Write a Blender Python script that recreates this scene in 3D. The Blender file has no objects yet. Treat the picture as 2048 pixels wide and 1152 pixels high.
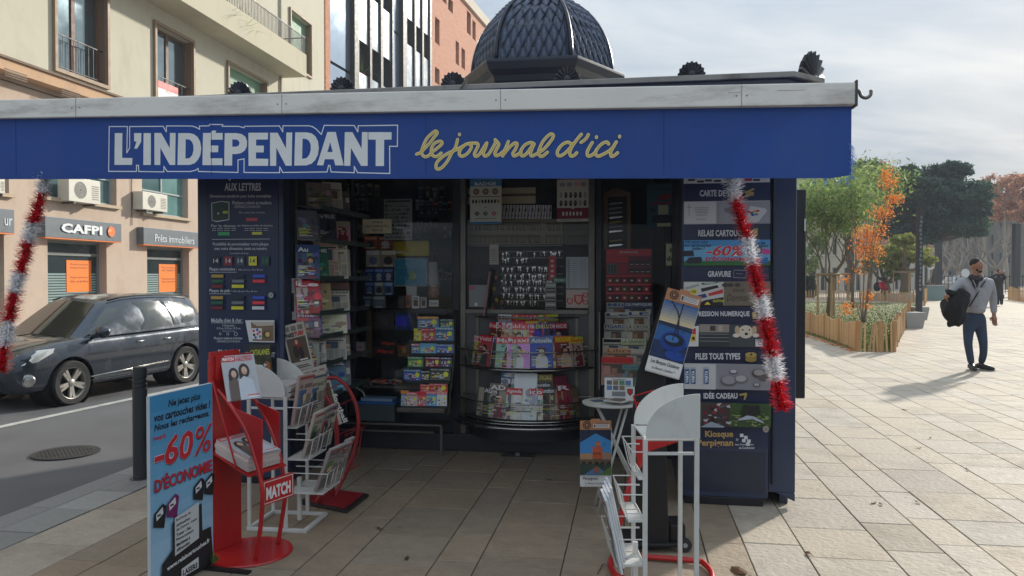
import bpy, bmesh, math, random
import numpy as np
from mathutils import Vector, Matrix, Euler
SC = bpy.context.scene; COL = SC.collection
rad = math.radians
random.seed(7); np.random.seed(7)
# ------------------------------------------------------------------ camera
F, HC, TILT = 1500.0, 1.6, math.atan(24/1500)
cam = bpy.data.cameras.new('camera'); co = bpy.data.objects.new('camera', cam); COL.objects.link(co)
co.location = (0, 0, HC); co.rotation_euler = (math.pi/2-TILT, 0, 0)
cam.sensor_width = 36; cam.lens = F/2048*36; cam.clip_start = 0.05; cam.clip_end = 3000
SC.camera = co
# ------------------------------------------------------------------ light
SUN_EL, SUN_AZ = rad(23), rad(44)          # azimuth from +Y towards +X
w = bpy.data.worlds.new('World'); SC.world = w; w.use_nodes = True
nt = w.node_tree; nt.nodes.clear(); N = nt.nodes.new; L = nt.links.new
out = N('ShaderNodeOutputWorld'); bg = N('ShaderNodeBackground'); bg.inputs[1].default_value = 0.15
sky = N('ShaderNodeTexSky'); sky.sky_type = 'NISHITA'; sky.sun_disc = False
sky.sun_elevation = SUN_EL; sky.sun_rotation = SUN_AZ; sky.dust_density = 2.0; sky.air_density = 1.0
tc = N('ShaderNodeTexCoord'); sep = N('ShaderNodeSeparateXYZ'); L(tc.outputs['Generated'], sep.inputs[0])
# cloud deck: project the direction on a plane overhead
ad = N('ShaderNodeMath'); ad.operation = 'ADD'; ad.inputs[1].default_value = 0.16; L(sep.outputs['Z'], ad.inputs[0])
mx = N('ShaderNodeMath'); mx.operation = 'MAXIMUM'; mx.inputs[1].default_value = 0.05; L(ad.outputs[0], mx.inputs[0])
dx = N('ShaderNodeMath'); dx.operation = 'DIVIDE'; L(sep.outputs['X'], dx.inputs[0]); L(mx.outputs[0], dx.inputs[1])
dy = N('ShaderNodeMath'); dy.operation = 'DIVIDE'; L(sep.outputs['Y'], dy.inputs[0]); L(mx.outputs[0], dy.inputs[1])
cb = N('ShaderNodeCombineXYZ'); L(dx.outputs[0], cb.inputs[0]); L(dy.outputs[0], cb.inputs[1])
mp = N('ShaderNodeMapping'); mp.inputs['Scale'].default_value = (0.8, 1.7, 1); mp.inputs['Rotation'].default_value = (0, 0, rad(-20)); L(cb.outputs[0], mp.inputs[0])
n1 = N('ShaderNodeTexNoise'); n1.inputs['Scale'].default_value = 1.5; n1.inputs['Detail'].default_value = 7; n1.inputs['Roughness'].default_value = .55
n1.inputs['Distortion'].default_value = .5; L(mp.outputs[0], n1.inputs['Vector'])
r1 = N('ShaderNodeValToRGB'); r1.color_ramp.elements[0].position = .34; r1.color_ramp.elements[1].position = .66
L(n1.outputs[0], r1.inputs[0])
# veil brightness: grey-blue thin parts to pale thick parts
cc = N('ShaderNodeMix'); cc.data_type = 'RGBA'; cc.inputs[6].default_value = (1.15, 1.52, 1.98, 1); cc.inputs[7].default_value = (2.45, 2.62, 2.76, 1)
L(r1.outputs[0], cc.inputs[0])
# the veil is brighter round the sun
sd = (math.cos(SUN_EL)*math.sin(SUN_AZ), math.cos(SUN_EL)*math.cos(SUN_AZ), math.sin(SUN_EL))
dp = N('ShaderNodeVectorMath'); dp.operation = 'DOT_PRODUCT'; dp.inputs[1].default_value = sd; L(tc.outputs['Generated'], dp.inputs[0])
mr = N('ShaderNodeMapRange'); mr.inputs[1].default_value = .55; mr.inputs[2].default_value = 1.0; mr.inputs[3].default_value = 0; mr.inputs[4].default_value = 1; L(dp.outputs['Value'], mr.inputs[0])
gl = N('ShaderNodeMix'); gl.data_type = 'RGBA'; gl.blend_type = 'ADD'; gl.inputs[7].default_value = (.35, .33, .28, 1)
L(mr.outputs[0], gl.inputs[0]); L(cc.outputs[2], gl.inputs[6])
fin = N('ShaderNodeMix'); fin.data_type = 'RGBA'; fin.inputs[0].default_value = .97; L(sky.outputs[0], fin.inputs[6]); L(gl.outputs[2], fin.inputs[7])
# an overcast veil grows brighter from the horizon to the zenith
ov = N('ShaderNodeMapRange'); ov.inputs[1].default_value = 0; ov.inputs[2].default_value = 1; ov.inputs[3].default_value = .72; ov.inputs[4].default_value = 1.95; L(sep.outputs['Z'], ov.inputs[0])
om = N('ShaderNodeMix'); om.data_type = 'RGBA'; om.blend_type = 'MULTIPLY'; om.inputs[0].default_value = 1; L(fin.outputs[2], om.inputs[6]); L(ov.outputs[0], om.inputs[7]); L(om.outputs[2], bg.inputs[0]); L(bg.outputs[0], out.inputs[0])
sl = bpy.data.lights.new('sun', 'SUN'); so = bpy.data.objects.new('sun', sl); COL.objects.link(so)
sl.energy = 2.75; sl.angle = rad(2.4); sl.color = (1, .93, .82)
so.rotation_euler = Vector(sd).to_track_quat('Z', 'Y').to_euler(); so.location = (20, 20, 30)
SC.view_settings.view_transform = 'Standard'; SC.view_settings.look = 'None'; SC.view_settings.gamma = 1
SC.view_settings.use_curve_mapping = False; SC.view_settings.exposure = 0.86
SC.cycles.max_bounces = 7; SC.cycles.transparent_max_bounces = 12; SC.cycles.sample_clamp_indirect = 6
# ------------------------------------------------------------------ helpers
def lin(c):
    r = []
    for v in c[:3]:
        v = v/255.0; r.append(v/12.92 if v <= .04045 else ((v+.055)/1.055)**2.4)
    return tuple(r)
def ray(px, py):
    x, y = (px-1024)/F, -(py-576)/F; c, s = math.cos(TILT), math.sin(TILT)
    return Vector((x, c+y*s, -s+y*c))
def G(px, py, z=0.0):
    d = ray(px, py); t = (z-HC)/d.z; return Vector((d.x*t, d.y*t, z))
def D(px, py, Y):
    d = ray(px, py); t = Y/d.y; return Vector((d.x*t, Y, HC+d.z*t))
MT = Matrix.Translation
def RZ(a): return Matrix.Rotation(a, 4, 'Z')
def RX(a): return Matrix.Rotation(a, 4, 'X')
def RY(a): return Matrix.Rotation(a, 4, 'Y')
TH = rad(-9)
KM = MT((-.30, 5.48, 0)) @ RZ(TH); KI = KM.inverted()
def kp(px, py, ly):                        # pixel -> (lx, z) on the kiosk plane ly
    o = KI @ Vector((0, 0, HC)); d = KI.to_3x3() @ ray(px, py); t = (ly-o.y)/d.y
    p = o+d*t; return p.x, p.z
def kg(px, py, z=0): p = KI @ G(px, py, z); return p.x, p.y
def catmull(P, n=6, closed=False):
    P = [Vector(p) for p in P]; o = []; m = len(P); rng = range(m if closed else m-1)
    for i in rng:
        a, b, c, d = (P[(i-1) % m], P[i], P[(i+1) % m], P[(i+2) % m]) if closed else (P[max(i-1, 0)], P[i], P[i+1], P[min(i+2, m-1)])
        for k in range(n):
            t = k/n; o.append(.5*((2*b)+(c-a)*t+(2*a-5*b+4*c-d)*t*t+(3*b-a-3*c+d)*t**3))
    if not closed: o.append(P[-1])
    return o
_txt = {}
def glyphs(s, bold=0.0, shear=0.0):
    k = (s, bold, shear)
    if k not in _txt:
        cu = bpy.data.curves.new('t', 'FONT'); cu.body = s; cu.resolution_u = 2; cu.offset = bold; cu.shear = shear
        if bold > .03: cu.space_character = 1+bold*1.2
        ob = bpy.data.objects.new('t', cu); me = bpy.data.meshes.new_from_object(ob)
        vs = [(v.co.x, v.co.y) for v in me.vertices]; fs = []
        for p in me.polygons:
            q = list(p.vertices)
            if p.normal.z < 0: q.reverse()
            fs.append(q)
        bpy.data.objects.remove(ob); bpy.data.curves.remove(cu); bpy.data.meshes.remove(me)
        if vs:
            x0 = min(v[0] for v in vs); x1 = max(v[0] for v in vs); y0 = min(v[1] for v in vs); y1 = max(v[1] for v in vs)
            vs = [((a-x0)/max(x1-x0, 1e-6), (b-y0)/max(y1-y0, 1e-6)) for a, b in vs]
            asp = (x1-x0)/max(y1-y0, 1e-6)
        else: asp = 1
        _txt[k] = (vs, fs, asp)
    return _txt[k]
class MB:
    """collects coloured faces; T is applied to what is added"""
    def __init__(s, col=(200, 200, 200), T=None): s.v = []; s.f = []; s.c = []; s.col = col; s.T = T or Matrix.Identity(4); s.L = 0.0
    def add(s, vs, fs, col=None):
        b = len(s.v); T = s.T; s.v += [tuple(T @ Vector(v)) for v in vs]; c = col or s.col
        s.f += [tuple(i+b for i in f) for f in fs]; s.c += [c]*len(fs); return s
    def box(s, x0, x1, y0, y1, z0, z1, col=None, R=None):
        if x0 > x1: x0, x1 = x1, x0
        if y0 > y1: y0, y1 = y1, y0
        if z0 > z1: z0, z1 = z1, z0
        v = [(x0, y0, z0), (x1, y0, z0), (x1, y1, z0), (x0, y1, z0), (x0, y0, z1), (x1, y0, z1), (x1, y1, z1), (x0, y1, z1)]
        if R is not None: v = [R @ Vector(p) for p in v]
        return s.add(v, [(3, 2, 1, 0), (4, 5, 6, 7), (0, 1, 5, 4), (1, 2, 6, 5), (2, 3, 7, 6), (3, 0, 4, 7)], col)
    def prism(s, P, e, col=None):              # polygon (3d points, ccw seen from the far side of e) swept along e
        n = len(P); P = [Vector(p) for p in P]; e = Vector(e); v = P+[p+e for p in P]
        return s.add(v, [tuple(range(n))[::-1], tuple(range(n, 2*n))]+[(i, (i+1) % n, n+(i+1) % n, n+i) for i in range(n)], col)
    def tube(s, P, r, n=8, col=None, closed=False, cap=True):
        P = [Vector(p) for p in P]; m = len(P); rs = r if isinstance(r, (list, tuple)) else [r]*m; vs = []; up = None
        for i in range(m):
            if closed: t = P[(i+1) % m]-P[i-1]
            else: t = P[min(i+1, m-1)]-P[max(i-1, 0)]
            t = t.normalized() if t.length > 1e-9 else Vector((0, 0, 1))
            if up is None:
                up = Vector((0, 0, 1)) if abs(t.z) < .9 else Vector((1, 0, 0))
            a = up-t*up.dot(t); a = a.normalized() if a.length > 1e-6 else t.orthogonal().normalized(); up = a; b = t.cross(a)
            for k in range(n):
                q = 2*math.pi*k/n; vs.append(P[i]+(a*math.cos(q)+b*math.sin(q))*rs[i])
        fs = []
        for i in range(m if closed else m-1):
            j = (i+1) % m
            for k in range(n): fs.append((i*n+k, i*n+(k+1) % n, j*n+(k+1) % n, j*n+k))
        if cap and not closed: fs += [tuple(range(n))[::-1], tuple(range((m-1)*n, m*n))]
        return s.add(vs, fs, col)
    def lathe(s, prof, n=16, col=None, c=(0, 0, 0), cap=True, ph=0.0):   # prof: (r, z) bottom to top
        vs = []; fs = []; m = len(prof)
        for r, z in prof:
            for k in range(n):
                a = 2*math.pi*k/n+ph; vs.append((c[0]+r*math.cos(a), c[1]+r*math.sin(a), c[2]+z))
        for i in range(m-1):
            for k in range(n): fs.append((i*n+k, i*n+(k+1) % n, (i+1)*n+(k+1) % n, (i+1)*n+k))
        if cap: fs += [tuple(range(n))[::-1], tuple(range((m-1)*n, m*n))]
        return s.add(vs, fs, col)
    def grid(s, rows, col=None, flip=False):
        n = len(rows[0]); vs = [p for r in rows for p in r]; fs = []
        for i in range(len(rows)-1):
            for k in range(n-1):
                q = (i*n+k, i*n+k+1, (i+1)*n+k+1, (i+1)*n+k); fs.append(q[::-1] if flip else q)
        return s.add(vs, fs, col)
    def blob(s, c, r, col=None, n=8, m=6):
        vs = []; fs = []; r = (r, r, r) if not isinstance(r, tuple) else r
        vs.append((c[0], c[1], c[2]-r[2]))
        for i in range(1, m):
            t = math.pi*i/m
            for k in range(n):
                a = 2*math.pi*k/n; vs.append((c[0]+r[0]*math.sin(t)*math.cos(a), c[1]+r[1]*math.sin(t)*math.sin(a), c[2]-r[2]*math.cos(t)))
        vs.append((c[0], c[1], c[2]+r[2])); e = len(vs)-1
        for k in range(n): fs.append((0, 1+(k+1) % n, 1+k)); fs.append((e, e-n+k, e-n+(k+1) % n))
        for i in range(m-2):
            for k in range(n): a = 1+i*n; fs.append((a+k, a+(k+1) % n, a+n+(k+1) % n, a+n+k))
        return s.add(vs, fs, col)
    # flat print on the plane y = 0 facing -Y, x right, z up; every call lies a hair in front of the last
    STEP = 0.0004
    def lay(s): s.L += s.STEP; return -s.L
    def rect(s, x0, z0, x1, z1, col): y = s.lay(); return s.add([(x0, y, z0), (x1, y, z0), (x1, y, z1), (x0, y, z1)], [(0, 1, 2, 3)], col)
    def poly(s, P, col): y = s.lay(); return s.add([(p[0], y, p[1]) for p in P], [tuple(range(len(P)))], col)
    def ell(s, cx, cz, rx, rz, col, n=14, a0=0): y = s.lay(); return s.add([(cx+rx*math.cos(2*math.pi*k/n+a0), y, cz+rz*math.sin(2*math.pi*k/n+a0)) for k in range(n)], [tuple(range(n))], col)
    def ring(s, cx, cz, rx, rz, t, col, n=20):
        y = s.lay(); v = []
        for k in range(n):
            a = 2*math.pi*k/n; v += [(cx+rx*math.cos(a), y, cz+rz*math.sin(a)), (cx+(rx-t)*math.cos(a), y, cz+(rz-t)*math.sin(a))]
        return s.add(v, [(2*k, 2*((k+1) % n), 2*((k+1) % n)+1, 2*k+1) for k in range(n)], col)
    def txt(s, t, x, z, w, h, col, bold=0.0, rot=0.0, shear=0.0, keep=False):   # bottom-left x, z; fitted to w x h
        vs, fs, asp = glyphs(t, bold, shear)
        if w is None: w = asp*h
        if keep and asp*h < w: x += (w-asp*h)/2; w = asp*h
        y = s.lay(); c, q = math.cos(rot), math.sin(rot)
        return s.add([(x+a*w*c-b*h*q, y, z+a*w*q+b*h*c) for a, b in vs], fs, col)
    def stroke(s, P, wd, col, n=5, smooth=True, closed=False):
        if smooth: P = catmull([(p[0], p[1], 0) for p in P], n, closed)
        P = [Vector((p[0], p[1])) for p in P]; y = s.lay(); v = []; m = len(P)
        for i, p in enumerate(P):
            t = (P[(i+1) % m]-P[i-1]) if closed else (P[min(i+1, m-1)]-P[max(i-1, 0)])
            t = t.normalized() if t.length > 1e-9 else Vector((1, 0)); q = Vector((-t.y, t.x))*wd/2
            yy = y-i*2e-6; v += [(p.x+q.x, yy, p.y+q.y), (p.x-q.x, yy, p.y-q.y)]
        fs = [(2*i+1, 2*i+3, 2*i+2, 2*i) for i in range(m-1)]
        if closed: fs.append((2*m-1, 1, 0, 2*m-2))
        return s.add(v, fs, col)
    def build(s, name, mat, parent=None, smooth=False, bevel=0, M=None, label=None, kind=None):
        me = bpy.data.meshes.new(name); me.from_pydata(s.v, [], s.f); me.update()
        ca = me.color_attributes.new('Col', 'FLOAT_COLOR', 'CORNER')
        cols = np.array([lin(c)+(1.0,) for c in s.c], dtype=np.float32); lt = np.array([len(f) for f in s.f])
        ca.data.foreach_set('color', np.repeat(cols, lt, axis=0).ravel())
        if smooth:
            me.polygons.foreach_set('use_smooth', [True]*len(me.polygons))
            if smooth is not True: me.set_sharp_from_angle(angle=rad(smooth))
        me.materials.append(mat); o = bpy.data.objects.new(name, me); COL.objects.link(o)
        if parent is not None: o.parent = parent
        if M is not None: o.matrix_world = M
        if bevel:
            b = o.modifiers.new('bevel', 'BEVEL'); b.width = bevel; b.segments = 2; b.limit_method = 'ANGLE'; b.angle_limit = rad(40)
        if label: o['label'] = label
        if kind: o['kind'] = kind
        return o
def thing(name, label, cat, M=None, group=None):
    o = bpy.data.objects.new(name, None); COL.objects.link(o); o.empty_display_size = .2
    if M is not None: o.matrix_world = M
    o['label'] = label; o['category'] = cat
    if group: o['group'] = group
    return o
def tag(o, label, cat, group=None):
    o['label'] = label; o['category'] = cat
    if group: o['group'] = group
    return o
def copy_tree(o, parent=None):
    c = o.copy(); COL.objects.link(c); c.parent = parent
    for ch in o.children: copy_tree(ch, c)
    return c
def gain(m, g=1.22):
    m.c = [tuple(min(244, q*g+4) for q in c) for c in m.c]; return m
# ------------------------------------------------------------------ materials
MATS = {}
def mat(name, col=None, rough=.6, metal=0., var=.12, vs=6., bump=0., bs=60., bd=.01, spec=.5, coat=0., stretch=None, dirt=None, emit=None, sheen=0, alpha=None, trans=0):
    """col None: colour from the Col attribute of the mesh"""
    if name in MATS: return MATS[name]
    m = bpy.data.materials.new(name); m.use_nodes = True; t = m.node_tree; t.nodes.clear(); N = t.nodes.new; L = t.links.new
    o = N('ShaderNodeOutputMaterial'); b = N('ShaderNodeBsdfPrincipled'); L(b.outputs[0], o.inputs[0])
    b.inputs['Roughness'].default_value = rough; b.inputs['Metallic'].default_value = metal; b.inputs['Specular IOR Level'].default_value = spec
    b.inputs['Coat Weight'].default_value = coat; b.inputs['Coat Roughness'].default_value = .08
    if sheen: b.inputs['Sheen Weight'].default_value = sheen
    if col is None: a = N('ShaderNodeAttribute'); a.attribute_name = 'Col'; c = a.outputs[0]
    else: a = N('ShaderNodeRGB'); a.outputs[0].default_value = lin(col)+(1,); c = a.outputs[0]
    g = N('ShaderNodeTexCoord'); vec = g.outputs['Object']
    if stretch:
        mpn = N('ShaderNodeMapping'); mpn.inputs['Scale'].default_value = stretch; L(vec, mpn.inputs[0]); vec = mpn.outputs[0]
    if var:
        n = N('ShaderNodeTexNoise'); n.inputs['Scale'].default_value = vs; n.inputs['Detail'].default_value = 6; n.inputs['Roughness'].default_value = .65; L(vec, n.inputs['Vector'])
        r = N('ShaderNodeMapRange'); r.inputs[1].default_value = .25; r.inputs[2].default_value = .75; r.inputs[3].default_value = 1-var; r.inputs[4].default_value = 1+var; L(n.outputs[0], r.inputs[0])
        x = N('ShaderNodeMix'); x.data_type = 'RGBA'; x.blend_type = 'MULTIPLY'; x.inputs[0].default_value = 1; L(c, x.inputs[6]); L(r.outputs[0], x.inputs[7]); c = x.outputs[2]
        rr = N('ShaderNodeMapRange'); rr.inputs[1].default_value = .3; rr.inputs[2].default_value = .7; rr.inputs[3].default_value = max(rough-.1, 0.02); rr.inputs[4].default_value = min(rough+.12, 1)
        L(n.outputs[0], rr.inputs[0]); L(rr.outputs[0], b.inputs['Roughness'])
    if dirt:                                     # (colour, amount, scale, stretch)
        dc, am, ds, st = dirt
        m2 = N('ShaderNodeMapping'); m2.inputs['Scale'].default_value = st; L(g.outputs['Object'], m2.inputs[0])
        n2 = N('ShaderNodeTexNoise'); n2.inputs['Scale'].default_value = ds; n2.inputs['Detail'].default_value = 8; n2.inputs['Roughness'].default_value = .7; L(m2.outputs[0], n2.inputs['Vector'])
        r2 = N('ShaderNodeMapRange'); r2.inputs[1].default_value = .5; r2.inputs[2].default_value = .72; r2.inputs[3].default_value = 0; r2.inputs[4].default_value = am; L(n2.outputs[0], r2.inputs[0])
        x2 = N('ShaderNodeMix'); x2.data_type = 'RGBA'; L(r2.outputs[0], x2.inputs[0]); L(c, x2.inputs[6]); x2.inputs[7].default_value = lin(dc)+(1,); c = x2.outputs[2]
    L(c, b.inputs['Base Color'])
    if bump:
        n3 = N('ShaderNodeTexNoise'); n3.inputs['Scale'].default_value = bs; n3.inputs['Detail'].default_value = 5; L(vec, n3.inputs['Vector'])
        bp = N('ShaderNodeBump'); bp.inputs['Strength'].default_value = bump; bp.inputs['Distance'].default_value = bd; L(n3.outputs[0], bp.inputs['Height']); L(bp.outputs[0], b.inputs['Normal'])
    if trans:
        tr = N('ShaderNodeBsdfTranslucent'); L(c, tr.inputs[0]); ms = N('ShaderNodeMixShader'); ms.inputs[0].default_value = trans
        L(b.outputs[0], ms.inputs[1]); L(tr.outputs[0], ms.inputs[2]); L(ms.outputs[0], o.inputs[0])
    MATS[name] = m; return m
def glassmat(name, tint=(.97, .98, .98), refl=.12, rough=.02):
    if name in MATS: return MATS[name]
    m = bpy.data.materials.new(name); m.use_nodes = True; t = m.node_tree; t.nodes.clear(); N = t.nodes.new; L = t.links.new
    o = N('ShaderNodeOutputMaterial'); a = N('ShaderNodeBsdfTransparent'); a.inputs[0].default_value = tint+(1,)
    g = N('ShaderNodeBsdfGlossy'); g.inputs['Roughness'].default_value = rough; g.inputs[0].default_value = (1, 1, 1, 1)
    lw = N('ShaderNodeLayerWeight'); lw.inputs[0].default_value = .35
    mr = N('ShaderNodeMapRange'); mr.inputs[3].default_value = refl; mr.inputs[4].default_value = .9; L(lw.outputs['Facing'], mr.inputs[0])
    x = N('ShaderNodeMixShader'); L(mr.outputs[0], x.inputs[0]); L(a.outputs[0], x.inputs[1]); L(g.outputs[0], x.inputs[2]); L(x.outputs[0], o.inputs[0])
    MATS[name] = m; return m
PAINT = mat('painted_metal', None, .42, 0, .06, 3, .04, 30)
PRINT = mat('printed_sheet', None, .5, 0, .05, 5)
GLOSSP = mat('glossy_magazine_paper', None, .32, 0, .06, 12, .25, 14, .01, coat=.15)
NEWS = mat('newsprint', None, .85, 0, .1, 10, .3, 25, .01)
STEEL = mat('brushed_steel', (120, 116, 110), .38, .85, .15, 8, dirt=((70, 62, 55), .5, 3, (1, 1, 1)))
CHROME = mat('polished_metal', (190, 188, 182), .22, 1., .05, 8)
PLAST = mat('moulded_plastic', None, .45, 0, .06, 6)
GLASS = glassmat('window_glass', refl=.014)
BLACKM = mat('black_metal', (28, 29, 31), .5, .2, .1, 5)
# ================================================================== SETTING
STONE = mat('riven_paving_stone', None, .8, 0, .16, 8, .9, 24, .010, dirt=((112, 100, 86), .55, 1.6, (1, 1, 1)), stretch=(1, 1.25, 1))
_t = STONE.node_tree; _b = [n for n in _t.nodes if n.type == 'BSDF_PRINCIPLED'][0]; _src = _b.inputs['Base Color'].links[0].from_socket       # trodden gum and drip spots
_g = _t.nodes.new('ShaderNodeTexCoord'); _v = _t.nodes.new('ShaderNodeTexVoronoi'); _v.inputs['Scale'].default_value = 3.1; _t.links.new(_g.outputs['Object'], _v.inputs['Vector'])
_r = _t.nodes.new('ShaderNodeMapRange'); _r.inputs[1].default_value = .045; _r.inputs[2].default_value = .075; _r.inputs[3].default_value = .5; _r.inputs[4].default_value = 0; _t.links.new(_v.outputs['Distance'], _r.inputs[0])
_x = _t.nodes.new('ShaderNodeMix'); _x.data_type = 'RGBA'; _t.links.new(_r.outputs[0], _x.inputs[0]); _t.links.new(_src, _x.inputs[6]); _x.inputs[7].default_value = (.10, .085, .07, 1); _t.links.new(_x.outputs[2], _b.inputs['Base Color'])
ASPH = mat('asphalt', (92, 92, 93), .85, 0, .25, 1.2, .5, 180, .004, dirt=((74, 74, 76), .4, .5, (1, .3, 1)))
GRAN = mat('granite_kerb_stone', None, .75, 0, .2, 30, .4, 90, .003)
RK = KM
def struct(mb, name, m, **k): return mb.build(name, m, M=RK, kind='structure', **k)
b = MB((110, 100, 84)); b.add([(-900, -60, -.20), (900, -60, -.20), (900, 1500, -.20), (-900, 1500, -.20)], [(0, 1, 2, 3)]); struct(b, 'ground', mat('bare_earth', None, .9, 0, .2, .3))
KX, GX, WX = -2.98, -2.48, -14.4
b = MB(); b.add([(-11.9, -30, -.15), (KX+.02, -30, -.15), (KX+.02, 160, -.15), (-11.9, 160, -.15)], [(0, 1, 2, 3)]); struct(b, 'road', ASPH)
wl = [kg(*p, -.146) for p in ((-40, 866), (0, 856), (266, 795), (395, 771))]
b = MB((182, 180, 172)); dxl = (wl[3][0]-wl[1][0])/(wl[3][1]-wl[1][1])
for s, wd in ((0, .13),):
    a0, a1 = wl[1][1]-4, wl[1][1]+22; f = lambda y: wl[1][0]+dxl*(y-wl[1][1])
    b.add([(f(a0)-wd, a0, -.146), (f(a0), a0, -.146), (f(a1), a1, -.146), (f(a1)-wd, a1, -.146)], [(0, 1, 2, 3)])
struct(b, 'painted_road_line', mat('worn_road_paint', None, .7, 0, .25, 14, .3, 80, .003, dirt=((90, 90, 90), .6, 6, (1, 1, 1))))
b = MB((150, 148, 143)); b.box(-14.39, -11.9, -30, 160, -.19, -.02); fp_ = struct(b, 'far_pavement', GRAN)
# granite kerb: one stone after another
kerb = MB((92, 90, 88)); kerb.box(KX, GX-.001, -30, 60, -.19, -.012); kerb = struct(kerb, 'kerb_strip', mat('mortar', (96, 90, 82), .9, 0, .1))
y = -2.6
while y < 9:
    ln = random.uniform(.85, 1.0); g = random.uniform(128, 150)
    m = MB((g, g-1, g-4)); m.box(KX-.004, KX+.20, y+.004, y+ln-.004, -.17, random.uniform(-.001, .002)); m.build('kerb_stone', GRAN, kerb, bevel=.006)
    y2 = y
    for k in range(2):
        g = random.uniform(124, 152); m = MB((g, g-1, g-5)); m.box(KX+.205, GX-.006, y2+.004, y2+ln/2-.004, -.05, random.uniform(-.002, .003)); m.build('kerb_stone', GRAN, kerb, bevel=.004); y2 += ln/2
    y += ln
m = MB((138, 137, 133)); m.box(KX-.004, GX-.006, y, 60, -.17, 0); m.build('kerb_run', GRAN, kerb, kind='stuff')
m = MB((138, 137, 133)); m.box(KX-.004, GX-.006, -29, -2.62, -.17, 0); m.build('kerb_run', GRAN, kerb, kind='stuff')
# manhole cover in the road
c = kg(132, 905, -.14); M = KM @ MT((c[0], c[1], -.148)); t = thing('manhole_cover', 'round cast iron manhole cover set in the grey asphalt road', 'manhole', M)
m = MB((58, 58, 58)); m.lathe([(.30, 0), (.30, .012), (.285, .012)], 28); m.build('frame', mat('cast_iron', None, .6, .5, .2, 8), t)
m = MB((48, 48, 50)); m.lathe([(.27, 0), (.27, .010)], 28); m.build('lid', MATS['cast_iron'], t)
m = MB((66, 65, 64))
for i in range(-5, 6):
    for j in range(-5, 6):
        if i*i+j*j < 27: m.box(i*.046-.014, i*.046+.014, j*.046-.014, j*.046+.014, .0101, .015)
m.build('raised_studs', MATS['cast_iron'], t, kind='stuff')
# paving
NEARY = 26.0
b = MB((98, 88, 76)); b.add([(GX-.004, -30, -.010), (60, -30, -.010), (60, NEARY, -.010), (GX-.004, NEARY, -.010)], [(0, 1, 2, 3)]); pav = struct(b, 'pavement', mat('joint_sand', (74, 66, 57), .95, 0, .15, 9))
tiles = []; x = GX+.004; wpat = [.47, .24, .33, .47, .33, .24, .47, .24, .47, .33]; k = 0
while x < 18:
    wd = wpat[k % 10]; k += 1; yy = -3.4-random.random()*.5
    while yy < NEARY:
        ln = random.choice((.44, .50, .54, .62)) if wd < .4 else random.choice((.46, .52, .56, .66)); ln = min(ln, NEARY-yy+.001)
        p = KM @ Vector((x+wd/2, yy+ln/2, 0))
        if p.y > .9:
            px = 1024+F*p.x/p.y; py = 552+F*HC/p.y
            if -260 < px < 2260 and py < 1300:
                vis = -10 < px < 2060 and py < 1175
                tiles.append((F*F*wd*ln*HC/p.y**3 if vis else 0, x, yy, wd, ln))
        yy += ln
        if yy > NEARY-.2: break
    x += wd
tiles.sort(reverse=True); rest = MB()
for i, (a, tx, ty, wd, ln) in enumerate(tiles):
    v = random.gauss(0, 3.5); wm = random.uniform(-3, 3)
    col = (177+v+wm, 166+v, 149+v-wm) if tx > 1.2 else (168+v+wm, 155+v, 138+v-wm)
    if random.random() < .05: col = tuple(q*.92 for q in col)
    if -2.2 < tx < 1.7 and ty < 1.4: col = (col[0]*.84, col[1]*.81, col[2]*.77)  # stones before the kiosk tinted darker and browner, awning shade put into the colour
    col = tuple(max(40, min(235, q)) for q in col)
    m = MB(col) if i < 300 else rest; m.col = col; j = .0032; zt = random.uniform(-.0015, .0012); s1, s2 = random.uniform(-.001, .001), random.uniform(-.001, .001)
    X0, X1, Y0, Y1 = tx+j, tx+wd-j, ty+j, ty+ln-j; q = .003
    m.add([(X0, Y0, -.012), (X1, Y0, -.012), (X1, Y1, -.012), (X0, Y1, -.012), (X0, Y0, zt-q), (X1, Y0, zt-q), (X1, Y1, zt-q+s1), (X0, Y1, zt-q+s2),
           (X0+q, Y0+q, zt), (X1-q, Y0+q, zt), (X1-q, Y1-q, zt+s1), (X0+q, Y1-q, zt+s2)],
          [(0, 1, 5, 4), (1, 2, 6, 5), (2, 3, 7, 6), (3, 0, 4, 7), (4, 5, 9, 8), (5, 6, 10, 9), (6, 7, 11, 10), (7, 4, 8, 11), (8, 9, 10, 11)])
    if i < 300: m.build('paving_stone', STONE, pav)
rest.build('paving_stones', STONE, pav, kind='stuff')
# far plaza: the same stones, too far away to tell apart
fm = bpy.data.materials.new('distant_paving'); fm.use_nodes = True; t = fm.node_tree; bs = t.nodes['Principled BSDF']; bs.inputs['Roughness'].default_value = .8
g = t.nodes.new('ShaderNodeTexCoord'); br = t.nodes.new('ShaderNodeTexBrick'); mpn = t.nodes.new('ShaderNodeMapping'); mpn.inputs['Rotation'].default_value = (0, 0, rad(90)); t.links.new(g.outputs['Object'], mpn.inputs[0]); t.links.new(mpn.outputs[0], br.inputs['Vector'])
br.inputs['Scale'].default_value = 1; br.inputs['Brick Width'].default_value = .5; br.inputs['Row Height'].default_value = .36; br.inputs['Mortar Size'].default_value = .006
br.inputs['Color1'].default_value = lin((176, 164, 144))+(1,); br.inputs['Color2'].default_value = lin((166, 153, 134))+(1,); br.inputs['Mortar'].default_value = lin((96, 88, 76))+(1,)
t.links.new(br.outputs[0], bs.inputs['Base Color'])
b = MB(); b.add([(GX-.004, NEARY, -.003), (90, NEARY, -.003), (90, 200, -.003), (GX-.004, 200, -.003)], [(0, 1, 2, 3)]); struct(b, 'distant_plaza', fm)
b = MB(); b.add([(18, -30, -.003), (90, -30, -.003), (90, NEARY, -.003), (18, NEARY, -.003)], [(0, 1, 2, 3)]); struct(b, 'side_plaza', fm)
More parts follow.
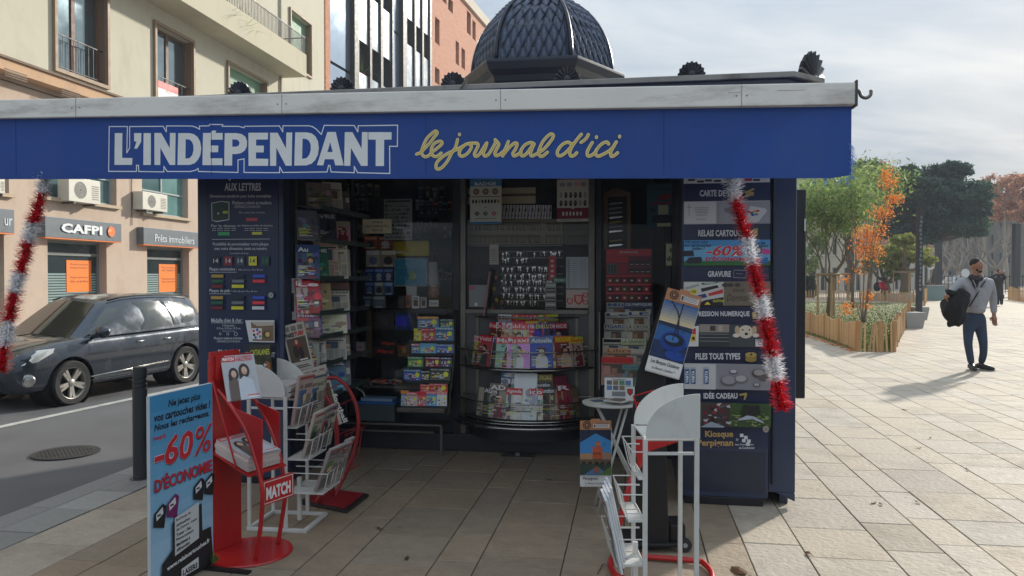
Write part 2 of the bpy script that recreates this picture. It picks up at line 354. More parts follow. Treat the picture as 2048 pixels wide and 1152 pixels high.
# ------------------------------------------------------------------ building across the road
class Fac:
    def __init__(s, M): s.M = M; s.I = M.inverted()
    def p(s, px, py, off=0.0):
        o = s.I @ Vector((0, 0, HC)); d = s.I.to_3x3() @ ray(px, py); t = (off-o.x)/d.x; q = o+d*t; return q.y, q.z
def holed(mb, y0, y1, z0, z1, holes, th=.3, col=None, x=0.0):       # wall facing +x at local x, with real openings
    ys = sorted({y0, y1}|{v for h in holes for v in (h[0], h[1]) if y0 < v < y1}); zs = sorted({z0, z1}|{v for h in holes for v in (h[2], h[3]) if z0 < v < z1})
    for a, b_ in zip(ys, ys[1:]):
        for c, d in zip(zs, zs[1:]):
            cy, cz = (a+b_)/2, (c+d)/2
            if any(h[0] < cy < h[1] and h[2] < cz < h[3] for h in holes): continue
            mb.add([(x, a, c), (x, b_, c), (x, b_, d), (x, a, d)], [(0, 1, 2, 3)], col)
    for h in holes:
        a, b_, c, d = h; X = x-th
        mb.add([(x, a, c), (x, b_, c), (x, b_, d), (x, a, d), (X, a, c), (X, b_, c), (X, b_, d), (X, a, d)], [(0, 4, 5, 1), (1, 5, 6, 2), (2, 6, 7, 3), (3, 7, 4, 0)], col)
def frame(mb, a, b_, c, d, w_, x0, x1, col=None):                    # rectangular ring in the y-z plane
    mb.box(x0, x1, a, b_, c, c+w_, col); mb.box(x0, x1, a, b_, d-w_, d, col); mb.box(x0, x1, a, a+w_, c+w_, d-w_, col); mb.box(x0, x1, b_-w_, b_, c+w_, d-w_, col)
AM = KM @ MT((WX, 0, 0)); FA = Fac(AM)
RENDER = mat('ochre_wall_render', None, .9, 0, .07, 1.2, .15, 60, .004, dirt=((150, 136, 104), .35, .8, (1, 1, .35)))
WSTONE = mat('sawn_stone_cladding', None, .8, 0, .09, 2.2, .1, 60, .003, dirt=((140, 112, 84), .35, 1.5, (1, 1, .5)))
DGL = mat('dark_window_pane', (38, 52, 56), .06, 0, .08, .6, spec=.8)
SKYGL = mat('reflective_window_pane', (120, 138, 146), .04, .75, .1, .5)
A = thing('apartment_building', 'cream rendered block with pink stone ground floor, brown framed windows and a long balcony', 'building', AM)
yE = FA.p(648, 100)[0]; yS = -6.0
P = FA.p
zc = P(0, 125)[1]                          # cornice top
wz0 = P(108, 142)[1]; wz1 = P(305, 45)[1]
def win(px0, px1, zz0, zz1): return [P(px0, 300)[0], P(px1, 300)[0], zz0, zz1]
W1 = win(112, 212, wz0+.12, wz1); W2 = win(311, 384, wz0+.12, wz1); W3 = win(456, 531, wz0-.2, P(450, 118)[1]-.12)
W4 = [P(580, 90)[0], P(620, 90)[0], P(624, 161)[1]+.15, P(576, 12)[1]-.1]
UP = [[W1[0], W1[1], wz1+1.4, wz1+3.4], [W2[0], W2[1], wz1+1.4, wz1+3.4]]
upper = MB((196, 192, 174)); holed(upper, yS, yE, zc-.2, 21, [W1, W2, W3, W4]+UP, .35);
upper.add([(0, yE, -.2), (-9, yE, -.2), (-9, yE, 21), (0, yE, 21)], [(0, 1, 2, 3)]); upper.add([(0, yS, 21), (0, yE, 21), (-9, yE, 21), (-9, yS, 21)], [(0, 1, 2, 3)])
wall = upper.build('wall', RENDER, A)
m = MB((213, 203, 172)); m.box(.002, .12, yS, yE+.02, 20.8, 21.15); m.build('roof', RENDER, A)
BR = (126, 98, 78); BRM = mat('brown_painted_frame', None, .6, 0, .1, 5)
def window_unit(W, kind, rail=False, bars=10):
    a, b_, c, d = W; fr = MB(BR)
    frame(fr, a-.10, b_+.10, c-.12, d+.10, .1, .002, .10, (150, 128, 104))
    fr.add([(-.002, a+.001, c), (-.34, a+.001, c), (-.34, a+.001, d), (-.002, a+.001, d)], [(0, 1, 2, 3)]); fr.add([(-.002, b_-.001, c), (-.34, b_-.001, c), (-.34, b_-.001, d), (-.002, b_-.001, d)], [(3, 2, 1, 0)], (134, 108, 88))
    f = fr.build('window', BRM, A)
    if kind == 'shutter':
        m = MB((128, 168, 140)); z = c
        while z < d: m.box(-.26, -.235, a, b_, z+.006, min(z+.055, d)); z += .06
        m.build('roller_shutter', mat('green_slats', None, .55, 0, .06, 5), f, kind='stuff')
    else:
        m = MB((112, 84, 68)); frame(m, a, b_, c, d, .07, -.32, -.25); mid = (a+b_)/2
        m.box(-.32, -.25, mid-.07, mid+.07, c+.07, d-.07); m.build('casement', BRM, f)
        for s, e in ((a+.07, mid-.07), (mid+.07, b_-.07)):
            m = MB(); m.add([(-.29, s, c+.07), (-.29, e, c+.07), (-.29, e, d-.07), (-.29, s, d-.07)], [(0, 1, 2, 3)]); m.build('pane', SKYGL, f)
    if rail:
        m = MB((40, 38, 36)); zt = c+1.0 if c+1.0 < d else d; m.box(-.10, -.07, a+.01, b_-.01, zt-.03, zt); m.box(-.10, -.07, a+.01, b_-.01, c+.08, c+.10); n = bars
        for i in range(1, n): yq = a+(b_-a)*i/n; m.box(-.093, -.078, yq-.008, yq+.008, c+.1, zt-.03)
        m.build('railing', BLACKM, f)
    return f
window_unit(W1, 'g', True); window_unit(W2, 'g', True, 9); window_unit(W3, 'shutter'); window_unit(W4, 'shutter'); [window_unit(u, 'g', True) for u in UP]
# cornice with vents above the stone floors
m = MB((196, 160, 126)); m.box(.002, .42, yS, P(230, 200)[0]+2.6, zc-.28, zc); m.box(.002, .48, yS, P(230, 200)[0]+2.65, zc+.001, zc+.06, (120, 100, 84)); cor = m.build('cornice', WSTONE, A)
for px, py in ((32, 150), (142, 188), (-60, 120)):
    yy, zz = P(px, py, .42)
    m = MB((88, 72, 58))
    for k in range(4): m.box(.4205, .428, yy-.35, yy+.35, zz-.10+k*.055, zz-.08+k*.055)
    m.build('vent', BRM, cor)
# stone lower floors
shA = [P(95, 500)[0], P(213, 500)[0], -.1, P(95, 478)[1]]; shB = [P(294, 500)[0], P(378, 500)[0], -.1, P(292, 492)[1]]; shC = [P(-70, 500)[0], P(8, 500)[0], -.1, P(0, 470)[1]]
wA = [P(92, 380)[0], P(233, 380)[0], P(160, 402)[1], P(160, 300)[1]]; wB = [P(284, 380)[0], P(376, 380)[0], P(330, 431)[1], P(330, 340)[1]]; wC = [P(-70, 380)[0], P(18, 380)[0], P(0, 385)[1], P(0, 300)[1]]
shD = [shB[1]+1.6, shB[1]+4.0, -.1, shB[3]]
m = MB((190, 170, 152)); holed(m, yS, yE, -.19, zc-.2, [shA, shB, shC, wA, wB, wC, shD], .4); m.build('wall', WSTONE, A, label='pink beige stone lower wall')
m = MB((176, 142, 110))
cols = [P(240, 480)[0]+.02, P(284, 480)[0]-.02]
TEAL = (112, 150, 148)
for W, nm in ((wA, 3), (wB, 2), (wC, 3)):
    a, b_, c, d = W; fr = MB((150, 160, 158)); frame(fr, a, b_, c, d, .06, -.25, -.18)
    for i in range(1, nm): yq = a+(b_-a)*i/nm; fr.box(-.25, -.18, yq-.03, yq+.03, c+.06, d-.06)
    fr.box(-.25, -.18, a+.06, b_-.06, c+.75, c+.80); f = fr.build('window', mat('grey_green_frame', None, .5, 0, .05), A)
    for i in range(nm):
        s, e = a+(b_-a)*i/nm+.03, a+(b_-a)*(i+1)/nm-.03; m = MB(TEAL if i % 2 else (90, 118, 120)); m.add([(-.22, s, c+.06), (-.22, e, c+.06), (-.22, e, d-.06), (-.22, s, d-.06)], [(0, 1, 2, 3)]); m.build('pane', mat('tinted_glass', None, .08, .2, .2, 1.5), f)
    m = MB((186, 166, 140)); m.box(.002, .12, a-.1, b_+.1, c-.10, c-.01); m.build('sill', WSTONE, f)
for W in (shA, shB, shC, shD):
    a, b_, c, d = W; fr = MB((120, 124, 122)); frame(fr, a, b_, c, d, .08, -.35, -.25); fr.box(-.34, -.25, a+.08, b_-.08, d-.42, d-.34); f = fr.build('shop_window', mat('grey_green_frame'), A)
    m = MB(); m.add([(-.30, a+.08, c), (-.30, b_-.08, c), (-.30, b_-.08, d-.08), (-.30, a+.08, d-.08)], [(0, 1, 2, 3)]); m.build('pane', DGL, f)
    m = MB((126, 150, 148)); z = .2; top = P(150, 548)[1]
    while z < top: m.add([(-.294, a+.09, z), (-.294, b_-.09, z), (-.294, b_-.09, z+.05), (-.294, a+.09, z+.05)], [(0, 1, 2, 3)]); z += .075
    m.build('frosted_stripes', PRINT, f, kind='stuff')
# orange window posters
def face_x(M, x, y, z): return M @ MT((x, y, z)) @ RZ(math.pi/2)       # print plane (x right, z up, facing -Y) turned to face local +x
def poster(px0, px1, py0, py1, lab, lines):
    y0, z1 = P(px0, py0, -.28); y1, z0 = P(px1, py1, -.28); wd, h = y1-y0, z1-z0
    m = MB(T=None); m.L = 0; m.box(0, wd, 0, .01, 0, h, (240, 125, 25))
    for i, (t_, zf) in enumerate(lines):
        m.txt(t_, wd*.14, h*zf, wd*.72, h*.07, (150, 66, 16), .02)
    tag(m.build('window_poster', PRINT, M=face_x(AM, -.283, y0, z0)), lab, 'poster', 'orange posters in the office windows')
poster(133, 183, 520, 583, 'orange poster in the window under the larger grey sign', [('Assurance', .84), ('emprunteur', .72), ('Regroupement', .42), ('de crédits', .30)])
poster(318, 355, 528, 583, 'orange poster in the window under the Prêts immobiliers sign', [('Prêts immobiliers', .84), ('sur mesure', .74), ('Financement', .44), ('de travaux', .34)])
def sign(px0, px1, pyt, pyb, lab, draw):
    y0, z1 = P(px0, pyt, .25); _, z0 = P(px0, pyb, .25); y1 = P(px1, pyb, .25)[0]; wd, h = y1-y0, z1-z0
    t = thing('shop_sign', lab, 'sign', face_x(AM, .25, y0, z0))
    m = MB((98, 106, 112)); m.box(0, wd, .0, .24, .05*h, h); m.build('sign_panel', PLAST, t, bevel=.01)
    m = MB((226, 120, 44)); m.box(0, wd, .0, .24, 0, .048*h+.001); m.build('orange_trim', PLAST, t)
    m = MB(); draw(m, wd, h); m.build('lettering', PLAST, t)
def dr1(m, wd, h):
    m.T = MT((0, -.03, 0)); m.txt('CAFPI', wd*.18, h*.32, wd*.53, h*.44, (222, 226, 226), .045)
    m.ell(wd*.84, h*.54, h*.26, h*.27, (236, 120, 50), 22); m.txt('o|o', wd*.80, h*.46, h*.28, h*.17, (250, 190, 150), .02, .35)
sign(90, 243, 432, 476, 'grey CAFPI sign with orange disc above the larger office window', dr1)
def dr2(m, wd, h): m.T = MT((0, -.012, 0)); m.txt('Prêts immobiliers', wd*.18, h*.24, wd*.70, h*.42, (216, 222, 224))
sign(287, 400, 454, 490, 'grey Prêts immobiliers sign above the narrow office window', dr2)
def dr3(m, wd, h): m.T = MT((0, -.012, 0)); m.txt('ur', wd*.80, h*.34, wd*.15, h*.3, (216, 222, 224))
sign(-80, 29, 408, 462, 'grey sign ending in ur cut off by the left picture edge', dr3)
# air conditioners hung outside
def aircon(px0, px1, py0, py1, lab, dp=.35):
    y0, z1 = P(px0, py0, dp); y1, z0 = P(px1, py1, dp); wd, h = y1-y0, z1-z0
    t = thing('air_conditioner', lab, 'air conditioner', face_x(AM, dp+.02, y0, z0), 'air conditioners outside the office windows')
    m = MB((206, 202, 188)); m.box(0, wd, 0, dp, 0, h); m.build('casing', PLAST, t, bevel=.015)
    m = MB((60, 60, 58)); m.ell(wd*.36, h*.5, h*.36, h*.36, (70, 70, 66), 24); m.build('fan_grille', PLAST, t)
    m = MB((214, 212, 204))
    for k in range(6): m.T = MT((0, -.004, 0)); m.ring(wd*.36, h*.5, h*(.08+.055*k), h*(.08+.055*k), h*.014, (196, 194, 184))
    for k in range(7): m.rect(wd*.72, h*(.18+.09*k), wd*.94, h*(.21+.09*k), (120, 118, 110))
    m.build('louvres', PLAST, t, kind='stuff')
    m = MB((90, 84, 76)); m.box(wd*.15, wd*.2, 0, dp+.02, -.06, -.005); m.box(wd*.8, wd*.85, 0, dp+.02, -.06, -.005); m.build('bracket', PAINT, t)
aircon(136, 200, 352, 410, 'large cream air conditioner outside the window above the larger grey sign')
aircon(284, 334, 382, 425, 'small cream air conditioner with round fan above the Prêts immobiliers sign')
aircon(-22, 9, 352, 388, 'air conditioner cut off by the left picture edge')
# balcony
bz0 = P(552, 149)[1]; bo = 1.15; be = P(613, 146, bo)[0]; bzt = P(613, 110, bo)[1]
m = MB((192, 186, 164)); m.box(.002, bo-.12, yS, be-.1, bz0, bz0+.16); m.box(bo-.12, bo, yS, be, bz0, bzt); m.box(.002, bo-.12, be-.1, be, bz0+.001, bzt-.002)
bal = m.build('balcony', RENDER, A)
rz = P(607, 71, bo)[1]
m = MB((60, 50, 44)); m.box(bo-.08, bo-.04, yS, be-.02, rz-.04, rz); m.box(.01, bo-.08, be-.06, be-.02, rz-.04, rz); yq = be-.1; k = 0
while yq > 8: m.box(bo-.07, bo-.05, yq, yq+.018, bzt, rz-.04); yq -= .115
for i in range(9): m.box(.05+i*.115, .068+i*.115, be-.05, be-.032, bzt, rz-.04)
m.build('railing', BLACKM, bal)
m = MB((196, 184, 150)); yq = P(470, 0)[0]
m.build('ledge', RENDER, bal) if m.v else None
def spiky(name, lab, M, n, ln, col, wd=.035, arch=1.0, group=None):
    t = thing(name, lab, 'plant', M, group); m = MB((130, 78, 52)); m.lathe([(.14, 0), (.18, .26), (.2, .28), (.17, .28)], 12); m.build('pot', PLAST, t)
    m = MB()
    for i in range(n):
        a = random.uniform(0, 6.28); e = random.uniform(.25, 1.45); l_ = ln*random.uniform(.6, 1); c = tuple(q*random.uniform(.75, 1.15) for q in col); rows = []
        for k in range(5):
            q = k/4; r = l_*q*math.cos(e); z = .27+l_*q*math.sin(e)-arch*.5*l_*q*q*math.cos(e); w_ = wd*(1-q*.85); rows.append([(r*math.cos(a)-w_*math.sin(a)/2, r*math.sin(a)+w_*math.cos(a)/2, z), (r*math.cos(a)+w_*math.sin(a)/2, r*math.sin(a)-w_*math.cos(a)/2, z)])
        m.grid(rows, c)
    m.build('foliage', mat('leaf', None, .55, 0, .15, 9, trans=.3), t); return t
y0, z0 = P(482, 28, .7); spiky('balcony_palm', 'yellow green spiky palm behind the cream balcony railing', AM @ MT((.75, y0, bz0+.17)), 60, 1.5, (150, 160, 50))
y0, z0 = P(452, 5, .7); spiky('balcony_shrub', 'darker green potted shrub beside the palm on the cream balcony', AM @ MT((.75, y0-.3, bz0+.17)), 50, 1.3, (70, 100, 45))
m = MB((176, 170, 150)); yq = P(560, 300)[0]; m.tube([(.06, yq, .1), (.06, yq, 20.5)], .05, 8); m.box(.0, .1, yq-.07, yq+.07, 3, 3.05); m.build('drainpipe', PAINT, A, smooth=30)
m = MB((50, 46, 42)); m.tube([(.03, yS, zc-.36), (.03, (yS+yE)/2, zc-.42), (.03, yE, zc-.36)], .014, 5); m.tube([(.03, P(262, 400)[0], zc-.4), (.03, P(262, 400)[0], 3.2)], .012, 5); m.build('wall_cables', PLAST, A, kind='stuff')
# red estate agent board on the second window
y0, z1 = P(318, 160, .03); y1, z0 = P(358, 200, .03)
m = MB(); m.box(0, y1-y0, 0, .012, 0, z1-z0+.5, (226, 218, 214)); m.rect(0, (z1-z0)*.42+.5, y1-y0, z1-z0+.5, (212, 84, 82)); m.txt('VENDU', (y1-y0)*.2, (z1-z0)*.58+.5, (y1-y0)*.62, .11, (235, 130, 124)); m.txt('401', (y1-y0)*.35, .58, .3, .12, (90, 80, 80))
tag(m.build('estate_agent_board', PRINT, M=face_x(AM, .0, y0, z0-.5)), 'red and white estate agent board on the railing of the middle brown window', 'sign')
# ------------------------------------------------------------------ brick and glass building behind
BA = math.atan(.253); BMx = MT((-21.6, 0, 0)) @ RZ(-BA); FB = Fac(BMx); Q = FB.p
B = thing('brick_building', 'tall orange brick block with black steel mullions, white balcony panels and blue glass', 'building', BMx)
BRICK = mat('orange_brick', None, .85, 0, .12, 3, .1, 40)
# add fine courses
t = BRICK.node_tree; bs = [n for n in t.nodes if n.type == 'BSDF_PRINCIPLED'][0]; g = t.nodes.new('ShaderNodeTexCoord'); s3 = t.nodes.new('ShaderNodeSeparateXYZ'); c3 = t.nodes.new('ShaderNodeCombineXYZ'); t.links.new(g.outputs['Object'], s3.inputs[0]); t.links.new(s3.outputs['Y'], c3.inputs[0]); t.links.new(s3.outputs['Z'], c3.inputs[1])
br = t.nodes.new('ShaderNodeTexBrick'); br.inputs['Scale'].default_value = 1; br.inputs['Brick Width'].default_value = .44; br.inputs['Row Height'].default_value = .14; br.inputs['Mortar Size'].default_value = .012; t.links.new(c3.outputs[0], br.inputs[0])
br.inputs['Color1'].default_value = lin((196, 138, 110))+(1,); br.inputs['Color2'].default_value = lin((186, 126, 98))+(1,); br.inputs['Mortar'].default_value = lin((186, 150, 128))+(1,); t.links.new(br.outputs[0], bs.inputs['Base Color'])
zp = lambda v: (v[0]/3.103+640, v[1]/3.103)
bz = Q(923.6, 0)[1]; Y859 = Q(859, 90)[0]; yEndB = 90.0
hs = []
for x0, y0, x1, y1 in ((683, 55, 697, 240), (714, 100, 742, 285), (842, 248, 863, 410), (878, 292, 900, 436), (796, -20, 825, 88), (912, 62, 936, 225), (946, 120, 966, 258), (714, 412, 742, 530), (683, 375, 697, 530), (760, -60, 785, 30)):
    pa = zp((x0, y0)); pb = zp((x1, y1)); a = Q(*pa); d = Q(*pb); hs.append([a[0], d[0], d[1], a[1]])
m = MB((186, 116, 88)); holed(m, Y859, yEndB, -.2, bz, hs, .45); m.add([(0, yEndB, -.2), (-12, yEndB, -.2), (-12, yEndB, bz), (0, yEndB, bz)], [(0, 1, 2, 3)]); m.build('brick_wall', BRICK, B)
m = MB((206, 196, 180)); m.box(-.3, .25, Y859, yEndB+.3, bz, bz+.9); m.build('roof', RENDER, B)
for a, b_, c, d in hs:
    fr = MB((96, 62, 46)); frame(fr, a, b_, c, d, .09, -.40, -.30); fr.box(-.40, -.30, (a+b_)/2-.05, (a+b_)/2+.05, c+.09, d-.09); f = fr.build('window', BRM, B)
    m = MB(); m.add([(-.35, a, c), (-.35, b_, c), (-.35, b_, d), (-.35, a, d)], [(0, 1, 2, 3)]); m.build('pane', DGL, f)
def yb(px): return Q(px, 90)[0]
g0 = MB((140, 92, 70)); g0.box(-.6, -.45, yb(640), Y859-.02, -.2, bz); g0.build('rear_wall', mat('balcony_back_glazing', (150, 160, 170), .12, .5, .3, .35), B)
m = MB((170, 106, 78)); m.box(-.44, .05, yb(649.5), yb(659), -.2, bz); m.build('brick_pier', BRICK, B)
mu = MB((26, 26, 28))
for a, b_ in ((703, 712), (734, 738), (756, 760.5), (779, 782), (801, 808.5), (824, 827), (839.5, 842.5), (855, 859)): mu.box(-.44, .22, yb(a), yb(b_), -.2, bz)
mu.build('mullions', BLACKM, B)
for a, b_ in ((659, 703), (782, 801)):
    z = 0
    while z < bz:
        m = MB(); m.box(-.2, -.1, yb(a)+.02, yb(b_)-.02, z+.08, z+4.6); m.build('glass_panel', mat('blue_mirror_glass', (176, 194, 214), .05, .8, .12, .12), B); z += 4.7
wz = Q(713, 77)[1]; wg = Q(713, 142)[1]
for grp, off in (([(712, 734), (738, 756), (760.5, 779)], (wg, wz)), ([(808.5, 824), (827, 839.5), (842.5, 855)], (Q(809, 85)[1], Q(809, 32)[1]))):
    fl = 3.1+off[1]-off[0]-1.0
    for a, b_ in grp:
        y0, y1 = yb(a)+.01, yb(b_)-.01; H_ = off[1]-off[0]; z = off[0]-8*(H_+3.2)
        while z < bz:
            if z > 5:
                m = MB((156, 168, 178)); m.box(.02, .08, y0, y1, z-3.2, z); m.build('balcony_panel', mat('frosted_glass_panel', None, .25, .2, .1, .5), B)
                m = MB((88, 70, 60)); m.box(-.42, .02, y0, y1, z-1.3, z-1.15); m.build('balcony_floor', PLAST, B)
            z += H_+3.2
y0, z0 = Q(722, 138, .0); spiky('balcony_yucca', 'spiky green yucca in the open gap between white balcony panels', BMx @ MT((-.2, y0+.6, z0-.35)), 40, 1.6, (110, 140, 60))
# ================================================================== KIOSK
NAVY = (40, 50, 76); NV = mat('navy_enamel', None, .38, .1, .07, 2.5, .05, 25, .003, dirt=((70, 74, 84), .35, 2.5, (1, 1, .3)), coat=.15)
LX0, LX1 = kp(396, 600, 0)[0], kp(1592, 700, .03)[0]            # outer edges
PLi = kp(568, 600, 0)[0]; PRi = kp(1362, 700, 0)[0]; PRo = kp(1538, 700, 0)[0]
GY = 1.33                                       # glass front
K = thing('newsstand_kiosk', 'navy newspaper kiosk with scaled dome, grey roof edge and open magazine front', 'kiosk', KM)
zr0 = kp(1300, 155, -.2)[1]; ROOFZ = zr0
# body
m = MB(NAVY); m.box(LX0+.03, LX0+.09, .12, 3.3, .0, ROOFZ-.1); m.build('side_wall', NV, K, bevel=.004)
m = MB(NAVY); m.box(LX1-.09, LX1-.03, .12, 3.3, .0, ROOFZ-.1); m.build('side_wall', NV, K, bevel=.004)
m = MB((50, 54, 60)); m.box(LX0+.09, LX1-.09, 3.24, 3.3, 0, ROOFZ-.1); m.build('back_wall', NV, K)
m = MB((176, 176, 172)); m.box(LX0+.09, LX1-.09, .13, 3.24, ROOFZ-.14, ROOFZ-.11); m.build('ceiling', NV, K)
m = MB((42, 44, 48)); m.box(LX0+.09, LX1-.09, GY-.03, 3.24, 0, .157); m.build('plinth', NV, K, label='navy threshold step under the windows', bevel=.006)
m = MB((34, 42, 62)); m.box(PLi-.06, PLi-.003, .13, GY-.001, .0, ROOFZ-.15); m.build('niche_wall', NV, K)
m = MB((34, 42, 62)); m.box(PRi+.003, PRi+.06, .13, GY-.001, .0, ROOFZ-.15); m.build('niche_wall', NV, K)
m = MB((44, 56, 84)); m.box(LX0, PLi, -.001, .12, .06, ROOFZ-.1); m.box(LX0+.03, PLi-.03, .012, .11, 0, .06, (20, 24, 32)); lp = m.build('front_pillar', NV, K, bevel=.008)
m = MB((44, 56, 84)); m.box(PRi, PRo, -.001, .12, .06, ROOFZ-.1); m.box(PRi+.03, PRo-.03, .012, .11, 0, .06, (20, 24, 32)); rp = m.build('front_pillar', NV, K, bevel=.008)
m = MB((46, 58, 86)); m.box(PRo+.004, LX1, .03, .11, .10, ROOFZ-.1); m.prism([(PRo+.05, .03, .10), (LX1, .03, .10), (LX1, .03, .04)], (0, .08, 0)); m.box(PRo+.02, PRo+.035, -.004, .03, .16, 2.3, (28, 34, 50)); m.build('side_shutter', NV, K, bevel=.006)
# side cabinet that sticks out past the right wall
a = kp(1600, 380, 1.0); b = kp(1607, 795, 1.0)
m = MB((24, 27, 34)); m.box(LX1-.03, b[0], .94, 1.0, b[1], a[1]); sc_ = m.build('side_panel', NV, K, bevel=.01)
m = MB((150, 150, 150)); h = kp(1604, 450, .93); m.box(b[0]-.02, b[0]-.006, .92, .94, h[1]-.05, h[1]+.05); m.build('handle', CHROME, sc_)
# dark posts at the glass line
# ---- roof
RX0, RX1 = LX0-.22, kp(1655, 165, -.05)[0]
m = MB((60, 68, 84)); m.box(RX0, RX1-.18, -.10, 3.45, ROOFZ-.10, ROOFZ-.035)
m.build('roof_fascia', NV, K, bevel=.006)
m = MB((150, 146, 138)); c0 = .24
P4 = [(RX0, -.20), (RX1-c0, -.20), (RX1, .02), (RX1, 3.5), (RX0, 3.5)]
m.prism([(x, y, ROOFZ-.034) for x, y in P4], (0, 0, .04)); rf = m.build('roof', mat('weathered_zinc', None, .6, .3, .18, 4, .2, 30, .004, dirt=((84, 78, 66), .8, 3, (1, 1, 1))), K, bevel=.006)
m = MB((48, 56, 72)); m.prism([(RX0+.03, -.17, ROOFZ-.085), (RX1-c0-.03, -.17, ROOFZ-.085), (RX1-.05, .03, ROOFZ-.085), (RX1-.05, 3.4, ROOFZ-.085), (RX0+.03, 3.4, ROOFZ-.085)], (0, 0, .049)); m.build('roof_edge', NV, K)
m = MB((92, 90, 84)); m.tube([(kp(930, 175, -.2)[0], -.205, ROOFZ+.01), (kp(935, 175, -.2)[0], -.22, ROOFZ+.04), (kp(922, 175, -.2)[0], -.22, ROOFZ-.03)], .008, 6); m.build('roof_clip', STEEL, rf)
# shell ornaments on the roof edge
def shell(lx, ly, rot=0.0, s=.10):
    m = MB((30, 34, 44), T=MT((lx, ly, ROOFZ+.004)) @ RZ(rot)); n = 9; c = (0, 0, 0)
    pts = []
    for k in range(n*2+1):
        a = math.pi*k/(n*2); r = s*(1.0 if k % 2 else .9); pts.append((r*math.cos(a)*.95, (-.014 if k % 2 else -.002)-.02*math.sin(a), s*.12+r*math.sin(a)*.98))
    base = (0, -.03, .01); vs = [base]+pts+[(0, .03, .01)]+[(x, y+.025, z) for x, y, z in pts]; N_ = len(pts)
    fs = [(0, i+2, i+1) for i in range(N_-1)]+[(N_+1, N_+2+i, N_+3+i) for i in range(N_-1)]+[(i+1, i+2, N_+3+i, N_+2+i) for i in range(N_-1)]
    m.add(vs, fs); m.blob((0, -.02, .02), (.03, .02, .03)); m.box(-s*.7, s*.7, -.02, .03, -.004, .014); return m
for px in (480, 685, 907, 1135, 1383): shell(kp(px, 160, -.12)[0], -.12).build('shell_ornament', NV, rf)
m = MB((30, 34, 44)); o_ = shell(RX1-.07, .10, rad(52), .185)
o_.build('shell_ornament', NV, rf)
# ---- hexagonal dome
DC = Vector((kp(1082, 140, 1.75)[0], 1.75, 0)); zb = kp(1049, 112, 1.05)[1]
hexv = lambda r, z, k: Vector((DC.x+r*math.cos(rad(60*k)), DC.y+r*math.sin(rad(60*k)), z))
m = MB((36, 44, 60)); pr = [(.60, ROOFZ-.01), (.60, zb-.22), (.68, zb-.18), (.70, zb-.13), (.76, zb-.09), (.79, zb-.03), (.79, zb-.005), (.66, zb+.01)]
m.lathe([(r, z) for r, z in pr], 6, c=(DC.x, DC.y, 0)); dome = m.build('dome', NV, K, bevel=.006, label='navy hexagonal cupola base with moulded cornice')
RD, HD = .655, .73
def dr(t): return RD*math.cos(t*math.pi/2)**.92, zb+.012+HD*math.sin(t*math.pi/2)      # t 0..1
rows = []
m = MB((34, 40, 54)); rw = [[hexv(*dr(i/14*.985), k) for k in range(7)] for i in range(15)]; m.grid(rw, flip=False); m.build('dome_shell', NV, dome)
for k in range(6):
    m = MB((40, 48, 64)); m.tube([hexv(dr(i/14*.985)[0]+.012, dr(i/14*.985)[1], k) for i in range(15)], .019, 6); m.build('rib', NV, dome, smooth=True)
m = MB((36, 44, 60)); m.lathe([(.05, zb+HD), (.09, zb+HD+.02), (.04, zb+HD+.08), (.055, zb+HD+.13), (.01, zb+HD+.3)], 12, c=(DC.x, DC.y, 0)); m.build('finial', NV, dome, smooth=True)
def scale(k, row, nrow, j, cnt, m):
    t0 = row/nrow*.97; th = 1/nrow*1.75; dt = th
    def pt(u, t, o):
        r, z = dr(max(t, -.01)); a, b = hexv(r, z, k), hexv(r, z, k+1); p = a.lerp(b, u); nn = Vector((math.cos(rad(60*k+30)), math.sin(rad(60*k+30)), .15+1.3*t)).normalized(); return p+nn*o
    u0 = (j-.5)/cnt; u1 = (j+.5)/cnt; um = j/cnt; q = .10/cnt
    u0, u1 = u0+q, u1-q; ue = .035
    cl = lambda u: min(max(u, ue), 1-ue)
    tb, tm, tt = t0-dt*.45, t0+dt*.12, t0+dt*.55
    v = [pt(cl(um), tb, .020), pt(cl(u1), tm, .006), pt(cl(u1*.8+um*.2), tt, .001), pt(cl(um), tt, .008), pt(cl(u0*.8+um*.2), tt, .001), pt(cl(u0), tm, .006), pt(cl(um), tm, .026)]
    m.add(v, [(0, 1, 6), (1, 2, 3, 6), (3, 4, 5, 6), (5, 0, 6)])
    # thin raised lip round the tip
    w2 = [pt(cl(u0), tm, .012), pt(cl(um), tb-.004, .030), pt(cl(u1), tm, .012)]
    m.tube(w2, .0035, 4)
far_s = MB((76, 88, 110)); NR = 11
for k in range(6):
    for row in range(NR):
        cnt = max(2, int(round(7*(dr(row/NR*.97)[0]/RD)**.8)))
        off = 0 if row % 2 else .5
        for j in range(0, cnt+1):
            u = j+off
            if u > cnt or u <= 0: continue
            if k in (3, 4, 5):
                m = MB((76, 88, 110)); scale(k, row, NR, u, cnt, m); m.build('dome_scale', NV, dome)
            else: scale(k, row, NR, u, cnt, far_s)
far_s.build('dome_scales', NV, dome, kind='stuff')
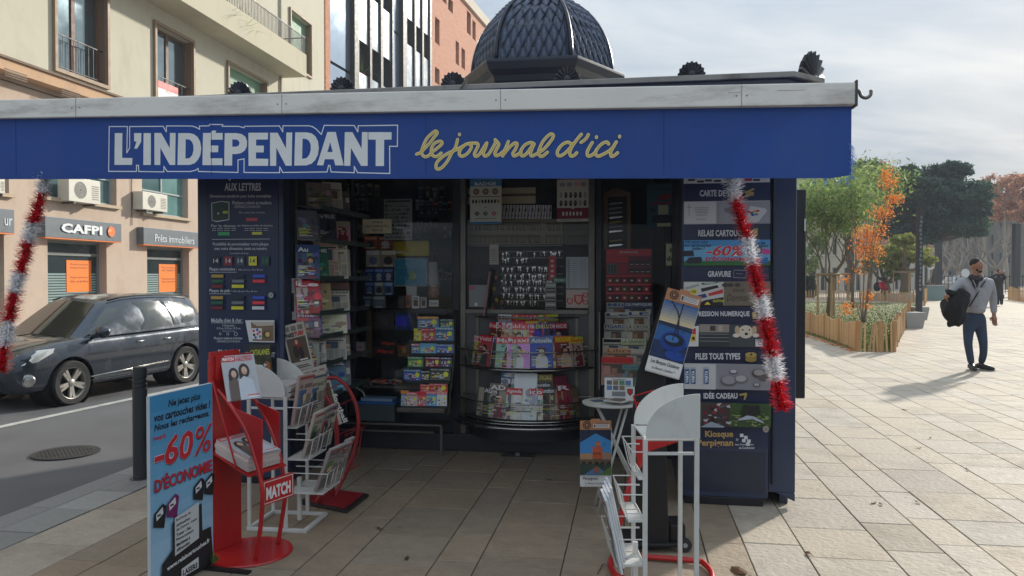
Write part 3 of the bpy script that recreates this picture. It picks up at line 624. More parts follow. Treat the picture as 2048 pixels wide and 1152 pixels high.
# ================================================================== AWNING (part of the kiosk)
AY = -.71
tR, bR, vR = kp(1708, 167, AY), kp(1708, 213, AY), kp(1703, 357, AY); tL, bL, vL = kp(0, 202, AY), kp(0, 239, AY), kp(0, 359, AY)
def lerp2(a, b, x): return a[1]+(b[1]-a[1])*(x-a[0])/(b[0]-a[0])
XR, XL = tR[0], -4.3
zt = lambda x: lerp2(tL, tR, x); zb_ = lambda x: lerp2(bL, bR, x); zv = lambda x: lerp2(vL, vR, x)
m = MB((236, 232, 224)); m.prism([(XL, AY-.035, zb_(XL)), (XL, AY-.035, zt(XL)), (XL, AY+.05, zt(XL)+.01), (XL, AY+.05, zb_(XL))], (XR-XL, 0, zt(XR)-zt(XL)))
bar = m.build('awning_bar', mat('off_white_lacquer', None, .55, 0, .07, 1.5, .1, 10, .003, dirt=((128, 120, 106), .6, 3.2, (.5, 1, 2.2))), K, bevel=.006)
m = MB((70, 68, 66)); m.box(XR, XR+.012, AY-.04, AY+.06, zb_(XR)-.005, zt(XR)+.012); m.build('end_cap', PLAST, bar, bevel=.003)
m = MB((110, 106, 100))
for x in (-2.6, -1.1, .35, 1.8):
    zc1 = (zt(x)+zb_(x))/2; m.box(x-.0015, x+.0015, AY-.0362, AY-.0352, zb_(x)+.002, zt(x)-.002); [m.blob((x+s*.03, AY-.035, zc1), .005, n=6, m=4) for s in (-1, 1)]
m.box(2.0, 2.16, AY-.0362, AY-.0352, zt(2.0)-.043, zt(2.0)-.0415); m.box(1.72, 1.80, AY-.0362, AY-.0352, zt(1.8)-.047, zt(1.8)-.0455)
m.build('joints_and_scratches', PLAST, bar, kind='stuff')
hk = kp(1712, 182, AY); m = MB((96, 92, 88)); q = [(1710, 181), (1718, 182), (1722, 192), (1732, 196), (1741, 190), (1742, 180)]
m.tube(catmull([(kp(x, y, AY)[0], AY, kp(x, y, AY)[1]) for x, y in q], 5), .010, 8); m.tube([(kp(1706, 181, AY)[0], AY, kp(1706, 181, AY)[1]), (kp(1713, 182, AY)[0], AY, kp(1713, 182, AY)[1])], .02, 8); m.build('crank_hook', STEEL, bar, smooth=True)
CLOTH = mat('blue_awning_cloth', None, .75, 0, .16, 1.1, .35, 9, .006, dirt=((70, 92, 140), .30, 2.2, (1, 1, .22)), trans=.05)
BL = (36, 76, 152)
m = MB(BL); n = 60; rows = []
for j in range(9):
    r = []
    for i in range(n+1):
        x = XL+(XR-.012-XL)*i/n; z = zb_(x)+.002+(zv(x)-zb_(x))*j/8
        if i == n: z = max(z, zv(x)+.02)
        r.append((x, AY+.0008, z))
    rows.append(r)
m.grid(rows, flip=True); val = m.build('valance', CLOTH, K, smooth=True)
m = MB((52, 82, 158)); P_ = []
x = XL
while x < XR-.02:
    z = zv(x)+.022; m.add([(x, AY-.0022, z), (x+.010, AY-.0022, z), (x+.010, AY-.0022, z+.002), (x, AY-.0022, z+.002)], [(0, 1, 2, 3)]); x += .017
for x in (-3.1, -1.62, -.14, 1.35):
    zz0, zz1 = zv(x)+.03, zb_(x)-.004; m.add([(x-.002, AY-.0005, zz0), (x+.002, AY-.0005, zz0), (x+.002, AY-.0005, zz1), (x-.002, AY-.0005, zz1)], [(0, 1, 2, 3)], (28, 58, 122))
m.build('hem_stitching', CLOTH, val, kind='stuff')
m = MB((70, 100, 180))
rng = random.Random(4)
for i in range(60):                               # frayed right end
    if i < 42: x = XR-.02+rng.uniform(-.01, .012); z = zv(XR)+rng.uniform(.0, .22)**1.0; L_ = rng.uniform(.015, .05); d = Vector((rng.uniform(.1, 1), rng.uniform(-.3, .3), -rng.uniform(.4, 1))).normalized()
    else: x = XR-rng.uniform(.0, .24); z = zv(x)+.004; L_ = rng.uniform(.02, .06); d = Vector((rng.uniform(-.2, .6), 0, -1)).normalized()
    p = Vector((x, AY, z)); m.tube([p, p+d*L_*.5, p+d*L_+Vector((0, 0, -.005))], [.002, .0016, .0008], 3, (60+rng.randint(0, 60), 120+rng.randint(0, 40), 215))
m.build('frayed_threads', CLOTH, val, kind='stuff')
# fabric top, cassette and arms
m = MB((38, 64, 132)); CY = -.04; zc_ = lambda x: zt(x)-.06+.04
m.add([(XL, AY+.05, zt(XL)-.01), (XR-.02, AY+.05, zt(XR)-.01), (XR-.02, CY, zt(XR)+.06), (XL, CY, zt(XL)+.06)], [(0, 1, 2, 3)]); m.build('awning_fabric', CLOTH, K)
m = MB((170, 166, 160)); m.box(XL, XR-.15, CY+.001, CY+.035, 2.70, 2.83); m.build('awning_cassette', PAINT, K, bevel=.01)
m = MB((160, 158, 152))
for x in (-3.0, 1.75):
    m = MB((160, 158, 152)); m.tube([(x, CY, 2.72), (x+.22, -.36, 2.67), (x, AY+.05, 2.65)], .02, 8); m.build('awning_arm', PAINT, K)
# lettering on the valance
def zpt(x, y, ox): return kp(x/6.606+ox, y/6.606+235, AY-.003)
m = MB(T=MT((0, AY+.0003, 0))); m.STEP = .000042
OL = [(118, 118, 200), (358, 118, 200), (350, 465, 200), (388, 400, 200), (388, 118, 200), (830, 115, 200), (872, 188, 200), (875, 110, 200), (1150, 111, 200), (1215, 112, 200), (1265, 128, 200), (1312, 155, 200), (1310, 112, 200), (1438, 108, 200), (1448, 90, 200), (1620, 92, 200), (1610, 115, 200), (1830, 115, 200), (1900, 135, 200), (1905, 115, 200),
      (385, 110, 500), (430, 188, 500), (432, 108, 500), (770, 108, 500), (820, 118, 500), (870, 150, 500), (940, 222, 500), (978, 102, 500), (1375, 105, 500), (1422, 188, 500), (1428, 108, 500), (1948, 100, 500), (1945, 380, 500), (1842, 378, 500), (1845, 738, 500), (1420, 728, 500), (1375, 645, 500), (1375, 728, 500), (1070, 718, 500), (1052, 632, 500), (1035, 632, 500), (1015, 718, 500), (430, 725, 500), (390, 650, 500), (388, 728, 500),
      (1900, 725, 200), (1900, 545, 200), (1820, 560, 200), (1820, 725, 200), (1298, 712, 200), (1292, 672, 200), (1260, 695, 200), (1190, 712, 200), (885, 712, 200), (840, 645, 200), (840, 718, 200), (508, 712, 200), (505, 630, 200), (478, 630, 200), (478, 712, 200), (110, 710, 200)]
ol = [Vector(zpt(*p)) for p in OL]; WH = (236, 240, 244)
for i in range(len(ol)):
    a, b = ol[i], ol[(i+1) % len(ol)]; d = (b-a).normalized()*.0028; m.L = .0001+.00008*(i % 2); m.stroke([a-d, b+d], .0062, WH, smooth=False)
G1, G2 = 200, 500; LT = (232, 234, 232); BLp = (30, 50, 118)
for ox, solid, holes in (
    (G1, [(192, 205), (292, 205), (288, 532), (424, 535), (420, 625), (187, 625)], []),
    (G1, [(447, 205), (543, 205), (540, 320), (488, 410), (450, 410), (478, 315), (447, 315)], []),
    (G1, [(572, 205), (668, 205), (668, 626), (568, 626)], []),
    (G1, [(715, 203), (805, 203), (918, 405), (920, 203), (995, 203), (990, 626), (918, 626), (795, 400), (793, 626), (716, 626)], []),
    (G1, [(1030, 205), (1180, 205), (1235, 218), (1285, 255), (1320, 320), (1334, 400), (1325, 490), (1290, 560), (1245, 605), (1185, 625), (1020, 626)], [[(1128, 285), (1180, 290), (1212, 320), (1230, 365), (1232, 430), (1215, 495), (1180, 535), (1125, 542)]]),
    (G1, [(1358, 203), (1455, 203), (1478, 172), (1535, 172), (1520, 203), (1618, 203), (1618, 292), (1460, 292), (1458, 368), (1560, 370), (1558, 458), (1455, 458), (1455, 538), (1615, 538), (1615, 628), (1350, 628)], []),
    (G1, [(1645, 205), (1800, 205), (1870, 218), (1918, 255), (1940, 310), (1938, 380), (1910, 435), (1860, 470), (1800, 482), (1745, 482), (1742, 634), (1638, 634)], [[(1745, 288), (1805, 290), (1832, 310), (1840, 340), (1830, 368), (1800, 384), (1745, 385)]]),
    (G2, [(-24, 200), (236, 200), (233, 290), (78, 290), (76, 370), (180, 370), (178, 460), (76, 460), (76, 542), (238, 545), (236, 638), (-22, 638)], []),
    (G2, [(262, 200), (362, 200), (472, 408), (478, 197), (555, 197), (548, 636), (470, 636), (345, 400), (343, 638), (262, 638)], []),
    (G2, [(595, 195), (745, 195), (810, 208), (860, 245), (895, 310), (907, 400), (895, 490), (860, 560), (810, 610), (740, 632), (582, 634)], [[(692, 278), (745, 283), (780, 310), (800, 360), (800, 430), (780, 495), (745, 535), (685, 545)]]),
    (G2, [(1020, 190), (1130, 190), (1235, 632), (1125, 632), (1105, 550), (985, 550), (965, 632), (882, 628)], [[(1057, 325), (1090, 455), (1020, 455)]]),
    (G2, [(1250, 192), (1350, 192), (1472, 410), (1478, 190), (1553, 192), (1552, 638), (1465, 638), (1332, 400), (1322, 638), (1242, 636)], []),
    (G2, [(1562, 192), (1868, 192), (1868, 290), (1770, 292), (1768, 640), (1658, 640), (1660, 292), (1562, 290)], [])):
    m.L = .0003; m.poly([zpt(x, y, ox) for x, y in solid][::-1], LT)
    for hl in holes: m.poly([zpt(x, y, ox) for x, y in hl][::-1], BL)
m.build('lettering', mat('worn_white_print', None, .75, 0, .06, 8, .2, 20, .003), val, label='white capital lettering inside a thin white outline')
S1 = [[(120, 635), (200, 600), (330, 470), (450, 320), (505, 245), (480, 205), (420, 240), (310, 350), (240, 500), (215, 600), (240, 660), (290, 685), (350, 660), (400, 610), (500, 530), (590, 450), (590, 410), (545, 395), (450, 440), (400, 530), (400, 610), (430, 665), (490, 680), (540, 650), (580, 615)],
      [(885, 360), (850, 500), (780, 610), (700, 760), (600, 880), (520, 915), (485, 880), (500, 790), (600, 690), (720, 615), (880, 545), (1050, 450)],
      [(1050, 445), (960, 520), (920, 600), (925, 650), (975, 675), (1060, 630), (1130, 540), (1140, 480), (1090, 440)],
      [(1090, 435), (1180, 430), (1250, 435), (1265, 480), (1230, 560), (1200, 630), (1225, 675), (1290, 640), (1380, 500), (1430, 425)],
      [(1430, 430), (1400, 530), (1365, 620), (1395, 670), (1460, 640), (1540, 520), (1595, 410), (1585, 365)], [(1585, 370), (1640, 430), (1650, 470), (1600, 570), (1580, 630), (1610, 665), (1680, 635), (1730, 590)],
      [(1830, 400), (1800, 480), (1750, 590), (1725, 670)], [(1735, 650), (1850, 510), (1950, 430), (1995, 450), (1960, 550), (1915, 620), (1940, 670), (2010, 640), (2070, 590)]]
S2 = [[(360, 450), (290, 420), (180, 470), (110, 570), (110, 640), (150, 670), (220, 620), (300, 510), (350, 440)], [(355, 445), (300, 580), (290, 640), (320, 670), (420, 620), (540, 540), (660, 400), (715, 305), (685, 260), (620, 290), (520, 400), (455, 540), (440, 610), (465, 670), (520, 670), (605, 600)],
      [(1050, 450), (980, 415), (880, 460), (800, 560), (790, 640), (840, 670), (930, 620), (1020, 530), (1080, 440)], [(1235, 265), (1150, 370), (1060, 500), (1020, 600), (1040, 670), (1100, 660), (1150, 610)], [(1365, 270), (1320, 350), (1230, 420)],
      [(1440, 420), (1390, 500), (1345, 600), (1360, 670), (1420, 660), (1500, 600)], [(1745, 450), (1700, 410), (1600, 460), (1510, 570), (1505, 640), (1550, 675), (1640, 640), (1760, 570), (1850, 480)], [(1885, 410), (1820, 520), (1780, 610), (1800, 680), (1860, 655), (1910, 610)]]
z9 = lambda x, y, ox: kp(x/9.309+ox, y/9.309+240, AY-.003)
m = MB(T=MT((0, AY+.0003, 0))); m.STEP = .00004
for wd, col in ((.0265, (34, 30, 62)), (.0205, (240, 232, 190)), (.0105, (222, 194, 104))):
    for S, ox in ((S1, 820), (S2, 1030)):
        for s in S:
            m.L += .0; P_ = [z9(x, y, ox) for x, y in s]; m.stroke(P_, wd, col)
            for e in (P_[0], P_[-1]): m.ell(e[0], e[1], wd/2, wd/2, col, 8); m.L -= .0000
            m.L -= .0000
    for x, y, ox in ((922, 270, 820), (1518, 320, 1030), (1948, 308, 1030)):
        c = z9(x, y, ox); m.ell(c[0], c[1], wd*.5, wd*.6, col)
    m.L += .0003
m.build('script_lettering', MATS['worn_white_print'], val, label='gold handwritten script lettering')
# ================================================================== POSTERS ON THE PILLARS
class PP(MB):
    def __init__(s, ly, col=(40, 50, 76)): super().__init__(col, MT((0, ly, 0))); s.ly = ly
    def pr(s, x0, y0, x1, y1, col): a = kp(x0, (y0+y1)/2, s.ly); b = kp(x1, (y0+y1)/2, s.ly); t = kp((x0+x1)/2, y0, s.ly); u = kp((x0+x1)/2, y1, s.ly); s.rect(a[0], u[1], b[0], t[1], col)
    def pp(s, P, col):
        q = [kp(x, y, s.ly) for x, y in P]; ar = sum(q[i][0]*q[(i+1) % len(q)][1]-q[(i+1) % len(q)][0]*q[i][1] for i in range(len(q)))
        s.poly(q if ar > 0 else q[::-1], col)
    def pe(s, x, y, rx, ry, col, n=14): c = kp(x, y, s.ly); e = kp(x+rx, y-ry, s.ly); s.ell(c[0], c[1], e[0]-c[0], e[1]-c[1], col, n)
    def pt(s, t, x0, y0, x1, y1, col, bold=0., shear=0., keep=False):      # text box in pixels (top-left, bottom-right)
        a = kp(x0, y1, s.ly); b = kp(x1, y1, s.ly); c = kp(x0, y0, s.ly); rot = math.atan2(b[1]-a[1], b[0]-a[0])
        s.txt(t, a[0], a[1], math.hypot(b[0]-a[0], b[1]-a[1]), c[1]-a[1], col, bold, rot, shear, keep)
    def ps(s, P, wd, col, smooth=False, closed=False): s.stroke([kp(x, y, s.ly) for x, y in P], wd, col, smooth=smooth, closed=closed)
PY = -.006; TX = (206, 210, 214)
m = PP(PY, (30, 42, 76)); a = kp(416, 968, PY); b = kp(556, 330, PY); m.T = MT((0, PY, 0)); m.box(a[0], b[0], .0, .004, .45, 2.55)
m.pt('PLAQUE DE BOITE', 430, 336, 540, 362, TX, .03); m.pt('AUX LETTRES', 449, 366, 522, 382, TX, .035)
m.pt('Dimensions standards pour boîte normalisée', 420, 389, 542, 397, TX, .01); m.pt('Plusieurs coloris et matières', 465, 402, 543, 409, TX, .01); m.pt('- DEMANDEZ LE NUANCIER -', 467, 411, 523, 416, TX)
m.pp([(423, 406), (443, 402), (459, 404), (459, 440), (434, 444), (424, 441)], (206, 214, 212)); m.pp([(424.5, 407), (443, 403.5), (457.5, 405.5), (457.5, 438.5), (434, 442), (425, 440)], (26, 62, 48)); m.pr(446, 422, 456, 427, (190, 200, 60)); m.pe(437, 427, 1.8, 2, (220, 220, 220))
m.pt('Elle se glisse dans la fenêtre', 479, 423, 530, 428, TX); m.pr(493, 436, 515, 442, (214, 70, 80)); m.pt('Par le dessus', 423, 449, 472, 454, TX, .01); m.pt('par dessous au milieu du plastique', 476, 449, 546, 454, TX, .01)
for q, (x0, x1) in enumerate(((425, 473), (490, 537))):
    for k in range(2): m.pt('..... ....... ........ ......', x0, 456+k*4, x1, 457.6+k*4, TX, .03)
m.pr(437, 464, 460, 471, (60, 178, 110)); m.pr(505, 464, 525, 469.5, (214, 214, 70)); m.pr(425, 478, 541, 479, TX)
m.pt('Possibilité de personnaliser votre plaque', 427, 485, 538, 493, TX, .012); m.pt('avec votre dimension, texte ou numéro', 430, 494, 535, 501, TX, .012); m.pt('5 possibilités de fonds :', 461, 505, 500, 509, TX)
for x, c, tc_ in ((433, (24, 30, 44), TX), (458, (140, 34, 44), TX), (482, (66, 74, 90), TX), (507, (220, 214, 50), (60, 70, 60)), (532, (24, 74, 64), (50, 110, 96))):
    m.pr(x-8, 513, x+8, 531, c); m.pt('14', x-5, 517, x+5, 526, tc_, .01)
m.pt('Plaque nominative :', 421, 535, 475, 543, TX, .012); m.pr(421, 544, 475, 544.8, TX); m.pt('Plaque de pub :', 421, 578, 465, 586, TX, .012); m.pr(421, 587, 463, 587.8, TX); m.pt('100 x 25 mm / 75 x 25 mm', 479, 538, 528, 541, TX); m.pt('100 x 25 mm / 75 x 25 mm', 468, 581, 516, 584, TX)
cs = [((176, 146, 62), (30, 36, 50), (46, 80, 190)), ((28, 92, 66), (110, 116, 124), (224, 56, 70)), ((110, 30, 40), (226, 220, 52), None)]
for y0, last in ((549, None), (592, (216, 220, 226))):
    for r in range(3):
        for c in range(3):
            k = cs[r][c] or last
            if k: x = 425+c*41.5; m.pr(x, y0+r*10.2, x+24, y0+6.2+r*10.2, k); m.pt('PLAQUE', x+4, y0+2+r*10.2, x+20, y0+4.2+r*10.2, tuple(min(255, q+40) if sum(k) < 450 else q-60 for q in k))
m.pe(545.5, 590, 5, 5.2, (170, 176, 170)); m.pe(545.5, 590, 3, 3.2, (130, 136, 132))
m.pt('Médaille chien & chat :', 427, 636, 490, 644, TX, .012); m.pr(427, 645, 490, 645.8, TX); m.pt('3 Dimensions :', 449, 648, 475, 652.5, TX); m.pt('Ø 22 mm / Ø 28 mm / Ø 35 mm', 438, 654, 485, 658, TX); m.pt('(Argent ou Bronze)', 449, 660, 474, 663, TX)
for x, r in ((445, 2.6), (460, 3), (476, 4)): c = kp(x, 667, PY); m.ring(c[0], c[1], r*.0038, r*.0038, .003, TX, 12)
m.pt('Plusieurs matières et formes', 433, 673, 489, 678, TX, .01); m.pt('- DEMANDEZ LE CATALOGUE -', 437, 680, 486, 684, TX)
m.pp([(495, 640), (553, 640), (553, 684), (503, 683)], (214, 216, 214)); m.pp([(506, 643), (552, 643), (552, 682), (510, 681)], (126, 104, 80)); m.pp([(508, 656), (528, 656), (528, 678), (509, 677)], (222, 222, 224))
for x, y, c in ((512, 661, (200, 60, 110)), (519, 659, (60, 70, 160)), (524, 663, (200, 60, 60)), (513, 669, (40, 40, 40)), (520, 667, (210, 90, 150)), (525, 672, (90, 170, 80)), (516, 674, (60, 110, 190))): m.pe(x, y, 2.6, 2.8, c, 8)
m.pe(538, 668, 8, 8, (96, 76, 56)); m.pe(540, 668, 4.5, 5, (214, 180, 110)); m.pp([(506, 643), (552, 643), (552, 650), (520, 652)], (190, 178, 164))
m.pt('PLAQUE', 442, 698, 486, 717, TX, .035); m.pt('DE RUE', 458, 722, 502, 741, TX, .035); m.pt('coloris au choix', 474, 750, 540, 757, TX, .01); m.pt('support rigide', 474, 762, 530, 769, TX, .01)
m.build('poster_panel', mat('laminated_poster', None, .4, 0, .04, 3, .05, 10, coat=.1), lp)
# right pillar poster
m = PP(PY, (30, 42, 74)); a = kp(1367, 890, PY); b = kp(1537, 890, PY); z0 = kp(1460, 896, PY)[1]; m.box(a[0], b[0], 0, .004, z0, 2.6)
X0, X1 = 1367, 1540
def band(y0, y1, c): m.pr(X0+.5, y0, X1-.5, y1, c)
band(352, 366, (206, 208, 210)); [m.pr(x, y, x+14, y+4, (36, 40, 50)) for x, y in ((1376, 358), (1394, 361), (1410, 359), (1428, 360), (1450, 357), (1506, 358))]; m.pr(1489, 357, 1504, 362, (170, 50, 60))
m.pt('CARTE DE VISITE', 1399, 380, 1484, 393, TX, .035); GO = (176, 156, 84); m.pp([(1489, 384), (1507, 376), (1509, 379), (1500, 384), (1508, 384), (1507, 391), (1491, 394), (1490, 389), (1499, 385), (1490, 387)], GO)
band(402, 448, (176, 178, 182)); m.pr(1368, 403, 1432, 447, (206, 206, 208)); m.ps([(1378, 408), (1378, 432)], .003, (90, 90, 96)); m.ps([(1373, 414.5), (1384, 414.5)], .003, (90, 90, 96))
for k, y in enumerate((415, 418.5, 422, 425.5, 430, 438)): m.pr(1388+k, y, 1418-k, y+.9, (120, 122, 128))
m.pp([(1436, 405), (1540, 404), (1540, 447), (1436, 447)], (156, 158, 164)); m.pp([(1449, 417), (1470, 412), (1486, 420), (1486, 430), (1470, 432), (1449, 423)], (118, 122, 130)); m.pp([(1490, 436), (1500, 412), (1530, 417), (1534, 422), (1516, 444), (1495, 447)], (206, 208, 210))
for x, y, c in ((1497, 424, (200, 60, 70)), (1503, 426, (40, 110, 90)), (1509, 423, (210, 150, 60)), (1505, 430, (60, 70, 170)), (1512, 429, (40, 150, 130)), (1515, 422, (200, 70, 60))): m.pe(x, y, 4, 2.4, c, 7)
m.pt('RELAIS CARTOUCHES', 1396, 460, 1500, 473, TX, .035); m.pp([(1506, 458), (1515, 456), (1515, 472), (1508, 474)], GO); m.pr(1499, 461, 1505, 473, GO)
band(480, 531, (112, 178, 220)); m.pr(X0+.5, 522, X1-.5, 531, (50, 110, 60)); m.pr(X0+.5, 480, X1-.5, 492, (74, 150, 206))
m.pt('Ne jetez plus', 1370, 481, 1416, 488, (24, 34, 60), .02, .3); m.pt('vos cartouches', 1366, 487, 1422, 494, (24, 34, 60), .02, .3); m.pt('vides !', 1384, 494, 1409, 500, (24, 34, 60), .02, .3)
m.pt('-60%', 1411.5, 490.5, 1491, 512.5, (240, 240, 240), .045, .25); m.pt('-60%', 1412, 491, 1490, 512, (206, 52, 60), .025, .25); m.pt("D'ÉCONOMIE", 1411, 513, 1500, 522, (206, 52, 60), .05); m.pt('Nous les', 1500, 483, 1530, 489, (24, 34, 60), .02, .3); m.pt('rechargeons.', 1497, 489, 1537, 496, (24, 34, 60), .02, .3)
m.pp([(1366, 502), (1386, 501), (1388, 512), (1366, 513)], (30, 40, 60)); m.pp([(1372, 522), (1378, 515), (1402, 514), (1404, 521), (1400, 527), (1374, 527)], (28, 36, 52)); m.pr(1511, 495, 1522, 507, (30, 36, 48)); m.pr(1513, 497, 1520, 505, (220, 222, 224)); m.pp([(1524, 497), (1540, 499), (1538, 509), (1523, 508)], (206, 70, 150)); m.pr(1517, 515, 1535, 527, (30, 110, 170))
m.pt('GRAVURE', 1415, 542, 1461, 554, TX, .035); m.ps([(1467, 540), (1492, 541), (1491, 556), (1466, 555)], .003, (170, 176, 186), closed=True); m.ps([(1471, 547), (1485, 548)], .002, (170, 176, 186))
band(563, 611, (140, 134, 120)); m.pp([(1367, 564), (1447, 564), (1447, 610), (1367, 610)], (206, 208, 204)); m.pp([(1369, 575), (1397, 567), (1398, 572), (1371, 580)], (160, 166, 160)); m.pp([(1401, 566), (1430, 563.6), (1440, 564), (1425, 568), (1404, 570)], (40, 120, 84)); m.pt('OUVERT', 1408, 564, 1430, 568, (220, 226, 220), .03)
m.pe(1387, 583, 7.5, 5.6, (220, 206, 60)); m.pt('10', 1383, 580, 1391, 586, (50, 50, 40), .03); m.pp([(1401, 577), (1434, 570), (1437, 575), (1403, 584)], (30, 34, 44)); m.pp([(1380, 594), (1410, 587), (1414, 594), (1383, 602)], (36, 60, 120)); m.pp([(1415, 587), (1445, 578), (1445, 586), (1418, 592)], (196, 50, 64))
m.pp([(1383, 611), (1410, 600), (1446, 594), (1446, 611)], (26, 32, 40)); m.pt('CLÔTURE', 1425, 598, 1450, 604, (214, 206, 70), .03, .1); m.pt('ELECTRIQUE', 1430, 604, 1455, 610, (214, 206, 70), .03, .1); m.pp([(1408, 609), (1414, 603), (1421, 609)], (230, 210, 50))
m.pr(1448, 564, X1-.5, 610.6, (116, 108, 92)); m.pt('Dorman', 1452, 588, 1498, 602, (70, 62, 52), .01, .35); m.pt('inox', 1464, 575, 1490, 584, (70, 62, 52), .01, .35)
for x in (1449, 1460, 1474): m.pe(x, 570, 6, 4, (66, 64, 62))
m.pe(1520, 590, 14, 16, (150, 146, 136))
m.pt('IMPRESSION NUMERIQUE', 1381, 622, 1498, 634, TX, .035); m.pp([(1503, 624), (1511, 622), (1511, 636), (1504, 637)], GO)
band(648, 693, (60, 72, 76)); m.pp([(1378, 653), (1397, 651), (1396, 692), (1376, 692)], (216, 216, 214)); m.pr(1381, 656, 1391, 668, (200, 44, 54)); m.pr(1380, 669, 1391, 682, (220, 190, 50)); m.pe(1386, 676, 3, 3.4, (30, 30, 30))
m.pr(1398, 648, 1457, 664, (150, 140, 130)); m.pr(1419, 651, 1430, 661, (60, 62, 66)); m.pr(1436, 650, 1444, 662, (176, 168, 156)); m.pr(1398, 664, 1457, 693, (50, 56, 60))
for y in (667, 674, 681): m.pr(1399, y, 1456, y+.9, (150, 156, 160))
m.pe(1490, 663, 15, 13, (214, 206, 188)); m.pe(1473, 659, 5, 8, (192, 172, 140)); m.pe(1507, 659, 5, 8, (192, 172, 140)); m.pe(1484, 659, 1.7, 1.7, (30, 26, 24)); m.pe(1497, 659, 1.7, 1.7, (30, 26, 24)); m.pe(1491, 667, 3.4, 2.8, (40, 34, 34)); m.pe(1471, 670, 7, 4, (222, 214, 198)); m.pe(1510, 670, 7, 4, (222, 214, 198))
m.pr(1509, 678, 1524, 692, (216, 216, 218)); c = kp(1519, 686, PY); m.ring(c[0], c[1], .016, .013, .004, (170, 40, 60), 12); m.pt('ATTENTION', 1510, 679, 1522, 682, (60, 60, 60), .03)
m.pt('PILES TOUS TYPES', 1390, 705, 1479, 718, TX, .035)
for k in range(3): m.pe(1500, 718-k*5, 11.5, 4.6, (150, 128, 60) if k < 2 else GO, 16)
m.pp([(1502, 703), (1497, 709), (1500, 709), (1498, 713), (1504, 707), (1501, 707)], (40, 40, 50))
band(726, 777, (150, 152, 158)); m.pr(X0+.5, 726.5, 1430, 776.5, (196, 198, 200)); m.pp([(1432, 727), (1539.5, 727), (1539.5, 777), (1436, 777)], (138, 140, 148))
for x in (1368, 1380, 1406):
    m.pr(x, 733, x+10, 737, (170, 172, 176)); m.pr(x, 737, x+10, 766, (40, 80, 130)); m.pr(x, 737, x+3, 766, (84, 124, 164)); a = kp(x+8.2, 764, PY); m.txt('VARTA', a[0], a[1], .085, .020, (220, 224, 230), .05, math.pi/2)
for x, y, rx, ry, c in ((1456, 760, 17, 10, (96, 96, 102)), (1456, 758, 14, 8, (150, 152, 158)), (1480, 757, 14, 8, (110, 110, 116)), (1480, 755, 11, 6, (172, 172, 176)), (1465, 742, 8, 4.6, (80, 80, 86)), (1465, 741, 6.5, 3.4, (190, 190, 194)), (1515, 745, 14, 9, (80, 78, 82)), (1515, 743, 10, 6, (160, 156, 154)), (1524, 754, 10, 6, (96, 92, 92)), (1511, 768, 7, 4, (90, 88, 92)), (1511, 767, 5, 2.6, (176, 176, 178))): m.pe(x, y, rx, ry, c, 16)
m.pt('IDÉE CADEAU', 1406, 781, 1473, 795, TX, .035); m.pp([(1476, 786), (1490, 783), (1492, 785), (1489, 796), (1485, 798), (1487, 788), (1478, 789)], GO)
band(803, 850, (60, 84, 46)); m.pr(1402, 803, 1457, 850, (66, 50, 54)); rng = random.Random(3)
for k in range(34): x, y = rng.uniform(1403, 1452), rng.uniform(804, 845); m.pp([(x, y), (x+rng.uniform(4, 12), y+rng.uniform(-3, 3)), (x+rng.uniform(4, 9), y+rng.uniform(2, 6)), (x+1, y+rng.uniform(2, 5))], rng.choice(((160, 40, 54), (40, 38, 44), (96, 96, 104), (190, 186, 190), (120, 30, 40))))
for k in range(60): x, y = rng.uniform(1460, 1533), rng.uniform(820, 847); m.pe(x, y, rng.uniform(2, 4.5), rng.uniform(1, 2), rng.choice(((88, 116, 56), (120, 140, 80), (50, 72, 40), (150, 160, 110))), 6)
m.pp([(1480, 830), (1484, 806), (1500, 808), (1514, 806), (1516, 824), (1504, 828)], (30, 32, 30)); m.pp([(1469, 836), (1490, 826), (1503, 828), (1523, 839), (1521, 841), (1500, 833), (1484, 835)], (170, 180, 196)); m.pp([(1398, 849), (1420, 838), (1446, 848), (1444, 850)], (150, 160, 176))
m.pe(1527, 853, 6, 6.4, (156, 154, 146)); m.pe(1527, 853, 3.8, 4, (130, 126, 118))
m.pt('Kiosque', 1408, 856, 1463, 872, (178, 146, 84), .03); m.pt('Perpignan', 1393, 873, 1463, 890, (178, 146, 84), .03)
for x, y in ((1476, 862), (1484, 866), (1490, 873), (1480, 872), (1488, 879)): m.pr(x, y, x+7, y+6.5, TX)
m.pt('by', 1468, 870, 1474, 877, TX, .0, .3); m.pt('les Comptoirs', 1467, 881, 1503, 885.5, TX, .02); m.pt('du Cordonnier', 1474, 887, 1505, 891.5, TX, .02)
m.build('poster_panel', MATS['laminated_poster'], rp)
m = PP(-.003, (34, 42, 62)); a = kp(1360, 1000, 0); b = kp(1537, 900, 0); m.box(PRi+.02, PRo-.02, -.004, -.0005, .10, kp(1450, 903, 0)[1]); m.build('lower_door', NV, rp, bevel=.002)
# ================================================================== KIOSK INSIDE AND WINDOWS
GRY = (86, 86, 86)
def zk(y, d): return HC-(y-552)/F*d
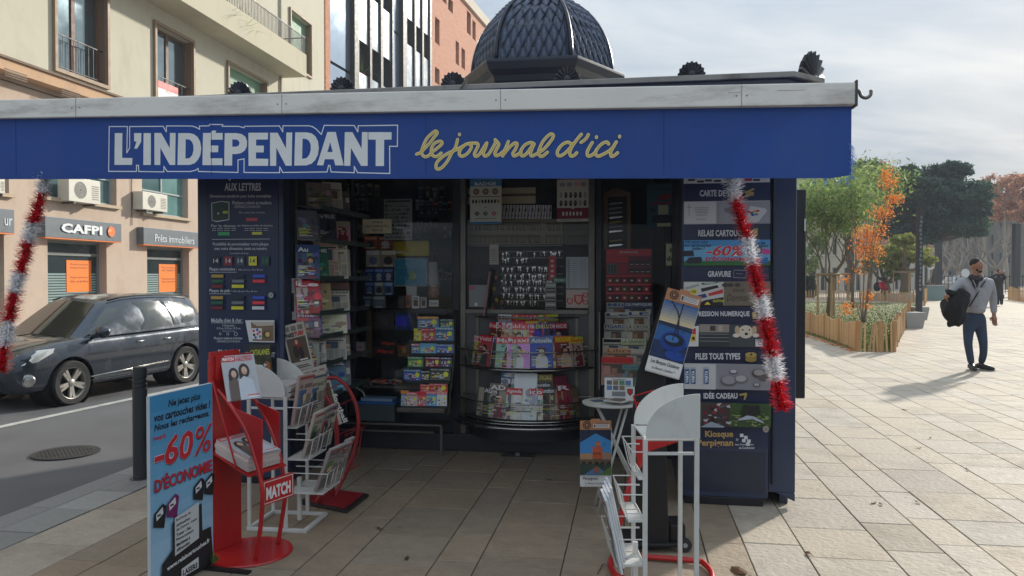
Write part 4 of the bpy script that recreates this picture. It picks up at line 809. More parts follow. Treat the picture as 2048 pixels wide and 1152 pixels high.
# window frames
def kbox(name, px0, px1, py0, py1, ly, dy, col, mt=PAINT, parent=None, bevel=.003, smooth=False):
    a = kp(px0, (py0+py1)/2, ly); b = kp(px1, (py0+py1)/2, ly); t = kp((px0+px1)/2, py0, ly)[1]; u = kp((px0+px1)/2, py1, ly)[1]
    m = MB(col); m.box(a[0], b[0], ly, ly+dy, u, t); return m.build(name, mt, parent or K, bevel=bevel)
gt, gb = ROOFZ-.16, .158
xv0, xv1 = kp(921, 600, GY)[0], kp(1190, 600, GY)[0]
for x0, x1, c in ((PLi+.002, PLi+.05, (40, 46, 58)), (xv0-.075, xv0-.004, (30, 34, 44)), (xv1+.004, xv1+.06, (26, 30, 40)), (PRi-.05, PRi-.002, (40, 46, 58))):
    m = MB(c); m.box(x0, x1, GY, GY+.06, gb, gt); m.build('window_post', NV, K, bevel=.004)
m = MB((50, 56, 68)); m.box(PLi+.05, PRi-.05, GY, GY+.06, gt-.08, gt); m.build('window_head', NV, K, bevel=.004)
for x0, x1 in ((xv0, xv0+.052), (xv1-.058, xv1)):
    m = MB(); m.box(x0, x1, GY-.02, GY+.06, gb+.003, gt-.085); m.build('steel_upright', STEEL, K, bevel=.005)
for (a, b_) in ((PLi+.05, xv0-.076), (xv1+.06, PRi-.05)):
    m = MB(); m.add([(a, GY+.02, .50 if a < 0 else .3), (b_, GY+.02, .50 if a < 0 else .3), (b_, GY+.02, gt-.08), (a, GY+.02, gt-.08)], [(0, 1, 2, 3)]); m.build('window_pane', GLASS, K)
zl = kp(1050, 618, GY)[1]
m = MB(); m.add([(xv0+.052, GY+.02, zl), (xv1-.058, GY+.02, zl), (xv1-.058, GY+.02, gt-.08), (xv0+.052, GY+.02, gt-.08)], [(0, 1, 2, 3)]); m.build('window_pane', GLASS, K)
m = MB(); m.box(xv0+.052, xv1-.058, GY-.03, GY+.06, zl-.045, zl-.002); m.build('steel_ledge', STEEL, K, bevel=.004)
m = MB((92, 92, 94)); m.box(xv0+.053, xv1-.059, GY+.0, GY+.03, gb+.003, zl-.047); bk = m.build('steel_back_panel', mat('grey_steel_sheet', None, .45, .5, .1, 3), K)
m = MB(); [m.box(x-.012, x+.012, GY-.012, GY-.001, .35, zl-.05) for x in (xv0+.16, xv1-.16)]; m.build('back_strip', STEEL, bk, kind='stuff')
# curved rack
AC, AR = (.5*(xv0+xv1), 1.669), .689
def arc(phi, r): return (AC[0]+r*math.sin(phi), AC[1]-r*math.cos(phi))
PH = math.asin((xv1-xv0)/2/AR*.99)
def phi_at(px, z, r):
    lo, hi = -PH*1.1, PH*1.1
    for _ in range(30):
        q = (lo+hi)/2; x, y = arc(q, r); p = KM @ Vector((x, y, z)); 
        if 1024+F*p.x/p.y < px: lo = q
        else: hi = q
    return lo
def sector(m, r, z0, z1, col=None):
    P_ = [arc(-PH+2*PH*i/24, r) for i in range(25)]; P_ = [(p[0], min(p[1], GY-.022)) for p in P_]
    m.prism([(x, y, z0) for x, y in P_], (0, 0, z1-z0), col)
def arcbar(m, r, z, rr, col=None, n=24): m.tube([(*arc(-PH+2*PH*i/n, r), z) for i in range(n+1)], rr, 6, col)
rack = thing('curved_magazine_rack', 'bulging steel rack with two rail fronted trays in the middle of the kiosk front', 'magazine rack', KM)
ZU, ZD = .80, .355
for nm, z in (('upper_tray', ZU), ('lower_tray', ZD)):
    m = MB((48, 48, 52)); sector(m, AR-.002, z-.022, z-.002); tr = m.build(nm, PAINT, rack)
    m = MB(); arcbar(m, AR+.022, z+.145, .0065); m.build('rail', CHROME, tr, smooth=True)
    m = MB(); arcbar(m, AR+.004, z-.012, .009); m.build('tray_lip', CHROME, tr, smooth=True)
    m = MB(); m.tube([(xv0+.03, GY-.03, z+.175), (AC[0], GY-.17, z+.17), (xv1-.03, GY-.03, z+.175)], .005, 6); m.build('rear_rail', CHROME, tr)
    for s in (-1, 1): x, y = arc(s*PH, AR+.02); m = MB((70, 70, 74)); m.blob((x, y, z+.15), .022); m.build('rail_bracket', PAINT, tr, smooth=True)
    m = MB(); m.grid([[(*arc(-PH+2*PH*i/24, AR+.012), zz) for i in range(25)] for zz in (z+.005, z+.135)]); m.build('clear_guard', glassmat('acrylic_guard', (.98, .99, .99), .03, .06), tr)
m = MB((44, 46, 50)); sector(m, AR+.055, ZD-.085, ZD-.045); sector(m, AR-.06, gb+.003, ZD-.086, (34, 38, 48)); bs_ = m.build('base_dish', PAINT, rack)
m = MB(); arcbar(m, AR+.06, ZD-.06, .012); arcbar(m, AR+.03, ZD-.03, .007); m.build('dish_rim', CHROME, bs_, smooth=True)
m = MB((50, 52, 56)); m.prism([(xv0+.26, GY-.025, ZU-.055), (AC[0], GY-.24, ZU-.055), (xv1-.26, GY-.025, ZU-.055)], (0, 0, .02)); m.build('tray_support', PAINT, rack)
m = MB((60, 64, 64)); P_ = [arc(-PH*.72+2*PH*.72*i/20, AR-.02) for i in range(21)]; P_ = [(x, min(y+.12, GY-.032)) for x, y in P_]; m.prism([(x, y, zl-.075) for x, y in P_], (0, 0, .012)); m.build('counter_shelf', PLAST, rack)
m = MB(); m.tube([(x, y-.004, zl-.069) for x, y in P_], .006, 6); m.build('counter_edge', CHROME, rack, smooth=True)
# ------------------------------------------------------------------ magazines
SK = ((206, 160, 132), (190, 142, 112), (222, 180, 152)); HRS = ((60, 40, 28), (130, 90, 50), (30, 26, 26), (170, 130, 80))
def cover(m, w, h, bg, title, tc, style='face', band=None, acc=(230, 210, 60), seed=0):
    r = random.Random(seed); m.rect(0, 0, w, h, bg)
    if style in ('face', 'couple'):
        bc = tuple(min(255, int(q*r.uniform(.6, 1.15))+15) for q in bg); m.rect(.02*w, .02*h, .98*w, .78*h, bc)
        for k in range(2 if style == 'couple' else 1):
            cx = w*(r.uniform(.45, .62) if style == 'face' else .34+.3*k); sk = r.choice(SK); hr = r.choice(HRS); to = r.choice(((226, 222, 214), (40, 60, 120), (120, 30, 50), (60, 60, 66), (200, 170, 150)))
            m.ell(cx, h*.54, w*.19, h*.17, hr); m.poly([(cx-w*.12, h*.46), (cx-w*.26, h*.32), (cx-w*.27, h*.02), (cx+w*.27, h*.02), (cx+w*.26, h*.32), (cx+w*.12, h*.46)], to); m.rect(cx-w*.055, h*.38, cx+w*.055, h*.48, sk); m.ell(cx, h*.55, w*.115, h*.115, sk)
            m.ell(cx-w*.04, h*.565, w*.014, h*.008, (40, 30, 30), 6); m.ell(cx+w*.04, h*.565, w*.014, h*.008, (40, 30, 30), 6); m.ell(cx, h*.495, w*.035, h*.009, (160, 60, 60), 8)
            m.poly([(cx-w*.115, h*.58), (cx-w*.09, h*.66), (cx+w*.09, h*.66), (cx+w*.115, h*.58), (cx, h*.625)], hr)
        for k in range(9):
            x, z = w*r.uniform(.03, .62), h*r.uniform(.03, .74); m.rect(x, z, x+w*r.uniform(.08, .34), z+h*r.uniform(.012, .035), r.choice(((236, 234, 226), acc, (30, 28, 32), (206, 60, 60), (236, 234, 226), tuple(int(q*.6) for q in bg))))
        for k in range(4):
            z = h*(.36-.085*k); x = w*.05; ww = w*r.uniform(.2, .36); m.rect(x, z, x+ww, z+h*.028, acc if k % 2 == 0 else (240, 240, 240)); m.rect(x, z-h*.03, x+ww*.7, z-h*.018, (230, 230, 230))
    elif style == 'grid':
        m.rect(.03*w, .05*h, .97*w, .66*h, tuple(min(255, q+25) for q in bg)); n = 6
        for i in range(n):
            for j in range(n):
                if r.random() < .75: m.rect(w*(.1+.13*i), h*(.08+.09*j), w*(.1+.13*i)+w*.11, h*(.08+.09*j)+h*.075, r.choice(((206, 206, 200), (180, 182, 186), (206, 206, 200), acc, (60, 60, 70), bg, (170, 60, 60))))
        m.ell(w*.8, h*.52, w*.13, w*.13, acc)
    elif style == 'news':
        for k in range(5): x = w*(.05+.185*k); [m.rect(x, h*(.05+.035*j), x+w*.16, h*(.05+.035*j)+h*.014, (116, 114, 108)) for j in range(10) if r.random() < .93]
        m.rect(w*.3, h*.42, w*.72, h*.68, r.choice(((90, 84, 78), (120, 90, 70), (70, 84, 100)))); m.rect(w*.34, h*.42, w*.5, h*.6, (150, 120, 100)); m.rect(w*.05, h*.705, w*.9, h*.735, (60, 58, 56)); m.rect(w*.76, h*.45, w*.94, h*.68, (176, 170, 158))
    elif style == 'photo':
        for k in range(14): cx, cz = w*r.uniform(.1, .9), h*r.uniform(.08, .72); q = r.uniform(.5, 1.4); m.ell(cx, cz, w*r.uniform(.06, .2), h*r.uniform(.03, .12), tuple(max(10, min(250, int(v*q+r.uniform(-20, 30)))) for v in bg), 9)
        [m.rect(w*.07, h*(.12+.05*k), w*r.uniform(.3, .8), h*(.138+.05*k), r.choice(((236, 236, 230), acc, (40, 40, 44)))) for k in range(6)]
    if band: m.rect(0, h*.79, w, h, band)
    if title:
        m.txt(title, w*.05, h*.82, w*.90, h*.14, tc, .022)
_seed = [10]
def mag(M, w, h, bg, title, tc, label, style='face', band=None, acc=(230, 210, 60), th=.006, name='magazine', cat='magazine', mt=None, group=None):
    _seed[0] += 1; m = MB(bg); m.box(0, w, .0003, th, 0, h, (214, 210, 202)); m.box(-.0004, w+.0002, 0, .0012, -.0002, h+.0002, bg); m.L = .0; cover(m, w, h, bg, title, tc, style, band, acc, _seed[0])
    gain(m); o = m.build(name, mt or GLOSSP, M=M); return tag(o, label, cat, group)
def onarc(px, z, r, w, tilt=12, dphi=0): q = phi_at(px, z+.1, r); x, y = arc(q, r); return KM @ MT((x, y, z)) @ RZ(q+dphi) @ RX(-rad(tilt)) @ MT((-w/2, 0, 0))
RED, WHT, YEL, NVY, BLK, BEI = (196, 30, 44), (228, 226, 220), (226, 204, 50), (36, 50, 110), (34, 34, 38), (200, 186, 168)
LUP = 'of the upper curved tray'; LLO = 'of the lower curved tray'
front = [(950, (196, 170, 60), 'Nous', RED, WHT, 'yellow cover magazine at the far left of the front row '+LUP, 'face', .13, 1),
         (965, (170, 60, 60), 'Voici', WHT, RED, 'red titled black magazine with yellow headline, second from left '+LUP, 'face', .18, 0),
         (988, (60, 60, 62), 'TV', WHT, (40, 60, 120), 'dark narrow magazine between the red titled ones at the left '+LUP, 'photo', .12, 1),
         (1010, (176, 160, 146), 'Maxi', WHT, (190, 60, 60), 'pale magazine with red Maxi masthead at the centre left '+LUP, 'face', .2, 0),
         (1036, (206, 200, 186), 'Maxi', WHT, (190, 60, 60), 'beige magazine with a woman in white jacket at the centre '+LUP, 'face', .2, 0),
         (1060, (74, 60, 96), 'Femme', RED, (206, 200, 190), 'violet magazine with red corner right of the white jacket cover '+LUP, 'face', .16, 1),
         (1084, (40, 60, 130), 'Actuelle', WHT, (90, 110, 150), 'blue magazine with smiling woman right of centre '+LUP, 'face', .2, 0),
         (1112, (214, 170, 110), 'DETENTE', WHT, (60, 90, 160), 'cream magazine with blue band right of the smiling woman '+LUP, 'photo', .15, 1),
         (1132, (120, 40, 50), 'NOUVEL', YEL, (214, 110, 40), 'orange headed dark red magazine right '+LUP, 'face', .19, 0),
         (1158, (150, 140, 130), 'Gala', RED, YEL, 'grey magazine with yellow corner and red title at the right '+LUP, 'face', .16, 0),
         (1176, (40, 40, 46), '', WHT, None, 'black magazine at the far right end of the front row '+LUP, 'photo', .14, 1)]
for px, bg, t_, tc_, bd_, lb, st, w_, bk_ in front: mag(onarc(px, ZU+.004, AR-.035-.012*bk_, w_, 10, random.uniform(-.06, .06)), w_, .27+random.uniform(-.01, .012), bg, t_, tc_, lb, st, bd_)
second = [(985, (80, 50, 50), 'France', WHT, RED, 'dark magazine with red band, leftmost in the second row '+LUP, 'face', .15), (1004, (150, 140, 136), 'Closer', RED, (214, 210, 200), 'grey magazine with white Closer title behind the Maxi cover '+LUP, 'couple', .17),
          (1030, (170, 160, 156), 'Public', WHT, RED, 'magazine with white Public title on red raised at the centre '+LUP, 'couple', .2), (1058, (200, 150, 170), 'Public', WHT, (200, 50, 110), 'pale pink magazine beside the white titled Public cover '+LUP, 'face', .14),
          (1074, (214, 30, 50), 'POINT DE VUE', WHT, RED, 'red round logo magazine standing left of the blue one '+LUP, 'photo', .13), (1093, (36, 44, 120), 'EXCLUSIF', YEL, (40, 50, 130), 'blue magazine with yellow heading raised at centre right '+LUP, 'photo', .19),
          (1121, (50, 36, 40), 'DIMANCHE', WHT, (170, 30, 44), 'black magazine with slanted red banner raised at the right '+LUP, 'face', .18)]
for px, bg, t_, tc_, bd_, lb, st, w_ in second: mag(onarc(px, ZU+.13, AR-.115, w_, 12, random.uniform(-.08, .08)), w_, .26, bg, t_, tc_, lb, st, bd_)
third = [(1012, (150, 146, 140), 'Marie', RED, (190, 186, 180), 'grey magazine with small red box, leftmost in the topmost row '+LUP, 'face', .19), (1038, (170, 50, 60), 'Gala', YEL, RED, 'red magazine with yellow Gala title in the topmost row '+LUP, 'photo', .15),
         (1072, (220, 190, 50), 'Ici Paris', WHT, RED, 'yellow and red magazine topmost at centre right '+LUP, 'photo', .18), (1100, (150, 130, 120), 'Ici', WHT, YEL, 'pale magazine with yellow band topmost at the right '+LUP, 'couple', .19)]
for px, bg, t_, tc_, bd_, lb, st, w_ in third: mag(onarc(px, ZU+.20, AR-.185, w_, 12, random.uniform(-.1, .1)), w_, .26, bg, t_, tc_, lb, st, bd_)
low = [(962, (150, 140, 124), '', WHT, None, 'pale beige magazine at the far left '+LLO, 'photo', .13, .25, 1), (978, (60, 58, 62), 'ALPA', WHT, None, 'dark magazine with grey lettering second from left '+LLO, 'photo', .16, .26, 0), (992, (130, 116, 106), 'AD', WHT, (120, 104, 96), 'red banded magazine with a blonde woman '+LLO, 'face', .17, .30, 0),
       (1010, (100, 104, 112), '', WHT, None, 'stack of grey spined magazines left of centre '+LLO, 'photo', .09, .27, 0), (1026, (190, 180, 170), 'Agenda', WHT, (180, 50, 56), 'red and white striped magazine left of centre '+LLO, 'photo', .15, .27, 0), (1050, (190, 200, 206), '', WHT, None, 'large clear plastic bag with pale blue magazine at the centre '+LLO, 'photo', .20, .40, 0),
       (1072, (196, 186, 176), 'ico', WHT, (180, 50, 56), 'red striped magazine ending in ico right of the plastic bag '+LLO, 'photo', .12, .27, 0), (1092, (70, 60, 54), 'Décoration', WHT, (40, 40, 40), 'brown living room magazine right of centre '+LLO, 'photo', .17, .28, 0), (1116, (150, 130, 100), '', WHT, None, 'tan magazine with plain cover '+LLO, 'photo', .13, .26, 0),
       (1132, (140, 36, 60), 'R', WHT, (120, 30, 50), 'crimson magazine second from right '+LLO, 'photo', .13, .30, 0), (1150, (90, 76, 60), '', WHT, None, 'dull brown magazine at the far right '+LLO, 'photo', .13, .26, 0)]
for px, bg, t_, tc_, bd_, lb, st, w_, h_, bk_ in low: mag(onarc(px, ZD+.004, AR-.035-.012*bk_, w_, 10, random.uniform(-.05, .05)), w_, h_, bg, t_, tc_, lb, st, bd_)
low2 = [(1000, (52, 50, 56), '', WHT, None, 'black magazine in wrinkled film, left in the raised row '+LLO, 'photo', .18, .25), (1028, (170, 182, 196), '8', WHT, (40, 90, 130), 'pale blue magazine with dark round badge in the raised row '+LLO, 'photo', .26, .29), (1082, (96, 82, 36), 'OFFRE SPECIALE', (220, 200, 120), (120, 100, 40), 'gold and black special offer magazine in the raised row '+LLO, 'photo', .22, .27), (1078, (50, 52, 50), 'Art Décoration', WHT, (40, 42, 40), 'dark Art Décoration magazine below the gold one '+LLO, 'photo', .22, .2), (1122, (110, 44, 60), '', WHT, None, 'dark red magazine at the right of the raised row '+LLO, 'photo', .16, .25)]
for px, bg, t_, tc_, bd_, lb, st, w_, h_ in low2: mag(onarc(px, ZD+.12, AR-.10 if h_ > .21 else AR-.08, w_, 12, 0), w_, h_, bg, t_, tc_, lb, st, bd_)
# ------------------------------------------------------------------ flat things placed on a plane of the kiosk
def flat(px0, py0, px1, py1, ly, draw, label, cat, name, mt=None, th=.004, bg=(200, 200, 196), group=None, tilt=0, rz=0):
    ym, xm = (py0+py1)/2, (px0+px1)/2; a = kp(px0, ym, ly)[0]; b = kp(px1, ym, ly)[0]; z1 = kp(xm, py0, ly)[1]; z0 = kp(xm, py1, ly)[1]; w_, h_ = b-a, z1-z0
    m = MB(bg); m.box(0, w_, .0002, th, 0, h_)
    if draw: draw(m, w_, h_)
    gain(m, 1.16)
    return tag(m.build(name, mt or PRINT, M=KM @ MT((a, ly, z0)) @ RY(-rad(tilt)) @ RZ(rz)), label, cat, group)
# key display
xk0, xk1 = kp(934, 500, 1.5)[0], kp(1184, 500, 1.5)[0]
kb = thing('key_display', 'wall of hanging keys on hooks behind the glass above the curved rack', 'key display', KM)
m = MB((26, 28, 30)); m.box(xk0-.05, xk1+.05, 1.56, 1.6, zl, gt); m.build('back_board', mat('black_pegboard', None, .6, 0, .2, 14, .3, 60), kb)
def kplane(name, px0, py0, px1, py1, ly, dy, col, mt=PAINT):
    a = kp(px0, (py0+py1)/2, ly); b = kp(px1, (py0+py1)/2, ly); m = MB(col); m.box(a[0], b[0], ly, ly+dy, kp(px0, py1, ly)[1], kp(px0, py0, ly)[1]); return m.build(name, mt, kb, bevel=.002)
kplane('key_panel', 935, 440, 1127, 489, 1.545, .014, (156, 146, 122)); kplane('key_panel', 1128, 440, 1182, 489, 1.545, .014, (116, 112, 102))
kplane('reflection_panel', 936, 377, 1071, 409, 1.545, .014, (214, 202, 172)); kplane('reflection_panel_gap', 936, 389, 1071, 394, 1.538, .006, (110, 102, 90)); kplane('hook_rail', 936, 490, 1125, 493, 1.53, .02, (120, 120, 120), STEEL)  # cream panel split by a dark strip paints in the bars of a bright reflection
def keymesh(long_):
    m = MB()
    if long_: m.tube([(.010*math.cos(a), 0, -.012+.010*math.sin(a)) for a in [2*math.pi*k/8 for k in range(8)]], .0022, 4, closed=True); m.box(-.002, .002, -.002, .002, -.075, -.022); m.box(0, .009, -.0015, .0015, -.075, -.064)
    else: m.lathe([(.011, -.0012), (.011, .0012)], 8); m.T = MT((0, 0, 0)); m.box(-.003, .003, -.034, -.009, -.001, .001)
    if not long_: m.v = [(x, z, y) for x, y, z in m.v]
    o = m.build('key', BRASS if long_ else CHROME); me = o.data; bpy.data.objects.remove(o); return me
BRASS = mat('aged_brass', (110, 92, 70), .4, .8, .2, 30)
kl, ks = keymesh(True), keymesh(False); rng = random.Random(5)
def addkey(me, px, py, ly, lab, grp, rot): x, z = kp(px, py, ly); o = bpy.data.objects.new('key', me); COL.objects.link(o); o.matrix_world = KM @ MT((x, ly, z)) @ RZ(rot) @ RY(rng.uniform(-.2, .2)); tag(o, lab, 'key', grp)
for y0 in (444, 469):
    px = 938.0
    while px < 1180:
        if not (1081 < px < 1089) and not (1126 < px < 1134 and y0 == 469): addkey(kl, px, y0+rng.uniform(0, 1.5), 1.535, 'old brass key hanging in the two upper rows of the key wall', 'brass keys on the upper hooks', rng.uniform(-.3, .3))
        px += 3.9 if px < 1081 else 6.2
for yy, n in ((506, 20), (519, 9), (536, 20), (551, 19), (563, 18), (577, 17), (590, 15), (604, 14)):
    for k in range(n):
        if rng.random() < .85: addkey(ks, 1006+k*5.9+rng.uniform(-2, 2), yy+rng.uniform(-2, 2), 1.54, 'small steel key hanging on the black lower part of the key wall', 'steel keys on the lower hooks', rng.uniform(-.5, .5))
m = MB((70, 72, 74))
for yy in (503, 516, 533, 548, 560, 574, 587, 601): a = kp(1000, yy, 1.55); b = kp(1126, yy, 1.55); m.box(a[0], b[0], 1.549, 1.558, a[1]-.004, a[1]+.004)
m.build('hook_strips', STEEL, kb, kind='stuff')
def badge(m, w, h):
    m.rect(0, 0, w, h, (186, 190, 180)); m.rect(0, h*.84, w, h, (58, 124, 160)); m.rect(0, 0, w, h*.05, (58, 124, 160)); m.txt('BADGE', w*.15, h*.855, w*.68, h*.075, (224, 230, 228), .03)
    for k in range(3): m.ell(w*(.2+.3*k), h*.72, w*.1, h*.07, (110, 92, 84), 14); m.ell(w*(.2+.3*k), h*.72, w*.06, h*.035, (160, 130, 110), 8)
    m.rect(w*.02, h*.60, w*.98, h*.615, (120, 60, 60))
    for k in range(9): m.ell(w*(.1+.1*k), h*.50, w*.035, h*.045, ((40, 38, 38), (120, 50, 44), (150, 130, 80))[k % 3 if k in (2, 8) else 0], 8)
    m.poly([(w*.45, h*.38), (w*.5, h*.35), (w*.55, h*.38)], (90, 140, 170))
    for k, c in enumerate(((40, 44, 60), (40, 50, 50), (170, 70, 70))): m.ell(w*(.23+.27*k), h*.23, w*.08, h*.055, c, 4); m.ell(w*(.23+.27*k), h*.23, w*.03, h*.02, (190, 190, 186), 4)
    m.rect(w*.15, h*.115, w*.82, h*.125, (70, 70, 74))
flat(940, 358, 1003, 448, 1.315, badge, 'pale BADGE notice with blue header on the glass, upper left of the key wall', 'notice', 'badge_notice')
def tele(m, w, h):
    m.rect(0, 0, w, h, (190, 188, 178)); m.rect(0, h*.92, w, h, (116, 26, 48)); m.txt('TELECOMMANDE', w*.08, h*.935, w*.86, h*.05, (224, 220, 220), .02); m.rect(0, h*.06, w, h*.30, (116, 30, 52)); m.poly([(w*.42, h*.30), (w*.58, h*.30), (w*.5, h*.27)], (190, 188, 178))
    for r_ in range(2):
        for k in range(6): m.ell(w*(.13+.15*k), h*(.58-.18*r_), w*.05, h*.07, (44, 46, 50) if (r_+k) % 5 else (150, 150, 146), 8); m.rect(w*(.115+.15*k), h*(.58-.18*r_), w*(.145+.15*k), h*(.6-.18*r_), (170, 170, 168))
    for k in range(4): m.ell(w*(.17+.22*k), h*.81, w*.09, h*.05, (140, 136, 140) if k != 2 else (200, 150, 150), 10)
    for k in range(6): m.ell(w*(.2+.11*k), h*.17, w*.035, h*.055, (200, 196, 200), 6)
    m.rect(w*.12, h*.025, w*.75, h*.035, (80, 80, 80))
flat(1114, 352, 1178, 443, 1.315, tele, 'pale remote control notice with maroon bands, upper right of the key wall', 'notice', 'remote_control_notice')
def blister(m, w, h):
    for k in range(4): x = w*(.25*k); m.poly([(x, 0), (x+w*.05, 0), (x+w*.18, h), (x+w*.12, h)], (60, 50, 120)); m.ell(x+w*.16, h*.65, w*.05, h*.16, (40, 40, 46) if k % 2 else (170, 160, 140)); m.ell(x+w*.11, h*.25, w*.03, h*.12, (100, 96, 92))
for i, (x0, x1) in enumerate(((1003, 1028), (1029, 1054), (1055, 1080), (1081, 1103))): flat(x0, 410, x1, 438, 1.53, blister, ('leftmost', 'second from left', 'second from right', 'rightmost')[i]+' white and violet remote control blister pack above the brass keys', 'blister pack', 'blister_pack', group='blister packs above the brass keys')
flat(979, 489, 997, 529, 1.33, lambda m, w, h: [m.rect(w*.15, h*(.1+.09*k), w*.85, h*(.13+.09*k), (110, 108, 104)) for k in range(8)], 'small white price list stuck on the glass over the key wall', 'price list', 'price_list', bg=(176, 174, 164))
flat(1097, 512, 1112, 562, 1.50, lambda m, w, h: [m.ell(w*.5, h*(.2+.2*k), w*.25, h*.06, (220, 170, 170), 8) for k in range(4)], 'red hanging strip of small charms in front of the keys', 'charm strip', 'charm_strip', bg=(186, 36, 46))
flat(1104, 555, 1136, 566, 1.49, lambda m, w, h: m.txt('PROMO', w*.15, h*.25, w*.7, h*.5, (200, 220, 200), .03), 'small green tag in front of the keys', 'tag', 'green_tag', bg=(24, 110, 60))
def bars(m, w, h): [m.rect(w*.05, h*(.02+.12*k), w*.95, h*(.08+.12*k), ((70, 56, 48), (190, 188, 180), (50, 50, 54))[k % 3]) for k in range(8)]
flat(1091, 565, 1112, 618, 1.47, bars, 'upright rack of small striped boxes beside the green tag', 'box rack', 'small_box_rack', bg=(150, 148, 142), th=.04)
def lst(m, w, h):
    for k in range(15): m.ell(w*.12, h*(.05+.062*k), w*.07, h*.014, (80, 80, 84), 6); m.rect(w*.25, h*(.045+.062*k), w*.5, h*(.055+.062*k), (120, 122, 126)); m.rect(w*.58, h*(.045+.062*k), w*.9, h*(.055+.062*k), (120, 122, 126))
flat(1132, 514, 1178, 577, 1.36, lst, 'pale grey list sheet hanging at the right of the keys', 'list sheet', 'list_sheet', bg=(172, 178, 182))
def bad2(m, w, h):
    for cx, cz, s in ((.17, .35, .13), (.55, .45, .2), (.85, .3, .1), (.85, .7, .1)): m.poly([(w*(cx-s), h*(cz+s*1.3)), (w*(cx-s), h*(cz-s*.4)), (w*cx, h*(cz-s*1.5)), (w*(cx+s), h*(cz-s*.4)), (w*(cx+s), h*(cz+s*1.3))], (176, 56, 62)); m.poly([(w*(cx-s*.6), h*(cz+s)), (w*(cx-s*.6), h*(cz-s*.3)), (w*cx, h*(cz-s)), (w*(cx+s*.6), h*(cz-s*.3)), (w*(cx+s*.6), h*(cz+s))], (206, 150, 140))
flat(1132, 579, 1178, 616, 1.36, bad2, 'card of red shield badges below the grey list sheet', 'badge card', 'badge_card', bg=(186, 170, 160))
flat(938, 570, 976, 614, 1.36, lambda m, w, h: (m.rect(w*.05, h*.8, w*.3, h*.95, (180, 60, 70)), m.rect(w*.3, h*.05, w*.45, h*.2, (220, 220, 214))), 'crumpled clear plastic pouch at the lower left of the key wall', 'pouch', 'plastic_pouch', bg=(128, 132, 132))
m = MB((176, 120, 124)); a = kp(983, 542, 1.30); b = kp(968, 633, 1.30); m.box(-.008, .008, 0, .004, 0, a[1]-b[1]); m.box(.012, .024, .004, .008, -.01, a[1]-b[1], (26, 24, 28)); m.box(-.012, .028, -.002, .01, a[1]-b[1], a[1]-b[1]+.02, (40, 40, 44))
tag(m.build('lanyard', PRINT, M=KM @ MT((b[0], 1.28, b[1])) @ RY(rad(8))), 'pink and black lanyard hanging in front of the glass left of the keys', 'lanyard')
for i, (x, y, c, nm) in enumerate(((992, 555, (190, 90, 30), 'orange'), (988, 578, (214, 184, 40), 'yellow'), (993, 600, (220, 196, 60), 'pale yellow'), (1005, 552, (40, 110, 70), 'green'), (1006, 568, (150, 136, 126), 'grey'), (1003, 605, (190, 110, 120), 'pink'), (985, 617, (196, 110, 40), 'light orange'), (1004, 617, (50, 100, 150), 'blue'))):
    q = kp(x, y, 1.5); m = MB(c); m.blob((q[0], 1.5, q[1]), (.018, .01, .022)); m.tube([(q[0], 1.5, q[1]+.02), (q[0], 1.5, q[1]+.05)], .0015, 4, (150, 150, 150)); tag(m.build('keyring', PLAST, M=KM, smooth=True), nm+' toy keyring hanging left of the steel keys', 'keyring', 'keyrings left of the steel keys')
# ------------------------------------------------------------------ left window
sh = thing('interior_shelving', 'dark shelving and counter inside the kiosk behind the left window', 'shelving', KM)
for nm, bx, c in (('counter', (PLi+.6, xv0-.08, 1.50, 1.95, kp(800, 624, 1.5)[1]-.03, kp(800, 617, 1.5)[1]), (36, 44, 52)), ('shelf', (PLi+.1, xv0-.08, 1.55, 1.95, kp(800, 715, 1.5)[1]-.02, kp(800, 715, 1.5)[1]), (80, 84, 80)), ('shelf', (PLi+.1, xv0-.08, 1.40, 1.95, kp(770, 772, 1.4)[1]-.02, kp(770, 772, 1.4)[1]), (88, 90, 86)),
                    ('back_panel', (PLi+.1, xv0-.08, 1.96, 2.0, .16, kp(800, 620, 1.9)[1]), (96, 102, 104)), ('lower_cupboard', (PLi+.1, xv0-.08, 1.36, 1.9, .16, .47), (30, 40, 44)), ('shelf', (PLi+.7, xv0-.08, 2.5, 2.9, kp(820, 475, 2.5)[1]-.02, kp(820, 475, 2.5)[1]), (46, 50, 54)), ('shelf', (PLi+.7, xv0-.08, 2.5, 2.9, kp(820, 420, 2.5)[1]-.02, kp(820, 420, 2.5)[1]), (46, 50, 54)), ('wall_board', (PLi+.2, 1.4, 2.95, 3.0, 1.0, 2.7), (84, 90, 92))):
    m = MB(c); m.box(*bx); m.build(nm, PAINT, sh, bevel=.003)
kx = lambda px, ly: kp(px, 600, ly)[0]
m = MB((96, 76, 56)); m.box(kx(733, 1.42), kx(742, 1.42), 1.42, 1.46, kp(737, 716, 1.42)[1], kp(737, 622, 1.42)[1]); m.build('wooden_post', mat('plain_wood', None, .6, 0, .15, 8, stretch=(1, 1, .1)), sh)
m = MB((150, 154, 148))
m.tube(catmull([(PLi+.045+x, y, z) for x, y, z in ((kx(684, 1.2)-PLi-.045, 1.2, kp(684, 545, 1.2)[1]), (kx(690, 1.2)-PLi-.045, 1.2, kp(690, 690, 1.2)[1]), (kx(695, 1.2)-PLi-.045, 1.2, kp(695, 756, 1.2)[1]), (kx(712, 1.2)-PLi-.045, 1.2, kp(712, 775, 1.2)[1]), (kx(728, 1.2)-PLi-.045, 1.2, kp(728, 790, 1.2)[1]), (kx(729, 1.2)-PLi-.045, 1.2, kp(729, 840, 1.2)[1]))], 5), .009, 8); m.build('bent_tube_support', PAINT, sh, smooth=True)
